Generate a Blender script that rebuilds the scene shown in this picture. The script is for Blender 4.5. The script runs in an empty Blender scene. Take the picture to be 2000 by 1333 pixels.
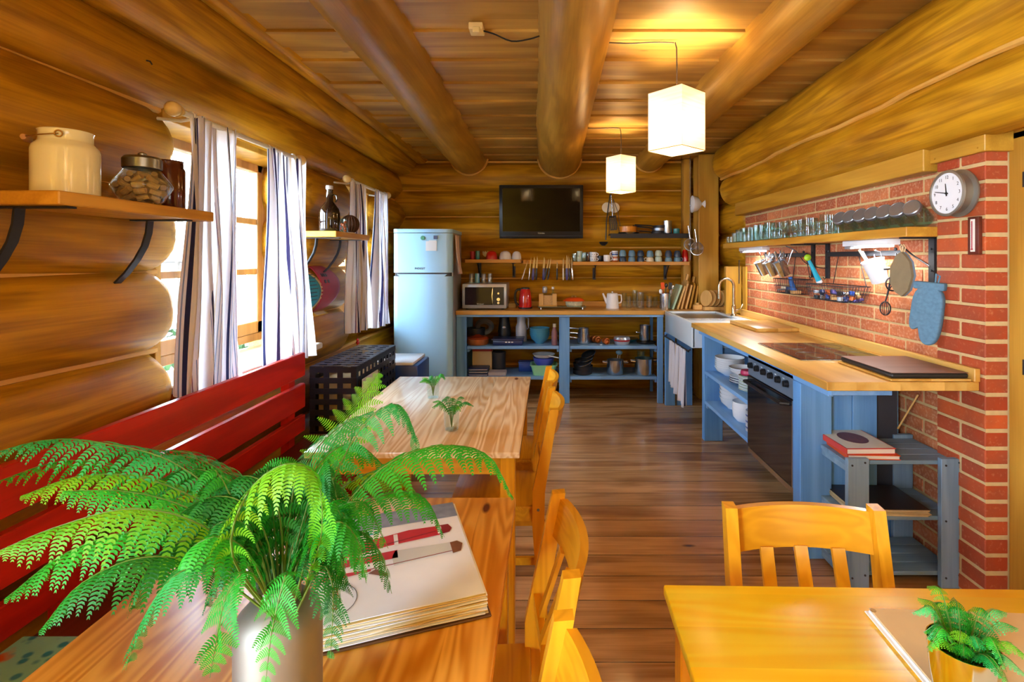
import bpy, bmesh, math, random
from mathutils import Vector, Matrix

# ---------------------------------------------------------------- camera, world, lights
PI = math.pi
R = random.Random(11)
F, CX, CY, H = 1005.0, 1070.0, 508.0, 1.42      # focal length and vanishing point in pixels, eye height in metres
scene = bpy.context.scene
COL = scene.collection

cam_d = bpy.data.cameras.new('camera')
cam = bpy.data.objects.new('camera', cam_d)
COL.objects.link(cam)
cam.location = (0, 0, H)
cam.rotation_euler = (PI / 2, 0, 0)
cam_d.sensor_width = 36.0
cam_d.lens = 36.0 * F / 2000.0
cam_d.shift_x = -(CX - 1000.0) / 2000.0
cam_d.shift_y = -(666.5 - CY) / 2000.0
cam_d.clip_start = 0.05
scene.camera = cam
scene.view_settings.view_transform = 'Standard'
scene.view_settings.look = 'None'
scene.view_settings.gamma = 1.0
scene.view_settings.use_curve_mapping = False
scene.view_settings.exposure = 0.58
try:
    scene.cycles.max_bounces = 10
    scene.cycles.diffuse_bounces = 5
    scene.cycles.transparent_max_bounces = 96
    scene.cycles.caustics_reflective = False
    scene.cycles.caustics_refractive = False
    scene.cycles.sample_clamp_indirect = 6.0
except Exception:
    pass

world = bpy.data.worlds.new('world')
scene.world = world
world.use_nodes = True
wn = world.node_tree
bg = wn.nodes['Background']
bg.inputs[0].default_value = (0.62, 0.80, 1.0, 1)
bg.inputs[1].default_value = 42.0


def lamp(name, kind, loc, rot, energy, color, **kw):
    d = bpy.data.lights.new(name, kind)
    d.energy = energy
    d.color = color
    for k, v in kw.items():
        setattr(d, k, v)
    o = bpy.data.objects.new(name, d)
    COL.objects.link(o)
    o.location = loc
    o.rotation_euler = rot
    return o


# daylight comes from the sky outside; light portals sit in the two windows and in the open bay beside and behind the camera
for loc, rot, sx, sy in (((-1.93, 2.83, 1.48), (0, -PI / 2, 0), 1.2, 1.15), ((-1.93, 4.50, 1.48), (0, -PI / 2, 0), 1.2, 0.7),
                         ((-1.75, -1.75, 1.5), (0, -PI / 2, 0), 1.5, 1.4)):
    p = lamp('window_portal', 'AREA', loc, rot, 1.0, (1, 1, 1), shape='RECTANGLE', size=sx, size_y=sy)
    p.data.cycles.is_portal = True


# soft fill lights added out of view, left and right behind the camera
lamp('side_fill_light', 'AREA', (1.85, -1.2, 1.45), (0, PI / 2, math.radians(-28)), 24, (1.0, 0.96, 0.88), shape='RECTANGLE', size=1.3, size_y=1.8)
lamp('side_fill_light', 'AREA', (-1.95, -1.5, 1.45), (0, -PI / 2, math.radians(40)), 6, (1.0, 0.96, 0.90), shape='RECTANGLE', size=1.3, size_y=1.8)


# ---------------------------------------------------------------- helpers
def WX(px, d): return (px - CX) * d / F
def WZ(py, d): return H + (CY - py) * d / F


def srgb(h):
    h = h.lstrip('#')
    v = [int(h[i:i + 2], 16) / 255 for i in (0, 2, 4)]
    return tuple((c / 12.92 if c <= 0.04045 else ((c + 0.055) / 1.055) ** 2.4) for c in v) + (1.0,)


class MB:
    """collects shapes and links them as one mesh object"""
    def __init__(s, sharp=0.6):
        s.bm = bmesh.new(); s.mi = 0; s.sharp = sharp; s.uv = None

    def _v(s, p, M=None):
        p = Vector(p)
        return s.bm.verts.new(M @ p if M is not None else p)

    def _f(s, vs):
        try:
            f = s.bm.faces.new(vs); f.material_index = s.mi; return f
        except ValueError:
            return None

    def box(s, x0, x1, y0, y1, z0, z1, bev=0.0, seg=1, M=None):
        x0, x1 = min(x0, x1), max(x0, x1); y0, y1 = min(y0, y1), max(y0, y1); z0, z1 = min(z0, z1), max(z0, z1)
        vs = [s._v((x, y, z), M) for x in (x0, x1) for y in (y0, y1) for z in (z0, z1)]
        fs = [s._f([vs[i] for i in q]) for q in ((0, 1, 3, 2), (4, 6, 7, 5), (0, 4, 5, 1), (2, 3, 7, 6), (0, 2, 6, 4), (1, 5, 7, 3))]
        if bev > 0:
            es = list({e for f in fs for e in f.edges})
            r = bmesh.ops.bevel(s.bm, geom=es, offset=bev, segments=seg, affect='EDGES', profile=0.5)
            for f in r['faces']: f.material_index = s.mi
        return s

    def ring(s, c, u, v, r, n, ph=0.0, ru=1.0, rv=1.0):
        return [s.bm.verts.new(c + u * (math.cos(2 * PI * i / n + ph) * r * ru) + v * (math.sin(2 * PI * i / n + ph) * r * rv)) for i in range(n)]

    def bridge(s, a, b):
        n = len(a)
        for i in range(n): s._f([a[i], a[(i + 1) % n], b[(i + 1) % n], b[i]])

    def tube(s, pts, r, n=8, caps=True, closed=False, ph=0.0, ru=1.0, rv=1.0, up=None):
        pts = [Vector(p) for p in pts]
        k = len(pts)
        rs = r if isinstance(r, (list, tuple)) else [r] * k
        rings = []; u = None
        for i, p in enumerate(pts):
            if closed: t = pts[(i + 1) % k] - pts[i - 1]
            else: t = pts[min(i + 1, k - 1)] - pts[max(i - 1, 0)]
            if t.length < 1e-9: t = Vector((0, 0, 1))
            t.normalize()
            if u is None:
                a = Vector(up) if up else (Vector((0, 0, 1)) if abs(t.z) < 0.9 else Vector((1, 0, 0)))
                u = (a - t * a.dot(t)).normalized()
            else:
                u = (u - t * u.dot(t))
                u = u.normalized() if u.length > 1e-6 else t.orthogonal().normalized()
            w = t.cross(u)
            rings.append(s.ring(p, u, w, rs[i], n, ph, ru, rv))
        for i in range(k - 1): s.bridge(rings[i], rings[i + 1])
        if closed: s.bridge(rings[-1], rings[0])
        elif caps:
            s._f(rings[0][::-1]); s._f(rings[-1])
        return s

    def cyl(s, p0, p1, r0, r1=None, n=16, caps=True):
        return s.tube([p0, p1], [r0, r0 if r1 is None else r1], n, caps)

    def bar(s, pts, w, t, up=(1, 0, 0)):
        # rectangular bar swept along pts, w measured along `up`, t across
        k = math.sqrt(2)
        return s.tube(pts, 0.5 * k, 4, True, False, PI / 4, w, t, up)

    def lathe(s, prof, n=24, c=(0, 0, 0), M=None, sx=1.0, sy=1.0):
        # prof: list of (radius, z); radius 0 closes to a point
        c = Vector(c); prev = None
        for (r, z) in prof:
            if r < 1e-6: cur = [s._v(c + Vector((0, 0, z)), M)]
            else: cur = [s._v(c + Vector((math.cos(2 * PI * i / n) * r * sx, math.sin(2 * PI * i / n) * r * sy, z)), M) for i in range(n)]
            if prev is not None:
                if len(prev) == 1 and len(cur) > 1:
                    for i in range(n): s._f([prev[0], cur[(i + 1) % n], cur[i]])
                elif len(cur) == 1 and len(prev) > 1:
                    for i in range(n): s._f([prev[i], prev[(i + 1) % n], cur[0]])
                elif len(cur) > 1: s.bridge(prev, cur)
            prev = cur
        return s

    def sphere(s, c, r, n=16, sc=(1, 1, 1)):
        m = max(6, n // 2)
        prof = [(math.sin(PI * i / m), -math.cos(PI * i / m)) for i in range(m + 1)]
        M = Matrix.Translation(Vector(c)) @ Matrix.Diagonal((r * sc[0], r * sc[1], r * sc[2], 1))
        return s.lathe([(max(0, a), b) for a, b in prof], n, (0, 0, 0), M)

    def prism(s, poly, h0, h1, M=None, axis='Z'):
        # polygon extruded along an axis; poly in the two other axes
        def P(a, b, h):
            return {'Z': (a, b, h), 'X': (h, a, b), 'Y': (a, h, b)}[axis]
        A = [s._v(P(a, b, h0), M) for a, b in poly]; B = [s._v(P(a, b, h1), M) for a, b in poly]
        s._f(A[::-1]); s._f(B); s.bridge(A, B)
        return s

    def build(s, name, m=None, parent=None, flat=False, loc=None, M=None):
        bm = s.bm
        if M is not None: bmesh.ops.transform(bm, matrix=M, verts=bm.verts)
        bmesh.ops.recalc_face_normals(bm, faces=bm.faces)
        if not flat:
            for f in bm.faces: f.smooth = True
            for e in bm.edges:
                if len(e.link_faces) == 2 and e.calc_face_angle(0) > s.sharp: e.smooth = False
        me = bpy.data.meshes.new(name); bm.to_mesh(me); bm.free()
        for x in (m if isinstance(m, (list, tuple)) else [m]):
            if x is not None: me.materials.append(x)
        o = bpy.data.objects.new(name, me); COL.objects.link(o)
        if parent is not None: o.parent = parent
        if loc is not None: o.location = loc
        return o


def thing(name, label, cat, loc=(0, 0, 0), rz=0.0, group=None, rot=None):
    o = bpy.data.objects.new(name, None); COL.objects.link(o)
    o.empty_display_size = 0.05
    o.location = loc
    o.rotation_euler = rot if rot is not None else (0, 0, rz)
    return tag(o, label, cat, group)


def tag(o, label, cat, group=None):
    o['label'] = label; o['category'] = cat
    if group: o['group'] = group
    return o


def struct(name, mb, m, **k):
    o = mb.build(name, m, **k); o['kind'] = 'structure'; return o


def dup(root, loc, rz=None, label=None, group=None, rot=None, scale=None):
    r = root.copy(); COL.objects.link(r); r.location = loc
    if rot is not None: r.rotation_euler = rot
    elif rz is not None: r.rotation_euler = (0, 0, rz)
    if scale is not None: r.scale = scale
    if label: r['label'] = label
    if group: r['group'] = group
    for ch in [o for o in bpy.data.objects if o.parent == root]:
        c = ch.copy(); COL.objects.link(c); c.parent = r
        for g in [o for o in bpy.data.objects if o.parent == ch]:
            d = g.copy(); COL.objects.link(d); d.parent = c
    return r


ORD = ['first', 'second', 'third', 'fourth', 'fifth', 'sixth', 'seventh', 'eighth', 'ninth', 'tenth', 'eleventh', 'twelfth', 'thirteenth',
       'fourteenth', 'fifteenth', 'sixteenth', 'seventeenth', 'eighteenth', 'nineteenth', 'twentieth']


# ---------------------------------------------------------------- materials
def new_mat(name):
    m = bpy.data.materials.new(name); m.use_nodes = True
    nt = m.node_tree
    return m, nt, nt.nodes['Principled BSDF'], nt.nodes['Material Output']


def nd(nt, t, **kw):
    n = nt.nodes.new(t)
    for k, v in kw.items():
        if k.startswith('i'):
            key = k[1:]
            n.inputs[int(key) if key.isdigit() else key].default_value = v
        else: setattr(n, k, v)
    return n


def math_n(nt, op, a, b=None, clamp=False):
    n = nt.nodes.new('ShaderNodeMath'); n.operation = op; n.use_clamp = clamp
    for i, x in enumerate((a, b)):
        if x is None: continue
        if isinstance(x, (int, float)): n.inputs[i].default_value = x
        else: nt.links.new(x, n.inputs[i])
    return n.outputs[0]


def mixc(nt, fac, a, b, blend='MIX'):
    n = nt.nodes.new('ShaderNodeMix'); n.data_type = 'RGBA'; n.blend_type = blend
    for i, x in ((0, fac), (6, a), (7, b)):
        if isinstance(x, (int, float, tuple)): n.inputs[i].default_value = x
        else: nt.links.new(x, n.inputs[i])
    return n.outputs[2]


def plain(name, col, rough=0.5, metal=0.0, var=0.08, nscale=30.0, bump=0.0, spec=0.5, coat=0.0):
    m, nt, b, out = new_mat(name)
    if isinstance(col, str): col = srgb(col)
    tc = nd(nt, 'ShaderNodeTexCoord')
    no = nd(nt, 'ShaderNodeTexNoise', iScale=nscale, iDetail=3.0)
    nt.links.new(tc.outputs['Object'], no.inputs['Vector'])
    lo = tuple(c * (1 - var) for c in col[:3]) + (1,); hi = tuple(min(1, c * (1 + var)) for c in col[:3]) + (1,)
    nt.links.new(mixc(nt, no.outputs[0], lo, hi), b.inputs['Base Color'])
    b.inputs['Roughness'].default_value = rough; b.inputs['Metallic'].default_value = metal
    b.inputs['Specular IOR Level'].default_value = spec
    b.inputs['Coat Weight'].default_value = coat
    if bump:
        bp = nd(nt, 'ShaderNodeBump', iStrength=bump, iDistance=0.002)
        nt.links.new(no.outputs[0], bp.inputs['Height']); nt.links.new(bp.outputs[0], b.inputs['Normal'])
    return m


def emit(name, col, strength, base='#ffffff'):
    m, nt, b, out = new_mat(name)
    b.inputs['Base Color'].default_value = srgb(base)
    b.inputs['Emission Color'].default_value = srgb(col); b.inputs['Emission Strength'].default_value = strength
    b.inputs['Roughness'].default_value = 0.7
    return m


def glass(name, col='#ffffff', tint=0.92, edge=0.5, rough=0.03, haze=0.007):
    m, nt, b, out = new_mat(name)
    nt.nodes.remove(b)
    c = srgb(col)
    tr = nd(nt, 'ShaderNodeBsdfTransparent'); tr.inputs[0].default_value = tuple(x * tint for x in c[:3]) + (1,)
    gl = nd(nt, 'ShaderNodeBsdfGlossy'); gl.inputs[0].default_value = (0.95, 0.98, 1, 1); gl.inputs['Roughness'].default_value = rough
    lw = nd(nt, 'ShaderNodeLayerWeight', iBlend=0.5)
    f = math_n(nt, 'ADD', math_n(nt, 'MULTIPLY', math_n(nt, 'POWER', lw.outputs['Facing'], 2.5), 0.6), 0.05 * (edge > 0.1), True)
    mx = nd(nt, 'ShaderNodeMixShader')
    df = nd(nt, 'ShaderNodeBsdfDiffuse'); df.inputs[0].default_value = tuple(0.55 + 0.4 * x for x in c[:3]) + (1,)
    m2 = nd(nt, 'ShaderNodeMixShader', i0=haze)
    nt.links.new(tr.outputs[0], m2.inputs[1]); nt.links.new(df.outputs[0], m2.inputs[2])
    nt.links.new(f, mx.inputs[0]); nt.links.new(m2.outputs[0], mx.inputs[1]); nt.links.new(gl.outputs[0], mx.inputs[2])
    nt.links.new(mx.outputs[0], out.inputs[0])
    return m


def wood(name, light, dark, axis=1, plank=0.0, pax=0, knots=0.0, rough=0.45, ring=14.0, s=1.0, gap=0.004, rnd=0.12, fiber=0.25,
         along=0.7, across=7.0, coat=0.0, knotcol='#4a2408', bump=0.15, big=0.0, bigcol=None, spec=0.4, rw=0.5):
    m, nt, b, out = new_mat(name)
    if isinstance(light, str): light = srgb(light)
    if isinstance(dark, str): dark = srgb(dark)
    tc = nd(nt, 'ShaderNodeTexCoord')
    co = tc.outputs['Object']
    info = nd(nt, 'ShaderNodeObjectInfo')
    gapf = None; val = None
    if plank:
        sep = nd(nt, 'ShaderNodeSeparateXYZ'); nt.links.new(co, sep.inputs[0])
        q = math_n(nt, 'DIVIDE', sep.outputs[pax], plank)
        idx = math_n(nt, 'FLOOR', q)
        fr = math_n(nt, 'FRACT', q)
        gapf = math_n(nt, 'LESS_THAN', math_n(nt, 'ABSOLUTE', math_n(nt, 'SUBTRACT', fr, 0.5)), 0.5 - gap / plank)
        w = nd(nt, 'ShaderNodeTexWhiteNoise', noise_dimensions='1D'); nt.links.new(idx, w.inputs['W'])
        sc = nd(nt, 'ShaderNodeVectorMath', operation='SCALE'); sc.inputs['Scale'].default_value = 17.0
        nt.links.new(w.outputs['Color'], sc.inputs[0])
        ad = nd(nt, 'ShaderNodeVectorMath', operation='ADD')
        nt.links.new(co, ad.inputs[0]); nt.links.new(sc.outputs[0], ad.inputs[1])
        co = ad.outputs[0]; val = w.outputs['Value']
    else:
        sc = nd(nt, 'ShaderNodeVectorMath', operation='SCALE'); sc.inputs['Scale'].default_value = 9.0
        cb = nd(nt, 'ShaderNodeCombineXYZ')
        for i in range(3): nt.links.new(info.outputs['Random'], cb.inputs[i])
        nt.links.new(cb.outputs[0], sc.inputs[0])
        ad = nd(nt, 'ShaderNodeVectorMath', operation='ADD')
        nt.links.new(co, ad.inputs[0]); nt.links.new(sc.outputs[0], ad.inputs[1])
        co = ad.outputs[0]; val = info.outputs['Random']

    def mapped(al, ac):
        mp = nd(nt, 'ShaderNodeMapping')
        v = [ac * s] * 3; v[axis] = al * s
        mp.inputs['Scale'].default_value = v
        nt.links.new(co, mp.inputs[0]); return mp.outputs[0]
    n1 = nd(nt, 'ShaderNodeTexNoise', iScale=1.0, iDetail=2.5, iDistortion=0.35); nt.links.new(mapped(along, across), n1.inputs['Vector'])
    rg = math_n(nt, 'SINE', math_n(nt, 'MULTIPLY', n1.outputs[0], ring * PI))
    rg = math_n(nt, 'ADD', math_n(nt, 'MULTIPLY', rg, 0.5), 0.5)
    n2 = nd(nt, 'ShaderNodeTexNoise', iScale=1.0, iDetail=3.0); nt.links.new(mapped(3.0, 130.0), n2.inputs['Vector'])
    fa = math_n(nt, 'MULTIPLY', rg, rw)
    fa = math_n(nt, 'ADD', fa, math_n(nt, 'MULTIPLY', math_n(nt, 'SUBTRACT', n1.outputs[0], 0.35), 1.1))
    fa = math_n(nt, 'ADD', fa, math_n(nt, 'MULTIPLY', math_n(nt, 'SUBTRACT', n2.outputs[0], 0.5), fiber * 2.2), True)
    colr = mixc(nt, fa, light, dark)
    if big:
        n3 = nd(nt, 'ShaderNodeTexNoise', iScale=1.0, iDetail=4.0); nt.links.new(mapped(1.3, 3.0), n3.inputs['Vector'])
        bf = math_n(nt, 'MULTIPLY', math_n(nt, 'SUBTRACT', n3.outputs[0], 0.5), 4.0, True)
        colr = mixc(nt, math_n(nt, 'MULTIPLY', bf, big), colr, srgb(bigcol) if bigcol else dark)
    if knots:
        vo = nd(nt, 'ShaderNodeTexVoronoi', iScale=1.0, feature='F1'); nt.links.new(mapped(2.4, 6.5), vo.inputs['Vector'])
        sepc = nd(nt, 'ShaderNodeSeparateColor'); nt.links.new(vo.outputs['Color'], sepc.inputs[0])
        rr = math_n(nt, 'MULTIPLY', sepc.outputs[0], 0.13)
        kf = math_n(nt, 'SUBTRACT', 1.0, math_n(nt, 'DIVIDE', vo.outputs['Distance'], rr), True)
        kf = math_n(nt, 'MULTIPLY', kf, 2.2, True)
        sel = math_n(nt, 'GREATER_THAN', sepc.outputs[1], 1.0 - knots)
        colr = mixc(nt, math_n(nt, 'MULTIPLY', kf, sel), colr, srgb(knotcol))
    hv = nd(nt, 'ShaderNodeHueSaturation')
    nt.links.new(math_n(nt, 'ADD', math_n(nt, 'MULTIPLY', math_n(nt, 'SUBTRACT', val, 0.5), 2 * rnd), 1.0), hv.inputs['Value'])
    nt.links.new(colr, hv.inputs['Color'])
    colr = hv.outputs[0]
    if gapf is not None: colr = mixc(nt, gapf, srgb('#1c0f05'), colr)
    nt.links.new(colr, b.inputs['Base Color'])
    b.inputs['Roughness'].default_value = rough
    b.inputs['Coat Weight'].default_value = coat
    b.inputs['Specular IOR Level'].default_value = spec
    b.inputs['Coat Roughness'].default_value = 0.12
    bp = nd(nt, 'ShaderNodeBump', iStrength=bump, iDistance=0.003)
    nt.links.new(n2.outputs[0], bp.inputs['Height']); nt.links.new(bp.outputs[0], b.inputs['Normal'])
    return m


# wood of the logs, boards and furniture
L1, L2 = '#d29a1e', '#8a5808'
M_logY = wood('log_wood_y', L1, L2, axis=1, ring=9, across=9.0, along=0.9, rough=0.40, knots=0.16, big=0.65, bigcol='#7a4a08', fiber=0.4, bump=0.25, spec=0.25)
M_logX = wood('log_wood_x', L1, L2, axis=0, ring=9, across=9.0, along=0.9, rough=0.40, knots=0.16, big=0.65, bigcol='#7a4a08', fiber=0.4, bump=0.25, spec=0.25)
M_beam = wood('beam_wood', '#cb9a3c', '#8f641c', axis=1, ring=5, across=8.0, along=1.0, rough=0.36, knots=0.08, big=0.6, bigcol='#7a5220', fiber=0.3)
M_ceil = wood('ceiling_boards', '#c29848', '#8c6026', axis=0, plank=0.18, pax=1, ring=8, across=3.5, along=0.6, rough=0.42, knots=0.25, rnd=0.16, gap=0.0, big=0.4, bigcol='#7a4818')
M_floor = wood('floor_boards', '#d3a470', '#93663c', axis=0, plank=0.165, pax=1, ring=7, across=8, along=1.0, rough=0.27, knots=0.2, rnd=0.15, coat=0.35, gap=0.0018, big=0.7, bigcol='#5f381a', fiber=0.45, bump=0.2)
M_caulk = plain('seam_caulk', '#d9a44c', 0.6)
M_pineY = wood('pine_y', '#f6ba52', '#c87c16', axis=1, plank=0.094, pax=0, ring=34, across=7, along=0.6, rough=0.30, knots=0.16, rnd=0.10, gap=0.0, knotcol='#6b2f0c', coat=0.05, rw=0.7, fiber=0.12, bump=0.05)
M_pineX = wood('pine_x', '#ffda2a', '#f8bc08', axis=0, plank=0.094, pax=1, ring=30, across=7, along=0.6, rough=0.26, knots=0.16, rnd=0.08, gap=0.0, knotcol='#8a3f08', coat=0.12, spec=0.3, rw=0.6, fiber=0.12, bump=0.05)
M_pinepale = wood('pine_pale', '#fae6c2', '#d6a86e', axis=1, plank=0.094, pax=0, ring=30, across=7, along=0.6, rough=0.28, knots=0.16, rnd=0.12, gap=0.0, knotcol='#6b3214', coat=0.3, rw=0.7, fiber=0.12, bump=0.05)
M_pineZ = wood('pine_z', '#eaa820', '#d08c0c', axis=2, ring=24, across=9, along=0.9, rough=0.32, knots=0.04, rnd=0.05, coat=0.2, fiber=0.12, bump=0.05)
M_pineH = wood('pine_rail', '#e2a21c', '#c8860a', axis=0, ring=24, across=9, along=0.9, rough=0.32, knots=0.0, rnd=0.05, coat=0.2, fiber=0.12, bump=0.05)
M_topX = wood('worktop_x', '#e2b05c', '#b87e2a', axis=0, plank=0.09, pax=1, ring=7, across=6, rough=0.33, rnd=0.08, gap=0.0, fiber=0.12, bump=0.03)
M_topY = wood('worktop_y', '#e6ba66', '#bf8730', axis=1, plank=0.09, pax=0, ring=7, across=6, rough=0.33, rnd=0.08, gap=0.0, fiber=0.12, bump=0.03)
M_board = wood('shelf_board_y', '#e0aa40', '#b0761c', axis=1, ring=9, across=6, rough=0.4, knots=0.1, rnd=0.05)
M_boardX = wood('shelf_board_x', '#dca045', '#b97a28', axis=0, ring=9, across=6, rough=0.4, rnd=0.05)
M_trimY = wood('trim_wood_y', '#cc9a34', '#a06e18', axis=1, ring=8, across=4, rough=0.4, knots=0.08, rnd=0.05)
M_trimZ = wood('trim_wood_z', '#cc9a38', '#a06e1c', axis=2, ring=8, across=4, rough=0.4, knots=0.08, rnd=0.05)
M_frameW = wood('window_frame_wood', '#b98a55', '#8d6236', axis=2, ring=8, across=6, rough=0.4, rnd=0.05)
M_blueZ = wood('blue_paint_z', '#76acdf', '#4f86c2', axis=2, ring=8, across=5, rough=0.45, rnd=0.05, fiber=0.3, knots=0.06, knotcol='#35547a')
M_blueX = wood('blue_paint_x', '#84b2e0', '#5c8fc6', axis=0, ring=8, across=5, rough=0.45, rnd=0.05, fiber=0.3, knots=0.06, knotcol='#35547a')
M_blueY = wood('blue_paint_y', '#84b2e0', '#5c8fc6', axis=1, ring=8, across=5, rough=0.45, rnd=0.05, fiber=0.3, knots=0.06, knotcol='#35547a')
M_greyZ = wood('grey_stain_z', '#86a0b4', '#627e94', axis=2, ring=9, across=6, rough=0.5, rnd=0.06, fiber=0.35, knots=0.15, knotcol='#4a4048')
M_greyX = wood('grey_stain_x', '#86a2b6', '#628096', axis=0, ring=9, across=6, rough=0.5, rnd=0.06, fiber=0.35, knots=0.06, knotcol='#4a4048')
M_red = wood('red_stain', '#cf2413', '#a0160b', axis=1, ring=9, across=5, rough=0.34, rnd=0.05, fiber=0.2, knots=0.12, knotcol='#5c0a08')
M_darkseat = wood('dark_seat_wood', '#6b2a18', '#3a140c', axis=1, ring=8, across=5, rough=0.35, rnd=0.05)
M_bamboo = wood('beech', '#e2b670', '#c08d45', axis=2, ring=6, across=8, rough=0.5, rnd=0.08)
M_darktop = wood('slab_top', '#8d6a5c', '#6b4c42', axis=0, ring=6, across=5, rough=0.5, rnd=0.05)

M_white = plain('white_glaze', '#eef1f4', 0.22, var=0.02)
M_cream = plain('cream_enamel', '#f3efca', 0.16, var=0.02, coat=0.5)
M_fridge = plain('fridge_enamel', '#aadcfa', 0.26, var=0.01, coat=0.2)
M_paper = plain('paper', '#eee7d6', 0.75, var=0.04)
M_beige = plain('beige_card', '#d9bd8c', 0.7, var=0.05)
M_black = plain('black_plastic', '#17171a', 0.35, var=0.1)
M_blackm = plain('black_iron', '#1d1d22', 0.5, var=0.15, bump=0.2)
M_blackbox = plain('black_straps', '#20222e', 0.33, var=0.1)
M_screen = plain('tv_screen', '#07060c', 0.05, var=0.0, spec=0.14)
M_darkgrey = plain('dark_grey_plastic', '#36383f', 0.4)
M_steel = plain('brushed_steel', '#c9cdd2', 0.24, 1.0, var=0.06)
M_steeld = plain('dark_steel', '#8a8f96', 0.3, 1.0, var=0.06)
M_alu = plain('matte_aluminium', '#a09b90', 0.6, 1.0, var=0.1)
M_brass = plain('old_brass', '#a98243', 0.4, 1.0)
M_silver = plain('silver_plastic', '#b9bec6', 0.3, 0.5, var=0.03)
M_redgl = plain('red_gloss', '#c5140f', 0.15, var=0.04, coat=0.6)
M_orange = plain('orange_enamel', '#e4531a', 0.2, var=0.05, coat=0.5)
M_brown = plain('brown_enamel', '#58200f', 0.14, var=0.05, coat=0.6)
M_ceram = plain('sink_ceramic', '#d8e4ea', 0.15, var=0.02, coat=0.4)
M_bluegl = plain('blue_glaze', '#6c93ab', 0.25, var=0.08)
M_navy = plain('navy_glaze', '#36465c', 0.25, var=0.08)
M_mint = plain('mint_glaze', '#c3d2bd', 0.25, var=0.05)
M_creamg = plain('cream_glaze', '#e6dabc', 0.25, var=0.05)
M_deepblue = plain('deep_blue_plastic', '#24499c', 0.35, var=0.06)
M_navyp = plain('navy_plastic', '#1c2c5c', 0.35, var=0.08)
M_greenp = plain('mint_plastic', '#9adfae', 0.4, var=0.04)
M_teal = plain('teal_cloth', '#5c8096', 0.9, var=0.35, nscale=60, bump=0.5)
M_cork = plain('cork', '#caa066', 0.8, var=0.25, nscale=90)
M_ivory = plain('ivory_plastic', '#e8cf8c', 0.35, var=0.02)
M_pinkcloth = plain('pale_pink_cloth', '#d6b7a4', 0.9, var=0.08)
M_redp = plain('dull_red', '#a8232a', 0.4, var=0.08)
M_pink = plain('raspberry_plastic', '#c41f52', 0.35)
M_teals = plain('teal_enamel', '#2f7f86', 0.25)
M_paneorange = plain('amber_ceramic', '#b7571d', 0.3, var=0.25, nscale=25)
M_gloss = plain('black_glass', '#1c1e24', 0.06, var=0.0, spec=0.9)
M_glossd = plain('smoked_glass', '#14162a', 0.06, var=0.0, spec=0.12)
M_hob = plain('hob_glass', '#120d0b', 0.06, var=0.0, spec=0.8)
M_rodw = plain('pale_turned_wood', '#e9cf8e', 0.35, var=0.05)
M_glass = glass('clear_glass', '#f8fdfc', 0.985, 0.22)
M_glassg = glass('greenish_glass', '#eefaf7', 0.985, 0.28)
M_glassb = plain('blue_glass', '#4f9ab8', 0.12, var=0.1, spec=0.6)
M_pane = glass('window_glass', '#ffffff', 0.98, 0.06, haze=0.0)
M_darkbottle = plain('dark_bottle_glass', '#1a0d0a', 0.08, var=0.0, spec=0.7, coat=0.5)
M_leafs = []

# ================================================================ THE SETTING
CEIL = H + 1.08            # underside of the ceiling boards
NOI = random.Random(5)


def log(mb, axis, a0, a1, cx, cz, r, round0=False, round1=False, n=28, wob=0.012, L=0.17, taper=(1, 1)):
    """a peeled log along Y or X; cx is the fixed horizontal coordinate of its centre"""
    ts = []
    k = max(2, int((a1 - a0) / 0.16))
    ts = [a0 + (a1 - a0) * i / k for i in range(k + 1)]
    if round0: ts = [a0 + L * q for q in (0.0, 0.02, 0.08, 0.18, 0.34, 0.55, 0.8)] + [t for t in ts if t > a0 + L]
    if round1: ts = [t for t in ts if t < a1 - L] + [a1 - L * q for q in (0.8, 0.55, 0.34, 0.18, 0.08, 0.02, 0.0)]
    p1, p2, p3 = NOI.random() * 6, NOI.random() * 6, NOI.random() * 6
    prev = None
    for t in ts:
        f = 1.0
        if round0 and t < a0 + L: f = min(f, math.sqrt(max(0.0, 1 - (1 - (t - a0) / L) ** 2)))
        if round1 and t > a1 - L: f = min(f, math.sqrt(max(0.0, 1 - (1 - (a1 - t) / L) ** 2)))
        f = 0.30 + 0.70 * f if (round0 or round1) and f < 1 else f
        u = (t - a0) / (a1 - a0)
        rr = r * f * (taper[0] * (1 - u) + taper[1] * u)
        dx = wob * math.sin(t * 1.7 + p1); dz = wob * 0.7 * math.sin(t * 1.3 + p2)
        ring = []
        for i in range(n):
            a = 2 * PI * i / n
            q = rr * (1 + 0.02 * math.sin(3 * a + t * 1.1 + p3) + 0.014 * math.sin(5 * a - t * 2.3 + p1))
            h = cx + dx + q * math.cos(a); z = cz + dz + q * math.sin(a)
            ring.append(mb.bm.verts.new((h, t, z) if axis == 'Y' else (t, h, z)))
        if prev is None: mb._f(ring)
        else: mb.bridge(prev, ring)
        prev = ring
    mb._f(prev)


# ---- floor
mb = MB(); mb.box(-2.05, 2.3, -2.6, 6.0, -0.08, 0.0); struct('floor', mb, M_floor)

# ---- ceiling: lapped boards running across the room
mb = MB()
y = -2.6; k = 0
rb = random.Random(3)
while y < 5.9:
    z = CEIL + (0.014 if k % 2 else 0.0) + rb.uniform(0, 0.003)
    mb.box(-2.0, 2.25, y + 0.0015, y + 0.18 - 0.0015, z, z + 0.03)
    y += 0.18; k += 1
mb.box(-2.0, 2.25, -2.6, 5.95, CEIL + 0.046, CEIL + 0.10)
struct('ceiling', mb, M_ceil)

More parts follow.
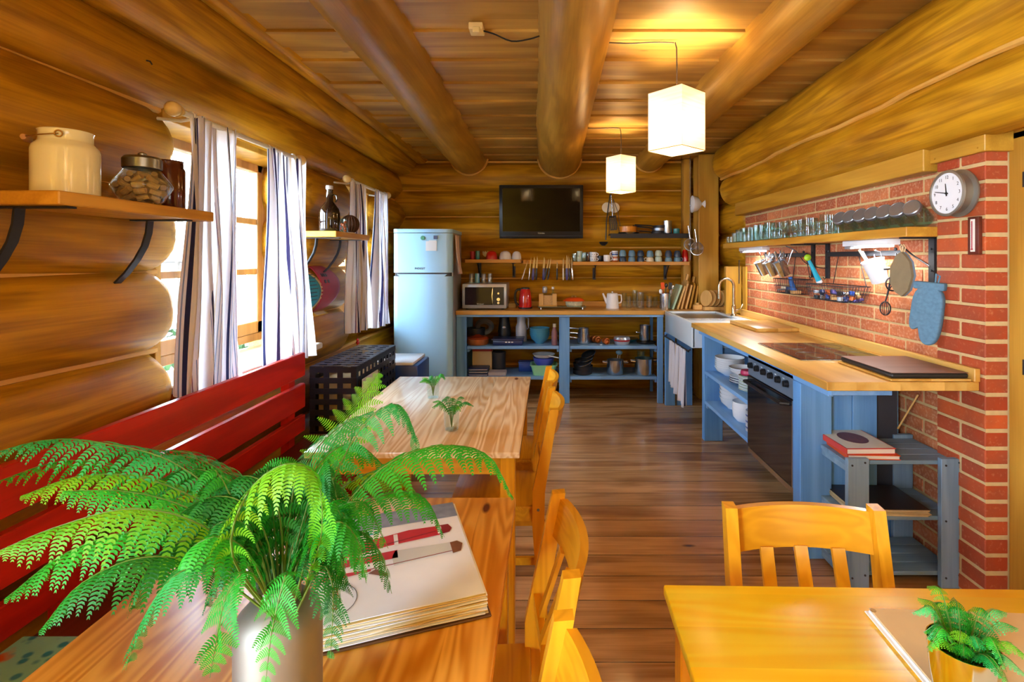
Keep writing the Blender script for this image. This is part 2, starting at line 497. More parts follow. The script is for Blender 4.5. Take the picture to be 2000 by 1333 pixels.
# ---- left wall of stacked logs with two windows
WIN = [(2.25, 3.42), (4.16, 4.86)]
SEAMS = [0.02, 0.36, 0.70, 1.04, 1.37, 1.72, 2.067, 2.38]
mb = MB()
CXL = -1.775
for i in range(len(SEAMS) - 1):
    z0, z1 = SEAMS[i], SEAMS[i + 1]; c = (z0 + z1) / 2; r = (z1 - z0) / 2 + 0.028
    if z1 < 0.9 or z0 > 2.0:
        log(mb, 'Y', -1.0, 5.95, CXL, c, r)
    else:
        log(mb, 'Y', -1.0, 2.27, CXL, c, r, round1=True)
        log(mb, 'Y', 3.36, 4.22, CXL, c, r, round0=True, round1=True, L=0.13, wob=0.002)
        log(mb, 'Y', 4.85, 5.95, CXL, c, r, round0=True)
log(mb, 'Y', -1.0, 5.95, -1.60, 2.50, 0.165)
# the wall's outer skin behind the logs, open at the windows
xa, xb = -1.99, -1.80
mb.box(xa, xb, -1.0, 2.25, 0, 2.6); mb.box(xa, xb, 3.42, 4.16, 0, 2.6); mb.box(xa, xb, 4.86, 5.95, 0, 2.6)
for a, b_ in WIN:
    mb.box(xa, xb, a, b_, 0, 0.84); mb.box(xa, xb, a, b_, 2.12, 2.6)
struct('wall_left', mb, M_logY)
mb = MB()   # caulk lines in the seams
for i, z in enumerate(SEAMS[1:]):
    for a, b_ in (((-1.0, 5.9),) if (z > 2.05 or z < 0.8) else ((-1.0, 2.2), (3.46, 4.1), (4.93, 5.9))):
        mb.tube([(CXL + 0.094, a + (b_ - a) * q / 12, z + 0.004 * math.sin(q * 1.3 + i)) for q in range(13)], 0.015, 6)
struct('trim_1', mb, M_caulk)
mb = MB(); log(mb, 'Y', -1.0, 5.7, -1.385, H + 1.13, 0.075); struct('trim_2', mb, M_logY)

# ---- back wall of logs
mb = MB()
BS = [0.0, 0.27, 0.58, 0.90, 1.22, 1.555, 1.895, 2.185, 2.50]
for i in range(len(BS) - 1):
    z0, z1 = BS[i], BS[i + 1]
    log(mb, 'X', -2.0, 1.95, 5.775, (z0 + z1) / 2, (z1 - z0) / 2 + 0.025, wob=0.007)
mb.box(-2.0, 2.0, 5.80, 5.95, 0, 2.6)
struct('wall_back', mb, M_logX)
mb = MB()
for i, z in enumerate(BS[1:-1]):
    mb.tube([(-1.7 + 3.2 * q / 12, 5.688, z + 0.004 * math.sin(q * 1.1 + i * 2)) for q in range(13)], 0.012, 6)
mb.tube([(-1.7, 5.64, CEIL - 0.005), (1.5, 5.64, CEIL - 0.005)], 0.014, 6)
for cx_, r_ in ((-0.855, 0.203), (0.128, 0.238), (1.095, 0.172)):   # pale caulk rim where each beam enters the wall
    mb.tube([(cx_ + math.cos(a) * r_, 5.585, H + 1.126 + math.sin(a) * r_) for a in [PI + PI * q / 20 for q in range(21)]], 0.012, 6)
struct('trim_3', mb, M_caulk)

# ---- round ceiling beams
for nx, fx, rn, rf in ((-0.806, -0.852, 0.164, 0.199), (0.122, 0.128, 0.168, 0.235), (1.095, 1.095, 0.165, 0.168)):
    mb = MB()
    k = 40; prev = None
    p1 = NOI.random() * 6
    for i in range(k + 1):
        t = -2.5 + (5.85 + 2.5) * i / k
        u = max(0.0, (t - 1.9) / 3.6)
        cx_ = nx + (fx - nx) * u + 0.006 * math.sin(t * 1.9 + p1); r_ = (rn + (rf - rn) * min(1, u)) * (1 + 0.012 * math.sin(t * 2.6 + p1))
        ring = [mb.bm.verts.new((cx_ + math.cos(a) * r_ * (1 + 0.02 * math.sin(3 * a + t)), t, H + 1.126 + math.sin(a) * r_)) for a in [2 * PI * j / 36 for j in range(36)]]
        if prev: mb.bridge(prev, ring)
        else: mb._f(ring)
        prev = ring
    mb._f(prev)
    tag(mb.build('ceiling_beam', M_beam), {0: 'left round log beam under the boarded ceiling', 1: 'thick middle round log beam ending above the television', 2: 'right round log beam passing behind the large paper lamp'}[0 if nx < 0 else (1 if nx < 1 else 2)], 'beam', 'round ceiling beams')

# ---- right wall: logs on top, squared board, brick below, timber post in the corner
mb = MB()
log(mb, 'Y', -2.5, 4.98, 1.735, H + 0.93, 0.185, round1=True, L=0.13)
log(mb, 'Y', -2.5, 4.95, 1.775, H + 0.655, 0.158, round1=True, L=0.13, wob=0.006)
mb.box(1.93, 2.1, -2.5, 5.95, 0, 2.6)
for z in (0.2, 0.53, 0.86, 1.19, 1.52, 1.85):    # log stubs behind the post
    log(mb, 'Y', 4.72, 5.95, 1.97, z, 0.185, round0=True, L=0.1)
struct('wall_right', mb, M_logY)
mb = MB()
mb.tube([(1.650, -1 + 5.9 * q / 30, H + 0.762 + 0.010 * math.sin(q * 0.9) + 0.004 * math.sin(q * 2.7)) for q in range(31)], 0.014, 6)
struct('trim_4', mb, M_caulk)
mb = MB(); mb.box(1.715, 1.95, 2.35, 4.72, H + 0.405, H + 0.53, 0.004); struct('trim_5', mb, M_trimY)

MORT = [1.812 - 0.0722 * k_ for k_ in range(-1, 27)]


def brick_course(mb, lay, z0, z1, segs, put):
    for a, b_ in segs:
        g = rb.uniform(-0.0015, 0.0015)
        f0 = len(mb.bm.faces)
        put(a + 0.0055, b_ - 0.0055, z0 + g, z1 + g)
        v = rb.random()
        mb.bm.faces.ensure_lookup_table()
        for f in mb.bm.faces[f0:]: f[lay] = v


def brick_material(ca, cb, sm, smf):
    m, nt, b, out = new_mat('red_brick')
    at = nd(nt, 'ShaderNodeAttribute', attribute_name='brick')
    tc = nd(nt, 'ShaderNodeTexCoord')
    n1 = nd(nt, 'ShaderNodeTexNoise', iScale=9.0, iDetail=4.0); nt.links.new(tc.outputs['Object'], n1.inputs['Vector'])
    n2 = nd(nt, 'ShaderNodeTexNoise', iScale=70.0, iDetail=3.0); nt.links.new(tc.outputs['Object'], n2.inputs['Vector'])
    c = mixc(nt, at.outputs['Fac'], srgb(ca), srgb(cb))
    c = mixc(nt, math_n(nt, 'MULTIPLY', math_n(nt, 'SUBTRACT', n1.outputs[0], 0.35), 1.6, True), c, srgb('#8a4a30'))
    c = mixc(nt, math_n(nt, 'MULTIPLY', math_n(nt, 'SUBTRACT', n2.outputs[0], smf), 2.2, True), c, srgb(sm))
    nt.links.new(c, b.inputs['Base Color']); b.inputs['Roughness'].default_value = 0.75
    bp = nd(nt, 'ShaderNodeBump', iStrength=0.5, iDistance=0.003); nt.links.new(n2.outputs[0], bp.inputs['Height']); nt.links.new(bp.outputs[0], b.inputs['Normal'])
    return m


M_brick = brick_material('#b2562c', '#d67e48', '#e0b088', 0.48)
M_brick2 = brick_material('#a63c12', '#c95a22', '#cf8a60', 0.58)
M_mortar = plain('lime_mortar', '#cdb07a', 0.9, var=0.18, nscale=40, bump=0.8)


def courses(mb, lay, a0, a1, put, off=0.0):
    for i, z in enumerate(MORT):
        z1 = z - 0.006; z0 = z - 0.0722 + 0.006
        if z0 < 0.0: continue
        a = a0; segs = []; w0 = 0.125 + off if i % 2 else 0.25
        w = w0
        while a < a1 - 0.02:
            b_ = min(a1, a + w)
            if a1 - b_ < 0.05: b_ = a1
            segs.append((a, b_)); a = b_; w = 0.25
        brick_course(mb, lay, z0, z1, segs, put)


# main brick wall
mb = MB(); lay = mb.bm.faces.layers.float.new('brick')
courses(mb, lay, 2.345, 4.70, lambda a, b_, z0, z1: mb.box(1.802, 1.88, a, b_, z0, z1, 0.003))
o = struct('wall_right_brick', mb, M_brick)
mb = MB(); mb.box(1.8055, 1.93, 2.3, 4.70, 0, 1.86); struct('wall_right_mortar', mb, M_mortar)
# brick pillar at the near end
mb = MB(); lay = mb.bm.faces.layers.float.new('brick')
for i, z in enumerate(MORT):
    z1 = z - 0.006; z0 = z - 0.0722 + 0.006
    if z0 < 0: continue
    segs = [(2.08, 2.345)] if i % 2 else [(2.08, 2.208), (2.208, 2.345)]
    brick_course(mb, lay, z0, z1, segs, lambda a, b_, c0, c1: mb.box(1.768, 1.862, a - (0.0055 if a < 2.1 else 0), b_, c0, c1, 0.004))
struct('wall_right_pillar', mb, M_brick2)
mb = MB(); mb.box(1.7715, 1.93, 2.0815, 2.34, 0, 1.86); struct('wall_pillar_mortar', mb, M_mortar)
mb = MB(); mb.box(1.745, 1.93, 2.055, 2.352, H + 0.437, H + 0.557, 0.003)
for yy, zz in ((2.09, 0.455), (2.09, 0.54), (2.32, 0.455), (2.32, 0.54)): mb.cyl((1.740, yy, H + zz), (1.746, yy, H + zz), 0.004, n=8)
struct('trim_6', mb, M_trimY)

# corner post of squared timber, with a scribed board beside it
mb = MB(); mb.box(1.54, 1.745, 5.25, 5.45, 0, CEIL, 0.006); mb.box(1.45, 1.53, 5.50, 5.60, 0, CEIL, 0.003)
struct('wall_corner_post', mb, M_trimZ)
mb = MB(); mb.box(1.655, 1.80, 4.78, 4.83, 0.92, 1.36, 0.003); struct('trim_7', mb, M_trimZ)
mb = MB(); mb.box(1.785, 1.80, 4.64, 4.72, 0.92, 1.36, 0.002); struct('trim_8', mb, M_trimZ)

# door in the right wall beside the brick pillar
mb = MB(); mb.box(1.86, 1.95, 1.98, 2.078, 0, 1.93, 0.004); mb.box(1.86, 1.95, 0.9, 2.078, 1.90, 1.99, 0.004)
d_frame = struct('door_1', mb, M_trimZ)
mb = MB(); mb.box(1.885, 1.93, 1.0, 1.978, 0.01, 1.895, 0.003); mb.build('door_leaf', M_trimZ, d_frame)
for z in (1.735, 1.0):
    mb = MB(); mb.cyl((1.872, 1.985, z - 0.04), (1.872, 1.985, z + 0.04), 0.009, n=12); mb.sphere((1.872, 1.985, z + 0.045), 0.009, 10)
    mb.box(1.858, 1.87, 1.955, 2.015, z - 0.03, z + 0.03); mb.build('hinge', M_blackm, d_frame)

# rear of the room behind the camera, and the rest of the right wall
mb = MB(); mb.box(-2.0, 2.1, -2.65, -2.55, 0, 2.6); struct('wall_front', mb, M_logX)
mb = MB(); mb.box(1.93, 1.98, -2.5, 1.0, 0, 1.95); struct('wall_right_panel', mb, M_logY)

# ---- windows
for wi, (a, b_) in enumerate(WIN):
    w = MB()
    fz0, fz1 = 0.90, 2.10; x0, x1 = -1.955, -1.875
    w.box(x0, x1, a, a + 0.05, fz0, fz1, 0.003); w.box(x0, x1, b_ - 0.05, b_, fz0, fz1, 0.003)
    w.box(x0, x1, a, b_, fz0, fz0 + 0.05, 0.003); w.box(x0, x1, a, b_, fz1 - 0.06, fz1, 0.003)
    win = struct('window_%d' % (wi + 1), w, M_frameW)
    mid = (a + b_) / 2
    ncas = 2
    spans = [(a + 0.052, mid - 0.002), (mid + 0.002, b_ - 0.052)]
    for (p, q) in spans:
        s_ = MB(); sx0, sx1 = -1.93, -1.868
        zz0, zz1 = fz0 + 0.052, fz1 - 0.062
        t_ = 0.055
        s_.box(sx0, sx1, p, p + t_, zz0, zz1, 0.004); s_.box(sx0, sx1, q - t_, q, zz0, zz1, 0.004)
        s_.box(sx0, sx1, p, q, zz0, zz0 + 0.075, 0.004); s_.box(sx0, sx1, p, q, zz1 - t_, zz1, 0.004)
        hh = (zz1 - t_) - (zz0 + 0.075)
        for j in (1, 2):
            zc = zz0 + 0.075 + hh * j / 3
            s_.box(sx0 + 0.012, sx1 - 0.008, p + t_ - 0.002, q - t_ + 0.002, zc - 0.018, zc + 0.018, 0.003)
        sash = s_.build('window_sash', M_frameW, win)
        g = MB(); g.box(-1.902, -1.898, p + t_ - 0.005, q - t_ + 0.005, zz0 + 0.07, zz1 - t_ + 0.005); g.build('window_pane', M_pane, sash)
    h_ = MB(); h_.box(-1.868, -1.86, mid - 0.012, mid + 0.012, 1.36, 1.46, 0.002); h_.tube([(-1.862, mid, 1.41), (-1.83, mid, 1.41), (-1.825, mid + 0.01, 1.41), (-1.825, mid + 0.09, 1.405)], 0.007, 8); h_.build('window_handle', M_blackm, win)
    for zz in (1.12, 1.40, 1.80):
        h_ = MB(); h_.cyl((-1.862, a + 0.05, zz - 0.035), (-1.862, a + 0.05, zz + 0.035), 0.009, n=10); h_.build('hinge', M_blackm, win)
    f_ = MB()
    f_.box(-1.88, -1.66, a - 0.03, b_ + 0.03, 2.03, 2.075, 0.003)               # head board
    f_.box(-1.88, -1.70, b_ - 0.012, b_ + 0.02, 0.87, 2.04, 0.002); f_.box(-1.88, -1.70, a - 0.02, a + 0.012, 0.87, 2.04, 0.002)
    f_.build('window_lining', M_trimZ, win)
    f_ = MB(); f_.box(-1.88, -1.50 if wi == 0 else -1.56, a - 0.01, b_ + 0.01, 0.832, 0.87, 0.006)
    f_.build('window_sill', plain('sill_white_wood', '#e6dfd0', 0.35, var=0.05), win)

# ---- outside the windows: ground, fence, bushes
mb = MB(); mb.box(-9, -2.1, -3, 12, -0.5, -0.4); struct('ground', mb, plain('outdoor_ground', '#39412a', 0.95, var=0.3, nscale=3))
M_fence = plain('dark_fence_stain', '#40352b', 0.8, var=0.2)
t = thing('garden_fence', 'slatted wooden garden fence seen through the window panes', 'fence', (-4.6, 5.5, -0.4))
for i in range(26):
    mb = MB(); mb.box(-0.015, 0.015, -3 + i * 0.3, -3 + i * 0.3 + 0.24, 0.1, 2.3, 0.004); mb.build('fence_slat', M_fence, t)
mb = MB(); mb.box(0.015, 0.06, -3, 4.8, 0.5, 0.6); mb.box(0.015, 0.06, -3, 4.8, 1.8, 1.9); mb.build('fence_rail', M_fence, t)
M_bush = plain('bush_leaves', '#24401a', 0.8, var=0.5, nscale=12)
rb2 = random.Random(9)
for i, (bx_, by_, bz_, br_) in enumerate(((-3.6, 5.3, 0.2, 0.60), (-3.6, 7.9, 0.5, 0.72), (-3.6, 6.55, -0.1, 0.5))):
    mb = MB()
    for k in range(900):
        v = Vector((rb2.gauss(0, 1), rb2.gauss(0, 1), rb2.gauss(0, 1))).normalized() * br_ * rb2.uniform(0.6, 1.0)
        u = Vector((rb2.gauss(0, 1), rb2.gauss(0, 1), rb2.gauss(0, 1))).normalized(); w_ = u.orthogonal().normalized()
        p = v
        q = [mb.bm.verts.new(p + u * 0.05), mb.bm.verts.new(p + w_ * 0.025), mb.bm.verts.new(p - u * 0.05), mb.bm.verts.new(p - w_ * 0.025)]
        mb._f(q)
    mb.tube([(0, 0, -bz_ - 0.38), (0, 0, 0)], 0.03, 6)
    o = mb.build('garden_bush', M_bush, flat=True, loc=(bx_, by_, bz_))
    tag(o, ['green bush outside the nearer window, low before the fence', 'tallest green bush outside, farthest along the fence', 'smallest green bush outside, between the other two'][i], 'bush', 'bushes outside the windows')

# ================================================================ LAMPS
def paper_mat(name, through, lvl):
    m, nt, b, out = new_mat(name)
    tc = nd(nt, 'ShaderNodeTexCoord')
    mp = nd(nt, 'ShaderNodeMapping'); mp.inputs['Scale'].default_value = (3, 3, 160)
    nt.links.new(tc.outputs['Object'], mp.inputs[0])
    n = nd(nt, 'ShaderNodeTexNoise', iScale=1.0, iDetail=3.0); nt.links.new(mp.outputs[0], n.inputs['Vector'])
    gr = nd(nt, 'ShaderNodeVectorMath', operation='LENGTH')
    mp2 = nd(nt, 'ShaderNodeMapping'); mp2.inputs['Scale'].default_value = (3.0, 3.0, 5.0); mp2.inputs['Location'].default_value = (0, 0, -0.85)
    nt.links.new(tc.outputs['Object'], mp2.inputs[0]); nt.links.new(mp2.outputs[0], gr.inputs[0])
    c = mixc(nt, n.outputs[0], srgb('#fff4da'), srgb('#f6dba6'))
    nt.links.new(c, b.inputs['Base Color']); nt.links.new(mixc(nt, n.outputs[0], srgb('#fff2d2'), srgb('#fbd48e')), b.inputs['Emission Color'])
    st = math_n(nt, 'SUBTRACT', 1.25, math_n(nt, 'MULTIPLY', gr.outputs['Value'], 0.6))
    nt.links.new(math_n(nt, 'MAXIMUM', math_n(nt, 'MULTIPLY', st, lvl), 0.4), b.inputs['Emission Strength'])
    b.inputs['Roughness'].default_value = 0.8
    tp = nd(nt, 'ShaderNodeBsdfTransparent'); tp.inputs[0].default_value = (1, 0.93, 0.8, 1)
    mx = nd(nt, 'ShaderNodeMixShader', i0=through)
    nt.links.new(b.outputs[0], mx.inputs[1]); nt.links.new(tp.outputs[0], mx.inputs[2]); nt.links.new(mx.outputs[0], out.inputs[0])
    return m


M_glow = paper_mat('glowing_paper', 0.22, 0.62)
M_glowb = paper_mat('lamp_diffuser', 0.5, 1.1)
M_cord = plain('dark_cord', '#2a1a12', 0.6)


def pendant(x, y, zb, s, h, rz, label, energy):
    t = thing('pendant_lamp', label, 'lamp', (x, y, zb), rz, 'paper pendant lamps')
    a = s / 2; e = 0.0025
    mb = MB()
    mb.box(-a, a, -a, -a + e, 0, h); mb.box(-a, a, a - e, a, 0, h); mb.box(-a, -a + e, -a, a, 0, h); mb.box(a - e, a, -a, a, 0, h)
    mb.build('lamp_shade', M_glow, t, flat=True)
    mb = MB(); mb.box(-a + 0.003, a - 0.003, -a + 0.003, a - 0.003, 0.004, 0.006); mb.build('lamp_diffuser', M_glowb, t, flat=True)
    mb = MB()
    for q in (0.0, h - 0.003): 
        for sx_, sy_ in ((1, 0), (-1, 0), (0, 1), (0, -1)):
            if sx_: mb.box(sx_ * (a - 0.001), sx_ * (a + 0.001), -a, a, q, q + 0.003)
            else: mb.box(-a, a, sy_ * (a - 0.001), sy_ * (a + 0.001), q, q + 0.003)
    mb.build('shade_frame', M_brass, t)
    mb = MB(); mb.cyl((0, 0, h - 0.1), (0, 0, h - 0.02), 0.02); mb.build('lamp_socket', M_white, t)
    mb = MB(); zt = CEIL - zb - 0.008
    mb.tube([(0, 0, h - 0.03), (0.003, 0, (h + zt) / 2), (0, 0, zt - 0.03), Vector((-0.012, 0, zt - 0.004))], 0.0032, 6)
    # the cord then runs sideways along the ceiling to the beam
    inv = Matrix.Rotation(-rz, 3, 'Z')
    pts = [inv @ Vector((-0.012 - 0.36 * q / 8 * (x - 0.25) / 0.36, 0, zt - 0.004 + 0.003 * math.sin(q))) for q in range(9)]
    mb.tube(pts, 0.0032, 6)
    mb.build('lamp_cord', M_cord, t)
    l = lamp('bulb_light', 'POINT', (0, 0, h * 0.5), (0, 0, 0), energy, (1.0, 0.85, 0.58), shadow_soft_size=0.05)
    l.parent = t
    return t


pendant(0.633, 2.53, H + 0.535, 0.195, 0.288, math.radians(41), 'large glowing square paper lamp hanging nearest, to the right of the middle beam', 32)
pendant(0.592, 4.17, H + 0.548, 0.168, 0.288, math.radians(36), 'smaller looking glowing paper lamp hanging farther back, above the hooks', 24)
pendant(-0.42, 0.40, H + 0.50, 0.20, 0.288, math.radians(10), 'paper lamp above the near left table, mirrored in the television', 30)
pendant(0.62, 0.30, H + 0.50, 0.20, 0.288, math.radians(20), 'added paper lamp above the right table, unseen over the viewer', 30)  # extra lamp added out of view to brighten the right table and chair

# ================================================================ CURTAINS AND RODS
def curtain_mat():
    m, nt, b, out = new_mat('striped_curtain')
    uv = nd(nt, 'ShaderNodeUVMap')
    sep = nd(nt, 'ShaderNodeSeparateXYZ'); nt.links.new(uv.outputs[0], sep.inputs[0])
    fr = math_n(nt, 'FRACT', math_n(nt, 'MULTIPLY', sep.outputs[0], 1.0))
    cr = nd(nt, 'ShaderNodeValToRGB'); cr.color_ramp.interpolation = 'CONSTANT'
    W_ = '#fcfbff'
    stops = [(0, W_), (0.10, '#2d2f55'), (0.135, W_), (0.155, '#8fa0c0'), (0.165, W_), (0.2, '#dcc7a8'), (0.23, W_), (0.35, '#8a6a86'), (0.375, W_), (0.395, '#3a3356'), (0.44, W_), (0.52, '#e0cdb4'),
             (0.535, W_), (0.56, '#7d8fb0'), (0.57, W_), (0.60, '#7d8fb0'), (0.61, W_), (0.66, '#9a6a78'), (0.675, W_), (0.775, '#2b2a4c'), (0.81, W_), (0.83, '#a9b4cc'), (0.84, W_), (0.88, '#e8d8bc'), (0.90, W_)]
    el = cr.color_ramp.elements
    el[0].position = 0; el[0].color = srgb(W_); el[1].position = stops[1][0]; el[1].color = srgb(stops[1][1])
    for p, c in stops[2:]:
        e = el.new(p); e.color = srgb(c)
    nt.links.new(fr, cr.inputs[0])
    nt.links.new(cr.outputs[0], b.inputs['Base Color']); b.inputs['Roughness'].default_value = 0.9
    tr = nd(nt, 'ShaderNodeBsdfTranslucent'); nt.links.new(cr.outputs[0], tr.inputs[0])
    mx = nd(nt, 'ShaderNodeMixShader', i0=0.5)
    nt.links.new(b.outputs[0], mx.inputs[1]); nt.links.new(tr.outputs[0], mx.inputs[2]); nt.links.new(mx.outputs[0], out.inputs[0])
    return m


M_curt = curtain_mat()


def curtain(label, yt0, yt1, yb0, yb1, zt, zb, folds, ph, x=-1.45, umul=3.0):
    mb = MB(sharp=3); uvl = mb.bm.loops.layers.uv.new('UVMap')
    nu, nv = folds * 12, 26
    grid = []
    for j in range(nv + 1):
        v = j / nv; row = []
        amp = 0.014 + 0.03 * min(1, v * 1.5)
        for i in range(nu + 1):
            u = i / nu
            sk = 0.06 * math.sin(v * 3 + u * 5 + ph) * v
            uu = u + 0.35 / folds * math.sin(2 * PI * folds * u * 0.5 + ph) * 0.5
            y = (yt0 + (yt1 - yt0) * uu) * (1 - v) + (yb0 + (yb1 - yb0) * uu) * v + sk * 0.25
            y += 0.012 * math.sin(2 * PI * folds * u * 2 + ph)
            xx = x + amp * math.sin(2 * PI * folds * u + ph + 1.2 * math.sin(v * 2.2 + u * 4)) + 0.012 * math.sin(v * 4 + u * 9)
            row.append(mb.bm.verts.new((xx, y, zt + (zb - zt) * v + (0.008 * math.sin(2 * PI * folds * u) if j == 0 else 0))))
        grid.append(row)
    for j in range(nv):
        for i in range(nu):
            f = mb.bm.faces.new([grid[j][i], grid[j][i + 1], grid[j + 1][i + 1], grid[j + 1][i]])
            for l, (a, b_) in zip(f.loops, ((i, j), (i + 1, j), (i + 1, j + 1), (i, j + 1))): l[uvl].uv = (a / nu * umul, 1 - b_ / nv)
    o = mb.build('curtain', M_curt)
    return tag(o, label, 'curtain', 'striped curtains')


curtain('left striped curtain of the nearer window, beside the log shelf', 2.07, 2.40, 2.02, 2.40, 2.008, 0.875, 6, 0.3, umul=3.0)
curtain('right striped curtain of the nearer window, ending behind the red bench', 2.64, 3.04, 2.70, 3.10, 2.008, 0.84, 6, 1.4, umul=3.0)
curtain('left striped curtain of the farther window, next to the small shelf', 3.77, 4.03, 3.80, 4.12, 2.008, 0.875, 4, 2.1, umul=2.0)
curtain('right striped curtain of the farther window, nearest the fridge', 4.28, 4.62, 4.27, 4.60, 2.008, 0.85, 5, 0.9, umul=2.0)
for (ya, yb, lb) in ((1.99, 3.02, 'white curtain rod with pale wooden ball ends over the nearer window'), (3.71, 4.66, 'white curtain rod with pale ball ends over the farther window')):
    t = thing('curtain_rod', lb, 'curtain rod', (-1.45, ya, 2.005), 0, 'curtain rods')
    mb = MB(); mb.cyl((0, 0.03, 0), (0, yb - ya - 0.03, 0), 0.012); mb.build('rod', M_white, t)
    for y0, s_ in ((0, 1), (yb - ya, -1)):
        mb = MB(); mb.sphere((0, y0, 0), 0.029, 20); mb.cyl((0, y0 + s_ * 0.028, 0), (0, y0 + s_ * 0.05, 0), 0.024, 0.014); mb.build('finial', M_rodw, t)
    for y0 in (0.10, yb - ya - 0.10):
        mb = MB(); mb.tube([(0.0, y0, -0.014), (-0.04, y0, -0.02), (-0.135, y0, -0.01)], 0.007, 8); mb.tube([(math.cos(a) * 0.016, y0, math.sin(a) * 0.016) for a in [2 * PI * q / 12 for q in range(12)]], 0.004, 6, closed=True); mb.build('rod_bracket', M_white, t)

# ================================================================ SHELVES ON THE LEFT WALL
def log_shelf(label, y0, y1, z, ybr, x0=-1.60, x1=-1.33, th=0.038):
    t = thing('wall_shelf', label, 'shelf', (0, 0, z), 0, 'shelves on the log wall')
    mb = MB(); mb.box(x0, x1, y0, y1, 0, th, 0.003); mb.build('shelf_board', M_board, t)
    for y in ybr:
        mb = MB()
        mb.box(x0 + 0.03, x1 - 0.02, y - 0.015, y + 0.015, -0.006, -0.001)
        pts = [(-1.50, y, -0.004), (-1.505, y, -0.05), (-1.520, y, -0.10), (-1.548, y, -0.15), (-1.585, y, -0.20), (-1.63, y, -0.245)]
        mb.bar(pts, 0.03, 0.007, up=(0, 1, 0)); mb.build('shelf_bracket', M_blackm, t)
    return t


ZS1 = H + 0.152
log_shelf('thick wooden board shelf on curved iron brackets, left of the nearer curtain', 1.40, 2.05, ZS1, (1.46, 1.94))
log_shelf('shorter wooden shelf on curved iron brackets between the two windows', 3.235, 3.84, H + 0.145, (3.34, 3.72))
zt = ZS1 + 0.038
t = thing('milk_can', 'large cream enamel milk can with a wire and wood handle on the near log shelf', 'milk can', (-1.432, 1.53, zt), 0.5)
mb = MB(); mb.lathe([(0, 0), (0.094, 0), (0.099, 0.006), (0.099, 0.145), (0.096, 0.158), (0.080, 0.174), (0.078, 0.18), (0.078, 0.205), (0.081, 0.210), (0.078, 0.212), (0.074, 0.209), (0.074, 0.17), (0.09, 0.14), (0.09, 0.01), (0, 0.01)], 40); mb.build('can_body', M_cream, t)
for sx_ in (1, -1):
    mb = MB(); mb.tube([(0.022 * math.cos(a) * 0.5, sx_ * 0.082, 0.192 + 0.010 * math.sin(a)) for a in [2 * PI * q / 12 for q in range(12)]], 0.0025, 6, closed=True); mb.build('handle_ear', M_brass, t)
mb = MB(); mb.tube([(0.0, -0.084, 0.192), (-0.05, -0.075, 0.185), (-0.10, -0.035, 0.182), (-0.11, 0, 0.18), (-0.10, 0.035, 0.182), (-0.05, 0.075, 0.185), (0.0, 0.084, 0.192)], 0.002, 6); hnd = mb.build('handle', M_brass, t)
mb = MB(); mb.lathe([(0, -0.035), (0.009, -0.032), (0.012, 0), (0.009, 0.032), (0, 0.035)], 12, M=Matrix.Translation((-0.108, 0, 0.18)) @ Matrix.Rotation(PI / 2, 4, 'X')); mb.build('handle_grip', M_frameW, hnd)

t.scale = (0.80, 0.80, 0.90)

t = thing('cork_jar', 'wide faceted glass jar full of wine corks with a metal lid', 'jar', (-1.375, 1.745, zt))
mb = MB(); mb.lathe([(0, 0), (0.05, 0), (0.062, 0.008), (0.088, 0.055), (0.088, 0.062), (0.052, 0.115), (0.050, 0.125), (0.047, 0.125), (0.049, 0.113), (0.084, 0.06), (0.06, 0.011), (0, 0.004)], 16); mb.build('jar_glass', M_glass, t)
mb = MB(); mb.lathe([(0.054, 0.118), (0.056, 0.12), (0.056, 0.150), (0.05, 0.158), (0.012, 0.162), (0.012, 0.170), (0.006, 0.174), (0, 0.174)], 28); mb.build('jar_lid', M_steeld, t)
rk = random.Random(4)
n = 0
spots = []
for lay_, (z, rad, cnt) in enumerate(((0.018, 0.040, 7), (0.038, 0.058, 9), (0.058, 0.066, 10), (0.078, 0.052, 8), (0.094, 0.034, 5))):
    for k in range(cnt):
        a = 2 * PI * k / cnt + lay_ * 0.4
        spots.append((math.cos(a) * rad, math.sin(a) * rad, z, a))
for (x, y, z, a) in spots:
    mb = MB(); mb.cyl((0, 0, -0.016), (0, 0, 0.016), 0.0095, n=10)
    o = mb.build('wine_cork', M_cork, None); o.location = (-1.375 + x, 1.745 + y, zt + z)
    o.rotation_euler = (rk.uniform(0.9, 2.2), rk.uniform(-0.5, 0.5), a + rk.uniform(-0.5, 0.5))
    tag(o, 'wine cork lying among the others inside the glass jar', 'cork', 'wine corks in the glass jar')

t = thing('enamel_can', 'tall dark brown enamel can behind the cork jar, nearest the curtain', 'can', (-1.40, 1.90, zt))
mb = MB(); mb.lathe([(0, 0), (0.050, 0), (0.052, 0.004), (0.052, 0.14), (0.046, 0.152), (0.045, 0.170), (0.048, 0.174), (0.044, 0.174), (0.042, 0.15), (0.047, 0.13), (0.047, 0.01), (0, 0.01)], 32); mb.build('can_body', M_brown, t)
for s_ in (1, -1):
    mb = MB(); mb.tube([(0.046 + 0.008 * math.sin(a), s_ * 0.0, 0.155 + 0.008 * math.cos(a)) for a in [2 * PI * q / 10 for q in range(10)]], 0.002, 6, closed=True); mb.build('handle_ear', M_brown, t)

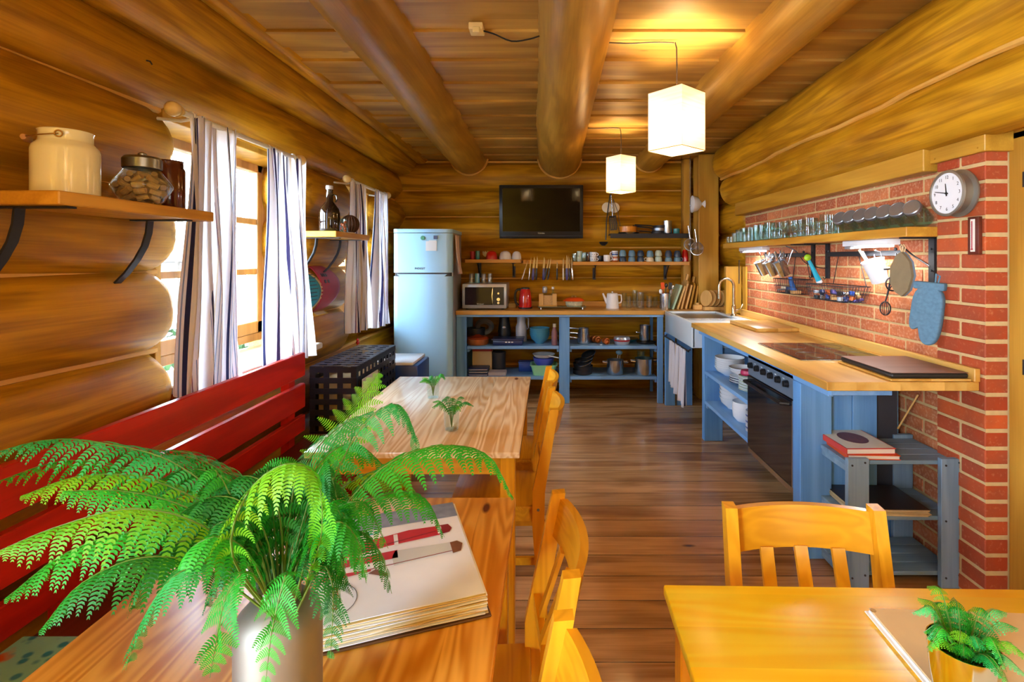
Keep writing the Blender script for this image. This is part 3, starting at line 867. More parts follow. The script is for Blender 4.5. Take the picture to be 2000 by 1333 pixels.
zt = H + 0.145 + 0.038
t = thing('swing_top_bottle', 'tall dark brown glass bottle on the small shelf between the windows', 'bottle', (-1.43, 3.37, zt))
mb = MB(); mb.lathe([(0, 0), (0.062, 0), (0.066, 0.01), (0.066, 0.12), (0.060, 0.15), (0.035, 0.185), (0.024, 0.20), (0.020, 0.27), (0.022, 0.275), (0.022, 0.285), (0, 0.285)], 28); mb.build('bottle_body', M_darkbottle, t)
mb = MB(); mb.lathe([(0.023, 0.278), (0.024, 0.30), (0.020, 0.305), (0, 0.305)], 20); mb.build('bottle_cap', M_silver, t)
mb = MB(); mb.tube([(0.02, 0, 0.245), (0.045, 0, 0.24), (0.05, 0, 0.215), (0.04, 0, 0.195)], 0.005, 8); mb.build('bottle_handle', M_darkbottle, t)
t = thing('glass_jar', 'small floral glass jar between the dark bottle and the woven ball', 'jar', (-1.42, 3.54, zt))
mb = MB(); mb.lathe([(0, 0), (0.038, 0), (0.042, 0.01), (0.042, 0.07), (0.034, 0.085), (0.036, 0.10), (0.033, 0.10), (0.031, 0.086), (0.038, 0.07), (0.038, 0.008), (0, 0.006)], 24); mb.build('jar_glass', M_glassg, t)
mb = MB()
for k in range(9): mb.sphere((0.024 * math.cos(k * 2.4), 0.024 * math.sin(k * 2.4), 0.02 + 0.007 * k), 0.011, 8)
mb.build('jar_flowers', M_orange, t)
t = thing('woven_ball', 'dark brown woven openwork ball with a light foot on the small shelf', 'ball', (-1.42, 3.69, zt))
M_woven = plain('dark_weave', '#4a2a14', 0.5, var=0.5, nscale=120, bump=0.6)
mb = MB(); mb.sphere((0, 0, 0.072), 0.062, 24)
for k in range(10):
    a = PI * k / 10
    mb.tube([(math.cos(a) * math.cos(b_) * 0.064, math.sin(a) * math.cos(b_) * 0.064, 0.072 + math.sin(b_) * 0.064) for b_ in [2 * PI * q / 28 for q in range(28)]], 0.0035, 5, closed=True)
mb.build('ball_weave', M_woven, t)
mb = MB(); mb.lathe([(0, 0), (0.032, 0), (0.034, 0.01), (0.028, 0.016), (0, 0.016)], 20); mb.build('ball_foot', M_rodw, t)

# light switch
t = thing('light_switch', 'ivory double light switch plate on the log above the bench', 'light switch', (-1.592, 1.872, H - 0.563))
mb = MB(); mb.box(-0.02, 0.007, -0.045, 0.045, -0.046, 0.046, 0.004, 2); mb.build('switch_plate', M_ivory, t)
mb = MB(); mb.box(0.006, 0.013, -0.030, 0.036, -0.032, 0.034, 0.003, 2); mb.build('switch_rocker', M_ivory, t)
# a hook on the log high above the rod, and a wooden peg hole cap
mb = MB(); mb.tube([(-1.60, 2.05, 2.215), (-1.585, 2.05, 2.212), (-1.58, 2.055, 2.20)], 0.003, 6); tag(mb.build('wall_hook', M_blackm), 'small dark hook screwed into the log above the curtain rod', 'hook')

# posters wrapped on the round log between the windows
def wrap(name, y0, y1, a0, a1, m, cz=1.205, r=0.1965, cx=CXL, curved=False, th=0.0035):
    mb = MB(); nu, nv = 10, 16; g = []
    for j in range(nv + 1):
        a = a0 + (a1 - a0) * j / nv; row = []
        for i in range(nu + 1):
            u = i / nu
            yb_ = y1
            if curved: yb_ = y1 - (y1 - y0) * 0.55 * (2 * j / nv - 1) ** 2
            y = y0 + (yb_ - y0) * u
            row.append(mb.bm.verts.new((cx + math.cos(a) * r, y, cz + math.sin(a) * r)))
        g.append(row)
    for j in range(nv):
        for i in range(nu): mb._f([g[j][i], g[j][i + 1], g[j + 1][i + 1], g[j + 1][i]])
    o = mb.build(name, m); s = o.modifiers.new('solid', 'SOLIDIFY'); s.thickness = th; s.offset = 1
    return o


RC = 0.203
D = math.radians
t = thing('round_poster', 'turquoise round paper sign with lines of writing, wrapped on the log behind the curtain', 'poster', (0, 0, 0))
o = wrap('sign_border', 3.20, 3.60, D(-58), D(56), M_rodw, r=RC, curved=True, th=0.002); o.parent = t
o = wrap('sign_paper', 3.20, 3.565, D(-53), D(51), plain('turquoise_paper', '#1f9fc4', 0.6, var=0.12), r=RC + 0.002, curved=True, th=0.002); o.parent = t
for k in range(9):
    a = D(40 - k * 7); o = wrap('writing_line', 3.40, 3.50 + 0.012 * (k % 3), a, a + D(1.6), M_navyp, r=RC + 0.0045, th=0.0006); o.parent = t
t = thing('round_poster', 'dark red round paper sign with lettering, wrapped on the log before the farther window', 'poster', (0, 0, 0))
o = wrap('sign_paper', 3.575, 3.90, D(-46), D(70), plain('red_paper', '#a3233a', 0.45, var=0.15, nscale=20), r=RC, curved=True, th=0.003); o.parent = t
for k, (ya, yb) in enumerate(((3.63, 3.65), (3.66, 3.69), (3.70, 3.72), (3.64, 3.67), (3.69, 3.72))):
    a = D(28 if k < 3 else 14); o = wrap('lettering', ya, yb, a, a + D(7), M_black, r=RC + 0.0035, th=0.0006); o.parent = t
t = thing('paper_sticker', 'small yellow and white sticker on the lower log between the windows', 'sticker', (0, 0, 0))
o = wrap('sticker_paper', 3.58, 3.84, D(48), D(66), plain('yellow_paper', '#e2c34a', 0.5), cz=0.87, r=RC, th=0.002); o.parent = t
o = wrap('sticker_label', 3.66, 3.82, D(50), D(64), M_paper, cz=0.87, r=RC + 0.002, th=0.001); o.parent = t

# ================================================================ BENCH, BOXES, FRIDGE
t = thing('bench', 'long red stained wooden bench with a slatted back along the log wall', 'bench', (0, 0, 0))
XB = -1.352
for i, (z0, z1) in enumerate(((0.775, 0.905), (0.60, 0.735), (0.47, 0.56))):
    mb = MB(); mb.box(XB - 0.03, XB, 0.25, 2.87, z0, z1, 0.004); mb.build('back_board', M_red, t)
mb = MB()
for y in (0.4, 1.5, 2.78): mb.box(XB - 0.075, XB - 0.031, y - 0.035, y + 0.035, 0.0, 0.88, 0.003)
mb.build('back_post', M_red, t)
for k, x in enumerate((-1.33, -1.20, -1.07)):
    mb = MB(); mb.box(x, x + 0.122, 0.25, 2.87, 0.42, 0.45, 0.004); mb.build('seat_board', M_darkseat, t)
for y in (0.42, 2.70):
    mb = MB(); mb.box(-1.33, -0.96, y - 0.02, y + 0.02, 0.0, 0.42, 0.003); mb.build('bench_end', M_red, t)
mb = MB(); mb.box(-0.985, -0.95, 0.30, 2.85, 0.35, 0.419, 0.003); mb.build('seat_apron', M_red, t)


def mosaic_mat():
    m, nt, b, out = new_mat('teal_pattern_cloth')
    tc = nd(nt, 'ShaderNodeTexCoord')
    v = nd(nt, 'ShaderNodeTexVoronoi', iScale=34.0); nt.links.new(tc.outputs['Object'], v.inputs['Vector'])
    n = nd(nt, 'ShaderNodeTexNoise', iScale=9.0, iDetail=3.0); nt.links.new(tc.outputs['Object'], n.inputs['Vector'])
    c = mixc(nt, math_n(nt, 'MULTIPLY', math_n(nt, 'SUBTRACT', v.outputs['Distance'], 0.25), 5, True), srgb('#0c98d8'), srgb('#8ae0ee'))
    f = math_n(nt, 'MULTIPLY', math_n(nt, 'SUBTRACT', n.outputs[0], 0.60), 14, True)
    nt.links.new(mixc(nt, f, c, srgb('#c8602a')), b.inputs['Base Color']); b.inputs['Roughness'].default_value = 0.5
    return m


mb = MB(); mb.box(-0.2, 0.2, -0.48, 0.48, 0, 0.012, 0.004, 2)
o = mb.build('seat_cloth', mosaic_mat(), loc=(-1.135, 0.83, 0.451)); tag(o, 'thin teal and orange patterned seat cloth lying on the near end of the bench', 'seat cloth')

# woven black box
def strap_box(label, x0, x1, y0, y1, z0, z1):
    t = thing('strap_box', label, 'box', ((x0 + x1) / 2, (y0 + y1) / 2, z0))
    a, b_, h = (x1 - x0) / 2, (y1 - y0) / 2, z1 - z0
    sw = 0.034; gp = 0.030; p = sw + gp
    def grid(name, umax, vmax, f):
        mb = MB()
        nu = max(2, round(umax / p)); nv = max(2, round(vmax / p)); pu = (umax - sw) / (nu - 1) if nu > 1 else 0; pv = (vmax - sw) / (nv - 1)
        for i in range(nu): f(mb, i * pu, i * pu + sw, 0, vmax, 0.0)
        for j in range(nv): f(mb, 0, umax, j * pv, j * pv + sw, 0.0022)
        mb.build(name, M_blackbox, t)
    grid('box_top', 2 * a, 2 * b_, lambda mb, u0, u1, v0, v1, e: mb.box(-a + u0, -a + u1, -b_ + v0, -b_ + v1, h - 0.004 + e, h - 0.002 + e, 0))
    for s_ in (-1, 1):
        grid('box_side', 2 * b_, h - 0.004, lambda mb, u0, u1, v0, v1, e: mb.box(s_ * (a - 0.002 + e), s_ * (a + e), -b_ + u0, -b_ + u1, v0, v1))
        grid('box_end', 2 * a, h - 0.004, lambda mb, u0, u1, v0, v1, e: mb.box(-a + u0, -a + u1, s_ * (b_ - 0.002 + e), s_ * (b_ + e), v0, v1))
    return t


strap_box('large box woven from black metal straps between the bench and the fridge', -1.425, -1.145, 3.08, 3.86, 0.36, 0.782)
mb = MB(); mb.box(-1.44, -1.12, 3.06, 3.92, 0.0, 0.355, 0.006); tag(mb.build('low_chest', M_darkseat), 'low dark wooden chest under the black strap box', 'chest')
mb = MB(); mb.box(-1.40, -1.17, 3.14, 3.60, 0.36, 0.70, 0.004); tag(mb.build('paper_carton', M_beige), 'pale carton standing inside the black strap box', 'carton')
mb = MB(); mb.box(-0.0015, 0.0015, -0.14, 0.14, 0, 0.30)
tag(mb.build('white_card', M_white, loc=(-1.118, 3.24, 0.40)), 'blank white card leaning on the side of the black strap box', 'card')
# cool box
t = thing('cool_box', 'blue cool box with a white lid beside the fridge', 'cool box', (-1.195, 4.12, 0.36))
mb = MB(); mb.box(-0.16, 0.20, -0.18, 0.20, 0, 0.25, 0.012, 2); mb.build('box_body', M_deepblue, t)
mb = MB(); mb.box(-0.165, 0.165, -0.185, 0.205, 0.25, 0.275, 0.008, 2); mb.build('box_lid', M_white, t)
mb = MB(); mb.box(-1.38, -0.985, 3.93, 4.36, 0.0, 0.355, 0.006); tag(mb.build('low_stool', M_darkseat), 'dark low stool carrying the blue cool box', 'stool')
# tassel hanging from the sill
t = thing('tassel', 'red tassel charm hanging below the farther window sill', 'tassel', (-1.53, 4.14, 0.835))
mb = MB(); mb.tube([(0, 0, 0), (0, 0, -0.05)], 0.0015, 5); mb.build('tassel_cord', M_redgl, t)
mb = MB(); mb.sphere((0, 0, -0.058), 0.012, 12); mb.sphere((0, 0, -0.08), 0.015, 12); mb.build('tassel_bead', M_redgl, t)
mb = MB(); mb.lathe([(0.006, -0.09), (0.014, -0.14), (0.017, -0.155), (0, -0.155)], 12); mb.build('tassel_fringe', M_redgl, t)

# fridge
t = thing('fridge', 'tall pale blue white fridge freezer with rounded doors by the worktop', 'fridge', (-1.185, 5.12, 0))
fw, fr_ = 0.28, -0.27
def rounded(w, yb, yf, rad, n=8):
    p = [(-w, yb), (w, yb)]
    for i in range(n + 1):
        a = -PI / 2 * i / n
        p.append((w - rad + rad * math.cos(a), yf + rad + rad * math.sin(a)))
    for i in range(n + 1):
        a = -PI / 2 - PI / 2 * i / n
        p.append((-w + rad + rad * math.cos(a), yf + rad + rad * math.sin(a)))
    return p
mb = MB(); mb.box(-fw + 0.004, fw - 0.004, -0.20, 0.28, 0.03, 1.68, 0.004); mb.build('fridge_body', M_silver, t)
mb = MB(); mb.prism(rounded(fw, -0.195, fr_, 0.055), 0.06, 1.265); mb.build('lower_door', M_fridge, t)
mb = MB(); mb.prism(rounded(fw, -0.195, fr_, 0.055), 1.300, 1.672); mb.build('upper_door', M_fridge, t)
mb = MB(); mb.prism(rounded(fw + 0.002, 0.28, fr_ - 0.002, 0.055), 1.678, 1.712); mb.build('fridge_top', M_fridge, t)
mb = MB(); mb.prism(rounded(fw - 0.012, -0.195, fr_ + 0.012, 0.05), 1.262, 1.302); mb.build('door_gap', M_darkgrey, t)
mb = MB(); mb.prism([(-0.21, 1.2645), (0.21, 1.2645), (0.235, 1.285), (-0.235, 1.285)], fr_ - 0.003, fr_ + 0.02, axis='Y'); mb.build('door_handle', M_fridge, t)
mb = MB()
for sx_ in (-1, 1):
    for y in (-0.15, 0.22): mb.cyl((sx_ * 0.22, y, 0), (sx_ * 0.22, y, 0.031), 0.018, n=12)
mb.build('fridge_foot', M_black, t)


def text(name, body, size, m, loc, rot, parent=None, depth=0.0006):
    cu = bpy.data.curves.new(name, 'FONT'); cu.body = body; cu.size = size; cu.extrude = depth; cu.align_x = 'CENTER'; cu.align_y = 'CENTER'
    tmp = bpy.data.objects.new(name, cu); COL.objects.link(tmp)
    dg = bpy.context.evaluated_depsgraph_get()
    me = bpy.data.meshes.new_from_object(tmp.evaluated_get(dg))
    bpy.data.objects.remove(tmp)
    me.materials.clear(); me.materials.append(m)
    o = bpy.data.objects.new(name, me); COL.objects.link(o)
    o.location = loc; o.rotation_euler = rot
    if parent is not None: o.parent = parent
    return o


text('lettering', 'INDESIT', 0.028, M_darkgrey, (-0.02, fr_ - 0.001, 1.338), (PI / 2, 0, 0), t)
fy = 5.12 + fr_ - 0.004
mb = MB(); mb.lathe([(0, 0), (0.021, 0), (0.021, 0.003), (0.017, 0.006), (0, 0.006)], 16, M=Matrix.Rotation(PI / 2, 4, 'X'))
tag(mb.build('fridge_magnet', plain('green_magnet', '#4d9476', 0.5, var=0.3, nscale=120), loc=(WX(826, 4.85), fy, WZ(465, 4.85))), 'round green magnet on the freezer door', 'magnet', 'fridge magnets')
mb = MB(); mb.box(-0.019, 0.019, -0.004, 0, -0.017, 0.017, 0.001); 
tag(mb.build('fridge_magnet', plain('violet_magnet', '#5a6688', 0.5, var=0.3, nscale=120), loc=(WX(851, 4.85), fy, WZ(464, 4.85))), 'square violet magnet holding a note on the freezer door', 'magnet', 'fridge magnets')
mb = MB(); mb.box(-0.05, 0.055, -0.0012, 0, -0.05, 0.042); mb.box(-0.02, 0.05, -0.0022, -0.001, -0.048, 0.05)
tag(mb.build('paper_note', M_white, loc=(WX(842, 4.85), fy + 0.003, WZ(480, 4.85))), 'white paper note under the magnets on the freezer door', 'note')
# cloth on the fridge side
mb = MB(sharp=3); g = []
for j in range(15):
    v = j / 14; row = []
    for i in range(9):
        u = i / 8; row.append(mb.bm.verts.new((-0.893 + 0.012 * math.sin(u * 9 + v) * (0.3 + v) + 0.03 * v ** 2 + 0.012, 4.90 + 0.17 * u * (1 - 0.2 * v), 1.655 - 0.37 * v)))
    g.append(row)
for j in range(14):
    for i in range(8): mb._f([g[j][i], g[j][i + 1], g[j + 1][i + 1], g[j + 1][i]])
o = mb.build('kitchen_cloth', M_pinkcloth); s = o.modifiers.new('s', 'SOLIDIFY'); s.thickness = 0.006
tag(o, 'pale pinkish kitchen cloth hanging on the right side of the fridge', 'cloth')

# ================================================================ TABLES
def table(label, x0, x1, y0, y1, m, legm, zt=0.75, rz=0.0, th=0.022, mleg=None, group='pine dining tables'):
    cx_, cy_ = (x0 + x1) / 2, (y0 + y1) / 2; a, b_ = (x1 - x0) / 2, (y1 - y0) / 2
    t = thing('dining_table', label, 'table', (cx_, cy_, 0), rz, group)
    mb = MB(); mb.box(-a, a, -b_, b_, zt - th, zt, 0.004, 2); mb.build('table_top', m, t)
    mb = MB(); i_ = 0.05
    for s_ in (-1, 1): mb.box(s_ * (a - i_), s_ * (a - i_ - 0.02), -b_ + 0.06, b_ - 0.06, zt - th - 0.075, zt - th - 0.0005)
    for s_ in (-1, 1): mb.box(-a + 0.06, a - 0.06, s_ * (b_ - i_), s_ * (b_ - i_ - 0.02), zt - th - 0.075, zt - th - 0.0005)
    mb.build('apron', M_pineH, t)
    for sx_ in (-1, 1):
        for sy_ in (-1, 1):
            mb = MB(); X, Y = sx_ * (a - 0.045), sy_ * (b_ - 0.045); w = 0.026
            mb.box(X - w, X + w, Y - w, Y + w, 0, zt - th - 0.0008, 0.003); mb.build('table_leg', M_pineZ, t)
    return t


table('pale pine table farther away along the bench with two glass vases', -0.85, -0.098, 1.79, 2.955, M_pinepale, None)
table('near pine table under the big fern bouquet and open magazines', -0.838, -0.090, 0.27, 1.452, M_pineY, None)
table('orange pine table at the lower right with a folder and metal cup', 0.226, 0.968, -0.13, 1.055, M_pineX, None, rz=math.radians(-1.2))

# ================================================================ CHAIRS
def make_chair(label):
    t = thing('dining_chair', label, 'chair', (0, 0, 0), 0, 'pine dining chairs')
    w, d_, hs, ht = 0.345, 0.36, 0.44, 0.825
    mb = MB(); mb.box(-w / 2 - 0.005, w / 2 + 0.005, -0.15, 0.20, hs - 0.018, hs, 0.006, 2); mb.build('seat', M_pineH, t)
    for sx_ in (-1, 1):
        mb = MB(); x = sx_ * (w / 2 - 0.02); mb.bar([(x, 0.165, 0), (x, 0.165, hs - 0.019)], 0.032, 0.036); mb.build('front_leg', M_pineZ, t)
        mb = MB(); x = sx_ * (w / 2 + 0.001)
        prof = [(-0.195, 0.0), (-0.160, 0.0), (-0.135, 0.36), (-0.135, 0.50), (-0.205, ht), (-0.238, ht + 0.002), (-0.185, 0.50), (-0.182, 0.36)]
        mb.prism(prof, x - 0.014, x + 0.014, axis='X'); r = mb.build('rear_post', M_pineZ, t)
        mb = MB(); mb.cyl((x + sx_ * 0.0135, -0.158, 0.43), (x + sx_ * 0.0155, -0.158, 0.43), 0.006, n=12); mb.build('bolt_head', M_steeld, r)
    # curved top rail
    mb = MB(); n_ = 14; A = []
    for i in range(n_ + 1):
        u = -1 + 2 * i / n_; x = u * (w / 2 - 0.012); yb_ = -0.030 * (1 - u * u)
        def yy(z): return -0.150 - (z - 0.50) * 0.22
        z0, z1 = ht - 0.105, ht - 0.012
        A.append([mb.bm.verts.new((x, yy(z0) + yb_ - 0.006, z0)), mb.bm.verts.new((x, yy(z0) + yb_ - 0.024, z0)), mb.bm.verts.new((x, yy(z1) + yb_ - 0.024, z1)), mb.bm.verts.new((x, yy(z1) + yb_ - 0.006, z1))])
    for i in range(n_): mb.bridge(A[i], A[i + 1])
    mb._f(A[0]); mb._f(A[-1]); mb.build('top_rail', M_pineH, t)
    mb = MB(); mb.bar([(-w / 2 + 0.012, -0.165, 0.555), (0, -0.178, 0.555), (w / 2 - 0.012, -0.165, 0.555)], 0.04, 0.016, up=(0, 0, 1)); mb.build('lower_rail', M_pineH, t)
    for k in (-1, 0, 1):
        mb = MB(); x = k * 0.085; dy = -0.045 * (1 - (k * 0.55) ** 2)
        mb.bar([(x, -0.172, 0.57), (x, -0.205 + dy * 0.6, ht - 0.10)], 0.03, 0.010); mb.build('back_slat', M_pineZ, t)
    for sx_ in (-1, 1):
        mb = MB(); x = sx_ * (w / 2 - 0.02); mb.bar([(x, -0.145, 0.21), (x, 0.15, 0.21)], 0.014, 0.03); mb.build('stretcher', M_pineH, t)
        mb = MB(); mb.bar([(x, -0.145, 0.395), (x, 0.15, 0.395)], 0.016, 0.045); mb.build('seat_rail', M_pineH, t)
    mb = MB(); mb.bar([(-w / 2 + 0.03, 0.16, 0.395), (w / 2 - 0.03, 0.16, 0.395)], 0.016, 0.045, up=(0, 1, 0)); mb.build('seat_rail', M_pineH, t)
    mb = MB(); mb.bar([(-w / 2 + 0.02, -0.16, 0.29), (w / 2 - 0.02, -0.16, 0.29)], 0.016, 0.035, up=(0, 1, 0)); mb.build('stretcher', M_pineH, t)
    return t


ch = make_chair('pine chair at the far side of the right table, its curved back facing the viewer')
ch.location = (0.606, 1.02, 0); ch.rotation_euler = (0, 0, PI + math.radians(-2))
# chair faces +Y by default; the aisle chairs face -X
for (x, y, a, lb) in ((-0.215, 2.70, 0.0, 'farther of the two pine chairs pushed under the far pale table'),
                      (-0.20, 2.22, 0.02, 'nearer of the two pine chairs pushed under the far pale table'),
                      (-0.185, 1.135, 0.05, 'farther of the two pine chairs at the near table, beside the magazines'),
                      (-0.19, 0.68, 0.03, 'nearest pine chair, only its back top showing at the bottom edge')):
    dup(ch, (x, y, 0), PI / 2 + a, lb)

# ================================================================ SHELF STAND, LOWER RIGHT
t = thing('shelf_stand', 'grey blue wooden open shelf stand holding cookbooks beside the brick pillar', 'shelf', (0, 0, 0))
sx0, sx1, sy0, sy1 = 1.292, 1.79, 2.215, 2.545
for x0_, x1_ in ((sx0, sx0 + 0.092), (sx1 - 0.095, sx1)):
    for y0_ in (sy0, sy1 - 0.024):
        mb = MB(); mb.box(x0_, x1_, y0_, y0_ + 0.024, 0.004, 0.562, 0.002); lg = mb.build('stand_post', M_greyZ, t)
        if y0_ == sy0:
            for z in (0.53, 0.29, 0.045):
                for q in (0.2, 0.8):
                    mb = MB(); xx = x0_ + (x1_ - x0_) * q; mb.cyl((xx, y0_ - 0.002, z + 0.02 * q), (xx, y0_ + 0.001, z + 0.02 * q), 0.0045, n=8); mb.build('screw_head', M_black, lg)
        mb = MB(); mb.box(x0_ + 0.01, x1_ - 0.01, y0_ + 0.001, y0_ + 0.023, 0, 0.004); mb.build('foot_pad', M_black, lg)
for z in (0.528, 0.285, 0.045):
    for k in range(4):
        ya = sy0 + 0.026 + k * 0.0703
        mb = MB(); mb.box(sx0 + 0.004 if z < 0.5 else sx0 + 0.002, sx1 - 0.004, ya, ya + 0.068, z, z + 0.018, 0.002); mb.build('shelf_slat', M_greyX, t)
    for x in (sx0 + 0.006, sx1 - 0.026):
        mb = MB(); mb.box(x, x + 0.02, sy0 + 0.025, sy1 - 0.025, z - 0.03, z - 0.0005, 0.002); mb.build('shelf_bearer', M_greyX, t)


def book(name, label, cat, cx_, cy_, z, w, l, th, rz, cover, pages=M_paper, group=None, rag=False, over=0.004):
    t = thing(name, label, cat, (cx_, cy_, z), rz, group)
    mb = MB(); mb.box(-w / 2, w / 2, -l / 2, l / 2, 0, 0.003, 0.001); mb.box(-w / 2, w / 2, -l / 2, l / 2, th - 0.003, th, 0.001)
    if not rag: mb.box(-w / 2, -w / 2 + 0.003, -l / 2, l / 2, 0, th)
    c = mb.build('book_cover', cover, t)
    mb = MB()
    if rag:
        rr_ = random.Random(8)
        for k in range(14):
            e = [rr_.uniform(-0.004, 0.012) for _ in range(4)]
            mb.box(-w / 2 + e[0], w / 2 - e[1], -l / 2 + e[2] - 0.004, l / 2 - e[3], 0.003 + k * (th - 0.006) / 14, 0.003 + (k + 0.75) * (th - 0.006) / 14, 0, M=Matrix.Rotation(rr_.uniform(-0.02, 0.02), 4, 'Z'))
    else: mb.box(-w / 2 + 0.002, w / 2 - over, -l / 2 + over, l / 2 - over, 0.003, th - 0.003)
    mb.build('book_pages', pages, t)
    return t


zb = 0.5465
b1 = book('cookbook', 'orange cookbook lying under the other one on top of the stand', 'book', 1.432, 2.385, zb, 0.225, 0.28, 0.020, math.radians(-3), M_orange, group='cookbooks on the stand')
b2 = book('cookbook', 'cream cookbook with a roast dish on its cover, topmost on the stand', 'book', 1.415, 2.39, zb + 0.0205, 0.22, 0.275, 0.026, math.radians(1), plain('red_cover', '#d8422e', 0.35), group='cookbooks on the stand')
mb = MB(); mb.box(-0.104, 0.104, -0.130, 0.130, 0.026, 0.0265); mb.build('cover_panel', plain('cream_cover', '#e9dfc4', 0.4), b2)
mb = MB(); mb.lathe([(0.06, 0.0266), (0.06, 0.0272), (0, 0.0272)], 32, sx=1.0, sy=1.25); mb.build('dish_picture', plain('roast_print', '#6b2a12', 0.45, var=0.7, nscale=60), b2)
book('document_folder', 'dark brown folder with ragged yellowed pages on the middle shelf', 'folder', 1.50, 2.362, 0.3035, 0.33, 0.245, 0.030, math.radians(-1.5), plain('dark_leather', '#2a1a14', 0.4, var=0.2), plain('yellowed_paper', '#dcc79c', 0.8, var=0.15, nscale=60), rag=True)

# ================================================================ MAGAZINES ON THE NEAR TABLE
zt = 0.7505
ang = math.radians(19.5)
mc = Vector((-0.116, 0.971, 0)) + Matrix.Rotation(ang, 3, 'Z') @ Vector((-0.15, 0.195, 0))
t = thing('magazine_binder', 'thick open binder of old magazines on the near table, trouser drawing on top', 'magazines', (mc.x, mc.y, zt), ang)
mb = MB(); mb.box(-0.162, 0.158, -0.205, 0.20, 0, 0.004, 0.0015); mb.build('binder_cover', plain('brown_board', '#5c3a1c', 0.5), t)
M_old = [plain('old_page', '#e9dcb4', 0.7, var=0.06), plain('older_page', '#dcc07a', 0.75, var=0.1), plain('white_page', '#f0f3f8', 0.6, var=0.03)]
rr_ = random.Random(2)
for k in range(16):
    z = 0.0045 + k * 0.0022; e = 0.010 * (1 - k / 16)
    mb = MB()
    x1_ = 0.15 + rr_.uniform(-0.004, 0.004); yb_ = -0.19 - e + rr_.uniform(-0.003, 0.003); nn = 10
    up_ = []; lo_ = []
    zz = lambda y: z + 0.010 * (1 - min(1, (y + 0.2) / 0.4)) * 0 + 0.0006 * math.sin(y * 30 + k)
    cols = []
    for j in range(nn + 1):
        x = -0.155 + (x1_ + 0.155) * j / nn
        rag_ = rr_.uniform(-0.002, 0.002) if k in (4, 5, 9) else 0
        cols.append([mb.bm.verts.new((x, yb_ + rag_ * 3, z + 0.0007 * math.sin(x * 26 + k))), mb.bm.verts.new((x, 0.195, z)), mb.bm.verts.new((x, 0.195, z + 0.0015)), mb.bm.verts.new((x, yb_ + rag_ * 3, z + 0.0015 + 0.0007 * math.sin(x * 26 + k)))])
    for j in range(nn): mb.bridge(cols[j], cols[j + 1])
    mb._f(cols[0]); mb._f(cols[-1])
    mb.build('page_stack', M_old[2] if k == 15 else M_old[(k * 5) % 3 if k != 5 else 1], t)
zp = 0.0045 + 15 * 0.0022 + 0.0023
def ink(name, poly, m, z=zp, th=0.0003):
    mb = MB(); mb.prism(poly, z, z + th); return mb.build(name, m, t)
M_inkred = plain('printed_red', '#c41f22', 0.4, var=0.12, nscale=50)
M_inkredd = plain('printed_dark_red', '#8a1518', 0.4, var=0.1)
M_inkgrey = plain('printed_grey', '#cfd2cc', 0.5, var=0.06)
M_inkphoto = plain('printed_photo', '#7c8699', 0.5, var=0.75, nscale=28)
M_inkbrown = plain('printed_brown', '#7a4a26', 0.5, var=0.3, nscale=80)
# page frame: x right, y up the page (away from the viewer)
ink('photo_print', [(-0.15, 0.12), (0.148, 0.12), (0.148, 0.193), (-0.15, 0.193)], M_inkphoto)
ink('trouser_drawing', [(-0.15, 0.005), (-0.02, 0.035), (0.095, 0.045), (0.098, 0.085), (0.03, 0.088), (-0.06, 0.070), (-0.15, 0.035)], M_inkred)
ink('trouser_drawing', [(-0.15, -0.02), (0.0, -0.018), (0.0, 0.012), (-0.15, 0.005)], M_inkred, zp + 0.0001)
ink('trouser_cuff', [(-0.005, 0.030), (0.004, 0.030), (0.004, 0.078), (-0.005, 0.078)], M_white, zp + 0.0002)
ink('trouser_fold', [(-0.14, 0.018), (0.09, 0.062), (0.09, 0.065), (-0.14, 0.022)], M_inkredd, zp + 0.0002)
ink('shoe_drawing', [(0.095, 0.046), (0.118, 0.050), (0.126, 0.066), (0.120, 0.086), (0.098, 0.086)], M_inkredd, zp + 0.0002)
ink('shoe_drawing', [(0.092, 0.05), (0.100, 0.05), (0.103, 0.08), (0.094, 0.08)], M_white, zp + 0.0003)
ink('trouser_drawing', [(-0.01, -0.045), (0.115, -0.030), (0.118, 0.004), (-0.005, 0.010), (-0.012, -0.012)], M_inkgrey, zp + 0.0001)
ink('trouser_outline', [(-0.15, -0.05), (0.115, -0.031), (0.115, -0.029), (-0.15, -0.048)], M_inkredd, zp + 0.0003)
ink('shoe_drawing', [(0.112, -0.040), (0.130, -0.036), (0.138, -0.008), (0.128, 0.006), (0.112, 0.004)], M_inkbrown, zp + 0.0002)
ink('trouser_drawing', [(-0.15, -0.058), (-0.055, -0.050), (-0.055, -0.043), (-0.15, -0.040)], M_inkred, zp + 0.0004)
ink('hand_drawing', [(-0.06, -0.056), (-0.028, -0.078), (-0.022, -0.070), (-0.045, -0.046)], M_inkbrown, zp + 0.0004)
for i in range(7):
    ink('page_lettering', [(-0.135 + 0.000, -0.155 + i * 0.012), (-0.128, -0.155 + i * 0.012), (-0.128, -0.147 + i * 0.012), (-0.135, -0.147 + i * 0.012)], M_black, zp + 0.0001)
    ink('page_lettering', [(-0.122, -0.150 + i * 0.010), (-0.114, -0.150 + i * 0.010), (-0.114, -0.143 + i * 0.010), (-0.122, -0.143 + i * 0.010)], M_inkred, zp + 0.0001)
for (xa_, ya_) in ((-0.06, 0.095), (-0.045, 0.10), (-0.06, 0.108)): ink('page_lettering', [(xa_, ya_), (xa_ + 0.012, ya_), (xa_ + 0.012, ya_ + 0.007), (xa_, ya_ + 0.007)], plain('printed_teal', '#3fa9b5', 0.5))
mb = MB(); mb.tube([(-0.125 + 0.045 * math.cos(a), -0.12 + 0.05 * math.sin(a), zp + 0.0004) for a in [-1.4 + 2.8 * q / 20 for q in range(21)]], 0.0006, 4); mb.build('circle_line', M_black, t)

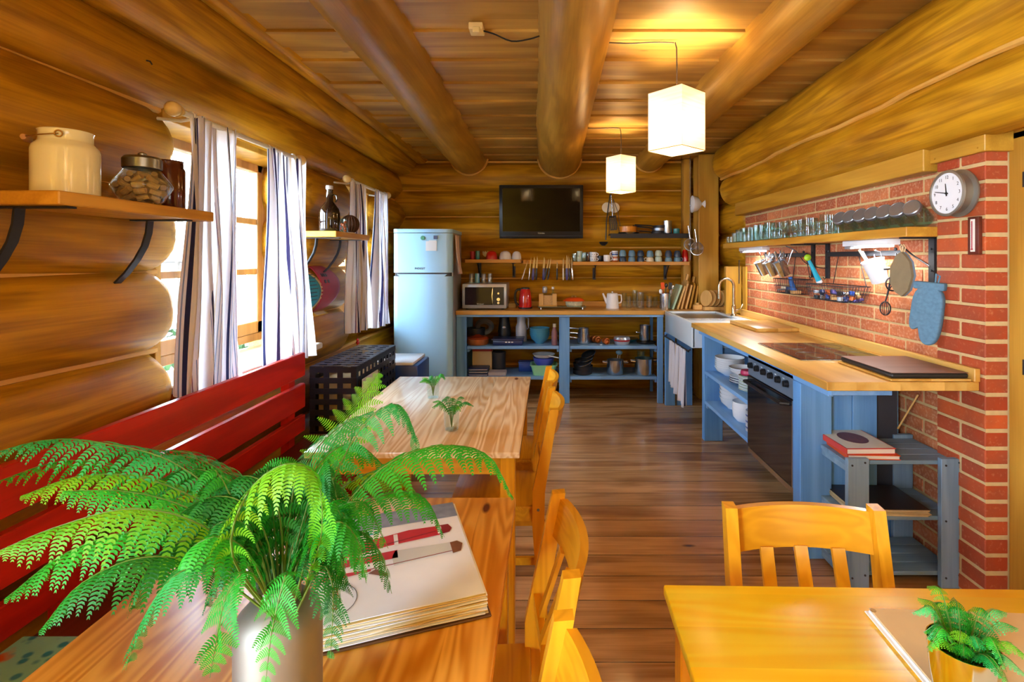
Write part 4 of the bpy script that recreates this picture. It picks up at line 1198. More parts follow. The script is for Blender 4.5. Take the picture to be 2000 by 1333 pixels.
# ---- folder on the right table
t = thing('menu_folder', 'beige card folder lying under the metal cup on the right table', 'folder', (0.742, 0.80, zt), math.radians(-3))
mb = MB(); mb.box(-0.15, 0.17, -0.18, 0.17, 0, 0.003, 0.001); mb.build('folder_cover', plain('white_card_edge', '#e8e2d6', 0.5), t)
mb = MB(); mb.box(-0.145, 0.165, -0.175, 0.165, 0.003, 0.008, 0.001); mb.build('folder_pages', M_white, t)
mb = MB(); mb.box(-0.143, 0.17, -0.085, 0.168, 0.008, 0.010, 0.001); mb.build('folder_front', M_beige, t)
mb = MB(); mb.cyl((-0.139, 0.16, 0.0095), (-0.139, 0.16, 0.0108), 0.005, n=12); mb.build('folder_stud', M_brass, t)

# ================================================================ FERNS
def leaf_mat(name, c, tr):
    m, nt, b, out = new_mat(name)
    tc = nd(nt, 'ShaderNodeTexCoord')
    n = nd(nt, 'ShaderNodeTexNoise', iScale=14.0, iDetail=2.0); nt.links.new(tc.outputs['Object'], n.inputs['Vector'])
    c1 = srgb(c); c2 = srgb(tr)
    cc = mixc(nt, math_n(nt, 'MULTIPLY', math_n(nt, 'SUBTRACT', n.outputs[0], 0.3), 2.2, True), c1, c2)
    nt.links.new(cc, b.inputs['Base Color']); b.inputs['Roughness'].default_value = 0.55
    t_ = nd(nt, 'ShaderNodeBsdfTranslucent'); nt.links.new(cc, t_.inputs[0])
    mx = nd(nt, 'ShaderNodeMixShader', i0=0.35)
    nt.links.new(b.outputs[0], mx.inputs[1]); nt.links.new(t_.outputs[0], mx.inputs[2]); nt.links.new(mx.outputs[0], out.inputs[0])
    return m


M_f = [leaf_mat('fern_green', '#14921e', '#3cc42c'), leaf_mat('fern_light', '#4cae12', '#8ccc1e'), leaf_mat('fern_cool', '#1c9c44', '#4cc86c'), leaf_mat('fern_deep', '#0a6a14', '#1f9a24')]
M_stem = plain('fern_stem', '#5a7a2a', 0.5)


def spline(P, n):
    P = [Vector(p) for p in P]; Q = [2 * P[0] - P[1]] + P + [2 * P[-1] - P[-2]]; out = []
    m_ = len(P) - 1
    for k in range(n + 1):
        s_ = min(m_ - 1e-6, k / n * m_); i = int(s_); u = s_ - i
        p0, p1, p2, p3 = Q[i], Q[i + 1], Q[i + 2], Q[i + 3]
        out.append(0.5 * ((2 * p1) + (-p0 + p2) * u + (2 * p0 - 5 * p1 + 4 * p2 - p3) * u * u + (-p0 + 3 * p1 - 3 * p2 + p3) * u ** 3))
    return out


def frond(mb, P, width, npin, droop, rnd, stem=0.22, nleaf=15, tilt=0.0, fac=0.72):
    npin = max(9, int(npin * fac)); pts = spline(P, npin * 2)
    mb.mi = 1; N_ = len(pts)
    mb.tube(pts[::2], [0.0016 * (1 - 0.8 * i / (N_ // 2)) for i in range(len(pts[::2]))], 5); mb.mi = 0
    k0 = int(N_ * stem)
    down = Vector((0, 0, -1))
    cum = [0.0]
    for i in range(1, N_): cum.append(cum[-1] + (pts[i] - pts[i - 1]).length)
    L = cum[-1]
    sp = L / npin
    for i in range(k0, N_ - 1, 2):
        s_ = (i - k0) / max(1, (N_ - 1 - k0))
        prof = (0.45 + 0.55 * min(1, s_ / 0.3)) * (1 - s_ ** 1.7) ** 0.75 + 0.04
        T = (pts[i + 1] - pts[i - 1]).normalized()
        S = T.cross(Vector((0, 0, 1)))
        if S.length < 0.25: S = (S + Vector((0.6, -0.3, 0)) * (0.25 - S.length) * 4)
        S.normalize()
        for sd in (1, -1):
            l = width * prof * rnd.uniform(0.86, 1.08)
            D0 = (S * sd + T * 0.38 + Vector((rnd.uniform(-.1, .1), rnd.uniform(-.1, .1), rnd.uniform(-.1, .1) + tilt))).normalized()
            nl = max(4, int(nleaf * (0.35 + 0.65 * prof)))
            prev = pts[i]; dirv = D0.copy()
            for k in range(nl):
                f = k / nl
                dirv = (dirv + down * droop * (1.7 / nl)).normalized()
                step = l / nl
                p = prev + dirv * step
                Nn = (T - dirv * T.dot(dirv))
                Nn = Nn.normalized() if Nn.length > 1e-3 else S
                lw = min(0.56 * sp, 0.15 * width) * (1 - f ** 1.6) * (0.6 + 0.4 * prof) + 0.0006
                for q in (1, -1):
                    o_ = Nn * q
                    a = mb.bm.verts.new(prev); b_ = mb.bm.verts.new(prev + dirv * step * 0.62)
                    tip = mb.bm.verts.new(prev + dirv * step * 0.95 + o_ * lw + Vector((0, 0, -0.12 * lw)))
                    m1 = mb.bm.verts.new(prev + dirv * step * 0.30 + o_ * lw * 0.72)
                    mb._f([a, b_, tip, m1])
                prev = p


def PX(l): return [Vector((WX(a, d_), d_, WZ(b_, d_))) for a, b_, d_ in l]


bq = thing('fern_bouquet', 'huge bunch of green fern fronds arching out of the milk can vase', 'ferns', (0, 0, 0))
FR = [
    # px control points                                                                                   width np droop mat
    ([(575, 1215, .665), (640, 1040, .69), (740, 920, .73), (850, 872, .78), (950, 888, .82), (1003, 975, .84)], .075, 34, 1.0, 0),
    ([(560, 1215, .67), (610, 1040, .72), (690, 860, .80), (765, 790, .84), (806, 835, .86), (815, 915, .86)], .060, 30, 1.1, 2),
    ([(560, 1215, .68), (590, 1010, .80), (650, 870, .90), (705, 780, .95), (742, 725, .98)], .085, 26, 0.15, 1),
    ([(545, 1215, .66), (480, 1100, .64), (380, 1020, .62), (250, 995, .60), (110, 1030, .58), (-10, 1080, .56)], .078, 38, 1.3, 1),
    ([(545, 1215, .68), (460, 1010, .74), (340, 905, .79), (210, 868, .82), (90, 860, .84), (-30, 890, .86)], .080, 38, 0.9, 2),
    ([(545, 1215, .64), (455, 1090, .57), (480, 970, .54), (555, 908, .535), (618, 935, .54), (628, 1040, .55), (600, 1140, .56)], .055, 34, 1.4, 1),
    ([(540, 1215, .64), (440, 1110, .58), (350, 1120, .55), (285, 1200, .54), (245, 1310, .54)], .050, 26, 0.7, 2),
    ([(545, 1215, .62), (490, 1120, .56), (445, 1160, .54), (425, 1240, .53), (410, 1325, .53)], .045, 24, 0.6, 0),
    ([(545, 1215, .62), (560, 1120, .56), (545, 1170, .54), (530, 1240, .535), (518, 1340, .535)], .040, 22, 0.6, 0),
    ([(570, 1215, .66), (640, 1080, .68), (700, 1040, .69), (742, 1080, .70), (765, 1160, .70)], .050, 24, 0.9, 3),
    ([(570, 1215, .65), (625, 1110, .62), (648, 1140, .60), (650, 1200, .60), (645, 1290, .60)], .042, 22, 0.7, 3),
    ([(570, 1215, .67), (660, 1030, .72), (760, 965, .76), (830, 975, .78), (868, 1050, .79)], .060, 26, 1.0, 0),
    ([(560, 1215, .68), (630, 1000, .76), (720, 925, .82), (790, 935, .85), (830, 1000, .86)], .060, 26, 1.0, 1),
    ([(550, 1215, .69), (510, 1010, .78), (440, 925, .84), (350, 890, .87), (255, 905, .88)], .075, 28, 0.9, 2),
    ([(550, 1215, .70), (430, 1040, .80), (280, 935, .88), (130, 900, .93), (-30, 950, .96)], .080, 34, 1.0, 0),
    ([(555, 1215, .69), (570, 1000, .78), (610, 890, .85), (670, 830, .90), (735, 800, .94)], .070, 26, 0.7, 2),
    ([(545, 1215, .67), (410, 1080, .68), (270, 1040, .68), (130, 1080, .67), (10, 1170, .66)], .075, 34, 1.2, 0),
    ([(545, 1215, .65), (430, 1070, .63), (350, 1060, .61), (290, 1110, .60), (255, 1200, .60)], .060, 26, 1.0, 3),
    ([(550, 1215, .66), (520, 1050, .66), (470, 980, .66), (400, 975, .66), (330, 1020, .66)], .070, 26, 1.2, 3),
    ([(560, 1215, .67), (570, 1030, .70), (600, 960, .72), (650, 940, .74), (700, 1000, .75)], .070, 26, 1.2, 3),
    ([(550, 1215, .68), (500, 1000, .74), (430, 930, .78), (350, 920, .80), (270, 970, .80)], .070, 28, 1.1, 3),
    ([(560, 1215, .69), (590, 980, .76), (640, 890, .80), (700, 870, .83), (760, 920, .85)], .065, 26, 1.0, 0),
    ([(545, 1215, .66), (470, 1060, .66), (360, 990, .67), (240, 960, .68), (110, 960, .68)], .070, 30, 1.2, 0),
    ([(565, 1215, .66), (610, 1060, .63), (660, 1020, .62), (700, 1060, .62), (715, 1140, .62)], .050, 24, 0.9, 0),
    ([(545, 1215, .65), (490, 1090, .60), (430, 1050, .58), (370, 1075, .57), (330, 1150, .56)], .060, 26, 1.1, 0),
    ([(545, 1215, .67), (440, 1020, .72), (300, 940, .76), (160, 930, .78), (40, 970, .78)], .075, 32, 1.0, 1),
    ([(555, 1215, .67), (550, 1040, .68), (530, 960, .68), (480, 930, .69), (420, 960, .69)], .065, 24, 1.2, 3),
    ([(545, 1215, .64), (400, 1110, .60), (280, 1090, .57), (160, 1140, .55), (80, 1230, .54)], .062, 28, 1.0, 3),
    ([(550, 1215, .69), (500, 1020, .80), (400, 900, .90), (300, 880, .95), (200, 890, .98)], .075, 28, 0.9, 3),
]
rq = random.Random(44)
for k in range(34):
    a = -0.25 * PI + 1.5 * PI * (k % 17) / 17 + 0.1 * (k // 17)
    tx, ty = 545 + math.cos(a) * rq.uniform(90, 190), (1080 if k < 17 else 1010) - math.sin(a) * 60 + rq.uniform(-40, 40)
    dd = 0.66 + 0.05 * math.sin(a) + rq.uniform(-0.02, 0.02)
    FR.append(([(548, 1215, .665), (548 + (tx - 548) * .45, 1080 - rq.uniform(0, 50), (dd + .66) / 2), (tx, ty - 30, dd), (tx + (tx - 548) * .35, ty + 60, dd)], .05, 20, 1.1, (3, 0, 3, 2)[k % 4]))
rf = random.Random(21)
for k, (pp, w_, npn, dr, mi) in enumerate(FR):
    mb = MB(sharp=3)
    P = PX(pp)
    frond(mb, P, w_, npn, dr, rf, stem=0.2 if len(pp) > 5 else 0.24)
    mb.build('fern_frond', [M_f[mi], M_stem], bq, flat=True)

t = thing('metal_can_vase', 'dull aluminium milk can used as the vase for the big ferns', 'vase', (WX(545, .67), .67, 0.7505))
mb = MB(); r_ = 0.0525
mb.lathe([(0, 0), (r_ - .003, 0), (r_, 0.004), (r_, 0.195), (r_ - .004, 0.213), (r_ - .018, 0.228), (r_ - .026, 0.232), (r_ - .026, 0.250), (r_ - .02, 0.254), (r_ - .029, 0.254), (r_ - .029, 0.226), (r_ - .006, 0.20), (r_ - .006, 0.01), (0, 0.008)], 40)
mb.build('can_body', M_alu, t)

# small cups of fern
def fern_cup(name, label, cat, x, y, z, r0, r1, h, m, n_, spread, ml, seed, widths=0.02, extra=None, group=None):
    t = thing(name, label, cat, (x, y, z), 0, group)
    mb = MB(); mb.lathe([(0, 0), (r0, 0), (r0 + 0.001, 0.003), ((r0 + r1) / 2 * 1.05, h * 0.5), (r1, h), (r1 - 0.0015, h), ((r0 + r1) / 2 * 1.05 - 0.002, h * 0.5), (r0 - 0.001, 0.005), (0, 0.005)], 28); mb.build('cup_body', m, t)
    f = thing('fern_sprigs', ml, 'ferns', (x, y, z), 0, 'little fern bunches')
    rr = random.Random(seed)
    for k in range(n_):
        a = 2 * PI * k / n_ + rr.uniform(-.3, .3); s_ = spread * rr.uniform(0.7, 1.1); hh = h * rr.uniform(1.15, 1.6)
        P = [(0, 0, 0.01), (math.cos(a) * r1 * 0.4, math.sin(a) * r1 * 0.4, h * 0.9), (math.cos(a) * s_ * 0.6, math.sin(a) * s_ * 0.6, hh), (math.cos(a) * s_ * 1.0, math.sin(a) * s_ * 1.0, hh * rr.uniform(0.75, 1.0))]
        mb = MB(sharp=3); frond(mb, P, widths, 20, 0.8, rr, stem=0.3, nleaf=8, fac=1.0); mb.build('fern_frond', [M_f[rr.randrange(3)], M_stem], f, flat=True)
    return t


M_mirror = plain('polished_metal', '#d8cfae', 0.12, 1.0, var=0.02)
fern_cup('metal_cup', 'shiny tapered metal cup holding ferns on the beige folder', 'cup', 0.618, 0.765, zt + 0.0105, 0.034, 0.046, 0.088, M_mirror, 26, 0.070, 'green fern sprigs standing in the shiny metal cup', 5, 0.020)
fern_cup('glass_vase', 'nearer small glass vase with fern sprigs on the pale far table', 'vase', WX(882, 2.03), 2.03, zt, 0.026, 0.031, 0.078, M_glass, 12, 0.085, 'fern sprigs in the nearer small glass vase on the far table', 6, 0.024, group='small glass vases on the far table')
fern_cup('glass_vase', 'farther small glass vase with fern sprigs on the pale far table', 'vase', WX(846, 2.50), 2.50, zt, 0.026, 0.031, 0.078, M_glass, 12, 0.080, 'fern sprigs in the farther small glass vase on the far table', 7, 0.024, group='small glass vases on the far table')

# ================================================================ KITCHEN: BACK COUNTER
YB = 5.05                 # front of the back worktop
HT = H - 0.50             # worktop top height, 0.92
mb = MB(); mb.box(-0.905, 1.145, YB, 5.60, HT - 0.040, HT, 0.003); mb.box(-0.90, 1.45, 5.575, 5.60, HT, HT + 0.05, 0.002)
tag(mb.build('worktop', M_topX), 'long light wooden worktop along the back log wall', 'worktop', 'kitchen worktops')
t = thing('base_unit', 'blue painted open base unit with two shelves under the back worktop', 'kitchen unit', (0, 0, 0), 0, 'blue base units')
mb = MB(); mb.box(-0.90, 1.14, YB + 0.012, YB + 0.035, HT - 0.062, HT - 0.0405, 0.002); mb.build('top_rail', M_blueX, t)
for x0_, x1_ in ((-0.905, -0.805), (0.112, 0.215), (1.085, 1.14)):
    mb = MB(); mb.box(x0_, x1_, YB + 0.036, YB + 0.07, 0, HT - 0.041, 0.003); mb.build('front_post', M_blueZ, t)
    mb = MB(); mb.box(x0_ + 0.02, x1_ - 0.005, 5.55, 5.58, 0, HT - 0.041, 0.002); mb.build('rear_post', M_blueZ, t)
for z in (0.565, 0.262):
    for x0_, x1_ in ((-0.805, 0.112), (0.215, 1.085)):
        mb = MB(); mb.box(x0_ + 0.003, x1_ - 0.003, YB + 0.05, 5.55, z - 0.030, z, 0.003); mb.build('shelf_board', M_blueX, t)
        for x in (x0_ + 0.002, x1_ - 0.022):
            mb = MB(); mb.box(x, x + 0.02, YB + 0.072, 5.54, z - 0.062, z - 0.0305, 0.001); mb.build('shelf_bearer', M_blueY, t)

# ---- right counter
XR = 1.14
mb = MB(); mb.box(XR, 1.762, 2.10, 4.09, HT - 0.036, HT, 0.003); mb.box(1.742, 1.767, 2.10, 4.66, HT, HT + 0.055, 0.003); mb.box(1.762, 1.80, 2.36, 4.66, HT - 0.036, HT + 0.001, 0.002)
tag(mb.build('worktop', M_topY), 'long light wooden worktop with hob along the brick wall', 'worktop', 'kitchen worktops')
t = thing('base_unit', 'blue painted base unit with plate shelves and oven along the brick wall', 'kitchen unit', (0, 0, 0), 0, 'blue base units')
mb = MB(); mb.box(1.20, 1.222, 2.20, 4.09, HT - 0.085, HT - 0.0365, 0.002); mb.box(1.20, 1.46, 2.18, 2.20, HT - 0.075, HT - 0.0365, 0.002); mb.build('top_rail', M_blueY, t)
mb = MB(); mb.box(1.225, 1.37, 4.03, 4.09, 0, HT - 0.037, 0.003); mb.build('front_post', M_blueZ, t)
mb = MB(); mb.box(1.197, 1.347, 2.44, 2.515, 0, HT - 0.086, 0.003); mb.build('front_post', M_blueZ, t)
for i, (a, b_) in enumerate(((1.348, 1.478), (1.481, 1.60))):
    mb = MB(); mb.box(a, b_, 2.50, 2.524, 0, HT - 0.037, 0.002); mb.build('back_panel', M_blueZ, t)
mb = MB(); mb.box(1.60, 1.745, 2.56, 2.60, 0, HT - 0.037, 0.002); mb.build('rear_post', M_blueZ, t)
for z, ya in ((0.552, 4.03), (0.318, 4.03)):
    mb = MB(); mb.box(1.228, 1.74, 3.09, ya - 0.002, z - 0.026, z, 0.003); mb.build('shelf_board', M_blueY, t)
    mb = MB(); mb.box(1.24, 1.36, 4.002, 4.028, z - 0.056, z - 0.0265, 0.001); mb.build('shelf_bearer', M_blueX, t)

# ---- hob
t = thing('hob', 'black glass hob with a steel rim let into the worktop', 'hob', (1.484, 2.81, HT))
mb = MB(); mb.box(-0.232, 0.232, -0.262, 0.262, 0.0003, 0.004, 0.001); mb.build('hob_rim', M_steel, t)
mb = MB(); mb.box(-0.226, 0.226, -0.256, 0.256, 0.004, 0.006, 0.001); mb.build('hob_plate', M_hob, t)
for x, y, r_ in ((-0.11, -0.13, 0.075), (-0.11, 0.13, 0.09), (0.11, -0.13, 0.09), (0.11, 0.13, 0.075)):
    mb = MB(); mb.tube([(x + math.cos(a) * r_, y + math.sin(a) * r_, 0.0061) for a in [2 * PI * q / 40 for q in range(40)]], 0.0008, 4, closed=True); mb.build('cooking_zone', M_darkgrey, t)

# ---- oven
t = thing('oven', 'built in oven with a dark glass door and black knobs in the blue unit', 'oven', (1.20, 2.80, 0.27))
mb = MB(); mb.box(0.02, 0.52, -0.27, 0.27, 0.0, 0.58, 0.003); mb.build('oven_body', M_darkgrey, t)
mb = MB(); mb.box(0.0, 0.02, -0.285, 0.283, 0.465, 0.585, 0.003); mb.build('control_panel', plain('oven_panel_grey', '#6f7c8c', 0.35, 0.3), t)
mb = MB(); mb.box(-0.004, 0.02, -0.285, 0.283, 0.035, 0.460, 0.003); dr = mb.build('oven_door', M_gloss, t)
mb = MB(); mb.box(-0.006, 0.02, -0.286, -0.278, 0.035, 0.460, 0.001); mb.build('door_edge', M_steel, dr)
mb = MB(); mb.tube([(-0.004, -0.25, 0.435), (-0.040, -0.24, 0.435), (-0.045, 0, 0.435), (-0.040, 0.24, 0.435), (-0.004, 0.25, 0.435)], 0.009, 10); mb.build('door_handle', M_black, dr)
mb = MB(); mb.box(0.0, 0.02, -0.285, 0.283, 0.0, 0.030, 0.002); mb.build('oven_plinth', M_steel, t)
for k in range(6):
    mb = MB(); y = -0.225 + k * 0.09
    mb.cyl((-0.002, y, 0.53), (-0.022, y, 0.53), 0.0185, 0.016, 20); mb.box(-0.026, -0.02, y - 0.003, y + 0.003, 0.517, 0.543); mb.build('oven_knob', M_black, t)
for k in range(5):
    mb = MB(); mb.box(-0.001, 0.0, -0.19 + k * 0.09, -0.17 + k * 0.09, 0.545, 0.549); mb.build('control_mark', M_white, t)

# ---- sink
t = thing('apron_sink', 'white ceramic apron sink in the corner between the two worktops', 'sink', (0, 0, 0))
z1 = HT; z0 = z1 - 0.205
mb = MB()
x0_, x1_, y0_, y1_ = 1.147, 1.70, 4.097, 5.04
w = 0.028
mb.box(x0_, x0_ + w, y0_, y1_, z0, z1, 0.008, 3); mb.box(x1_ - 0.07, x1_, y0_, y1_, z0, z1, 0.008, 3)
mb.box(x0_ + 0.004, x1_ - 0.004, y1_ - w, y1_, z0 + 0.001, z1 - 0.0005, 0.008, 3); mb.box(x0_ + 0.004, x1_ - 0.004, y0_, y0_ + w, z0 + 0.001, z1 - 0.0005, 0.008, 3)
mb.box(x0_ + 0.003, x1_ - 0.003, y0_ + 0.004, y1_ - 0.004, z0 + 0.002, z0 + 0.03)
mb.box(x0_ + 0.02, x1_ - 0.02, y0_ + 0.01, y0_ + 0.36, z1 - 0.03, z1 - 0.006, 0.004, 2)
mb.build('sink_body', M_ceram, t)
mb = MB(); mb.lathe([(0, 0), (0.04, 0), (0.042, 0.003), (0.03, 0.004), (0, 0.002)], 20, c=(1.42, 4.75, z0 + 0.031)); mb.build('sink_drain', M_steel, t)
mb = MB(); mb.box(1.18, 1.63, 4.50, 5.01, z1 - 0.022, z1 - 0.018, 0.001); mb.build('sink_tray', M_steeld, t)
mb = MB(); mb.tube([(1.128, 4.13, 0.685), (1.128, 4.97, 0.685)], 0.008, 8); mb.tube([(1.128, 4.14, 0.685), (1.15, 4.14, 0.70)], 0.006, 6); mb.tube([(1.128, 4.96, 0.685), (1.15, 4.96, 0.70)], 0.006, 6); mb.build('towel_rail', M_blackm, t)
mb = MB(); mb.box(1.70, 1.742, 4.09, 5.09, HT - 0.05, HT + 0.002, 0.003); mb.box(1.145, 1.742, 5.045, 5.60, HT - 0.038, HT - 0.001, 0.003)
tag(mb.build('corner_worktop', M_topX), 'corner worktop behind the sink carrying the chopping boards', 'worktop', 'kitchen worktops')
t = thing('sink_unit', 'blue panelled unit carrying the ceramic sink', 'kitchen unit', (0, 0, 0), 0, 'blue base units')
mb = MB(); mb.box(1.145, 1.24, 5.01, 5.05, 0, z0 - 0.001, 0.003); mb.build('front_post', M_blueZ, t)
mb = MB(); mb.box(1.262, 1.41, 5.02, 5.045, 0, z0 - 0.001, 0.002); mb.build('side_panel', M_blueZ, t)
mb = MB(); mb.box(1.41, 1.70, 4.11, 5.045, z0 - 0.06, z0 - 0.001, 0.002); mb.build('cross_board', M_blueX, t)
mb = MB(); mb.box(1.69, 1.72, 4.11, 5.0, 0, z0 - 0.061, 0.002); mb.build('back_panel', M_blueZ, t)
# tea towel on the rail
mb = MB(sharp=3); uvl = mb.bm.loops.layers.uv.new('UVMap'); g = []
nu, nv = 60, 16
for j in range(nv + 1):
    v = j / nv; row = []
    for i in range(nu + 1):
        u = i / nu
        L_ = 0.47 - 0.10 * u
        row.append(mb.bm.verts.new((1.112 - 0.016 * (math.sin(u * 52) + 0.5 * math.sin(u * 23 + 2)) * (0.35 + v), 4.14 + 0.54 * u * (1 - 0.1 * v) + 0.03 * v, 0.69 - L_ * v)))
    g.append(row)
for j in range(nv):
    for i in range(nu):
        f = mb.bm.faces.new([g[j][i], g[j][i + 1], g[j + 1][i + 1], g[j + 1][i]])
        for l, (a, b_) in zip(f.loops, ((i, j), (i + 1, j), (i + 1, j + 1), (i, j + 1))): l[uvl].uv = (a / nu * 2, 1 - b_ / nv)
o = mb.build('tea_towel', M_curt); s = o.modifiers.new('s', 'SOLIDIFY'); s.thickness = 0.003
tag(o, 'white striped tea towel hanging below the ceramic sink', 'towel')
# faucet
t = thing('kitchen_tap', 'tall brass toned gooseneck mixer tap behind the sink', 'tap', (1.655, 4.58, HT - 0.001))
M_tap = plain('satin_nickel', '#b3a68a', 0.25, 1.0, var=0.03)
mb = MB(); mb.lathe([(0, 0), (0.026, 0), (0.026, 0.01), (0.019, 0.018), (0.019, 0.09), (0.013, 0.1), (0, 0.1)], 24)
arc = [(0, 0, 0.09), (0, 0, 0.27)] + [(-0.065 + 0.065 * math.cos(a), 0, 0.27 + 0.065 * math.sin(a)) for a in [PI * q / 10 for q in range(1, 11)]] + [(-0.13, 0, 0.20)]
mb.tube(arc, 0.0125, 14); mb.build('tap_spout', M_tap, t)
mb = MB(); mb.cyl((-0.13, 0, 0.205), (-0.13, 0, 0.155), 0.015, 0.014, 16); mb.build('tap_nozzle', M_tap, t)
mb = MB(); mb.cyl((0, 0, 0.05), (0.035, 0, 0.052), 0.013, n=14); mb.tube([(0.035, 0, 0.052), (0.06, -0.01, 0.07), (0.075, -0.02, 0.11)], 0.006, 8); mb.build('tap_lever', M_tap, t)

# ================================================================ BACK SHELVES
def wall_shelf(label, px0, px1, py, depth, ypos, brs, m=M_boardX, th=0.036, bh=0.16):
    x0_, x1_, z = WX(px0, ypos), WX(px1, ypos), WZ(py, ypos)
    t = thing('wall_shelf', label, 'shelf', (0, 0, 0), 0, 'shelves on the back wall')
    mb = MB(); mb.box(x0_, x1_, ypos, ypos + depth, z - th, z, 0.003); mb.build('shelf_board', m, t)
    for p in brs:
        x = WX(p, ypos + 0.05)
        mb = MB(); mb.box(x - 0.016, x + 0.016, ypos + depth - 0.01, ypos + depth - 0.003, z - th - bh, z - th); mb.box(x - 0.016, x + 0.016, ypos + 0.04, ypos + depth - 0.003, z - th - 0.006, z - th - 0.0005)
        mb.bar([(x, ypos + 0.06, z - th - 0.008), (x, ypos + depth - 0.012, z - th - bh + 0.02)], 0.012, 0.006); mb.build('shelf_bracket', M_blackm, t)
    return z
YS = 5.37
ZA = wall_shelf('short wooden shelf with bowls above the microwave', 908, 1017, 507, 0.22, YS, (933, 1002))
ZB = wall_shelf('long wooden shelf full of mugs on the back wall', 1119, 1347, 511.5, 0.22, YS, (1163, 1306))
YM = 5.46


def lathe_thing(name, label, cat, x, y, z, prof, m, n=24, group=None, part='body', rot=None, parts=(), scale=1.0):
    t = thing(name, label, cat, (x, y, z), 0, group, rot)
    mb = MB(); mb.lathe([(r * scale, h * scale) for r, h in prof], n); mb.build(part, m, t)
    return t


def single(name, label, cat, x, y, z, prof, m, n=20, group=None, rot=None):
    mb = MB(); mb.lathe(prof, n); o = mb.build(name, m, None); o.location = (x, y, z)
    if rot: o.rotation_euler = rot
    return tag(o, label, cat, group)


def mug(label, px, z, r, h, m, up=True, handle=None, group='mugs on the long shelf', name='mug', y=YM, cat='mug', band=None):
    x = WX(px, y)
    t = thing(name, label, cat, (x, y, z), 0, group)
    mb = MB()
    if up: mb.lathe([(0, 0), (r * 0.8, 0), (r * 0.95, h * 0.1), (r, h * 0.5), (r, h), (r * 0.92, h), (r * 0.9, h * 0.12), (0, h * 0.08)], 24)
    else: mb.lathe([(r * 0.92, 0), (r, 0), (r, h * 0.35), (r * 0.85, h * 0.82), (r * 0.62, h * 0.96), (r * 0.58, h), (0, h * 0.985)], 24)
    mb.build('mug_body', m, t)
    if band is not None:
        mb = MB(); mb.lathe([(r * 1.003, h * 0.25), (r * 1.006, h * 0.26), (r * 1.006, h * 0.5), (r * 1.003, h * 0.51)], 24); mb.lathe([(r * 1.003, h * 0.6), (r * 1.006, h * 0.61), (r * 1.006, h * 0.7), (r * 1.003, h * 0.71)], 24); mb.build('mug_stripe', band, t)
    if handle:
        s_ = 1 if handle == 'R' else -1
        mb = MB(); mb.tube([(s_ * (r * 0.9 + 0.6 * r * math.sin(a)), 0, h * 0.5 + h * 0.32 * math.cos(a)) for a in [PI * q / 10 for q in range(11)]], 0.005, 8); mb.build('mug_handle', m, t)
    return t


z = ZB + 0.0006
mug('pale green glass tumbler at the left end of the mug shelf', 1122, z, 0.027, 0.088, M_glassg, name='tumbler', cat='tumbler')
mug('lower pale mint cup, second from the left on the mug shelf', 1132, z, 0.029, 0.055, M_mint, name='cup', y=YM + 0.01)
mug('upper pale mint cup, stacked second from the left on the mug shelf', 1132, z + 0.056, 0.029, 0.055, M_mint, name='cup', y=YM + 0.01)
mug('pinkish glass tumbler left of the spotted white mugs', 1140.5, z, 0.026, 0.098, M_glassg, name='tumbler', cat='tumbler', y=YM - 0.02)
mug('pinkish glass tumbler touching the spotted white mugs', 1149, z, 0.026, 0.098, glass('pink_glass', '#f0d2cc', 0.9, 0.4), name='tumbler', cat='tumbler', y=YM + 0.04)
for k in range(2):
    tt = mug(('lower' if k == 0 else 'upper') + ' white mug with dark spots in the stack of two', 1158.5, z + k * 0.051, 0.036, 0.050, M_white, handle='R')
    for sx_ in (-0.012, 0.012):
        mb = MB(); mb.sphere((sx_, -0.0345, 0.026), 0.004, 8, sc=(1, 0.4, 1)); mb.build('mug_spot', M_navy, tt)
mug('black mug between the white mugs', 1172.5, z, 0.032, 0.062, M_black, y=YM + 0.02)
mug('large plain white mug with its handle to the right', 1185.5, z, 0.037, 0.070, M_white, handle='R', y=YM - 0.03)
mug('brown and white mug under the blue striped mug', 1201, z, 0.034, 0.052, M_paneorange, handle='R', band=M_white)
mug('white mug with blue stripes on top of the brown one', 1201, z + 0.0525, 0.034, 0.062, M_white, handle='L', band=plain('stripe_blue', '#2a55a8', 0.3))
pairs = [(1216, M_navy, 0.056, M_bluegl, 0.066, 'dark blue mug under the grey blue one beside the striped mug', 'grey blue upturned mug next to the striped mug'),
         (1234, M_bluegl, 0.058, M_bluegl, 0.062, 'lower mug of the all grey blue pair', 'upper mug of the all grey blue pair'),
         (1251, M_navy, 0.058, M_navy, 0.060, 'lower mug of the all dark navy pair', 'upper mug of the all dark navy pair'),
         (1269.5, M_creamg, 0.050, M_bluegl, 0.066, 'cream mug with a left handle under a grey blue one', 'grey blue mug on top of the cream mug'),
         (1286, M_mint, 0.060, M_mint, 0.060, 'lower mug of the pale mint pair', 'upper mug of the pale mint pair'),
         (1305.5, M_bluegl, 0.050, M_navy, 0.068, 'grey blue mug under a navy mug, left of the last pair', 'navy mug on a grey blue one, left of the last pair'),
         (1323, M_bluegl, 0.050, M_navy, 0.066, 'grey blue mug with a right handle, bottom of the last pair', 'navy mug on top of the last pair before the red cup')]
for px, m0, h0, m1, h1, l0, l1 in pairs:
    mug(l0, px, z, 0.041 if m0 is M_creamg else 0.038, h0, m0, up=False, handle={1269.5: 'L', 1323: 'R'}.get(px))
    mug(l1, px, z + h0 + 0.0006, 0.037, h1, m1, up=False)
mug('tall red cup at the right end of the mug shelf', 1338, z, 0.036, 0.125, M_redgl, up=False, y=YM + 0.04)

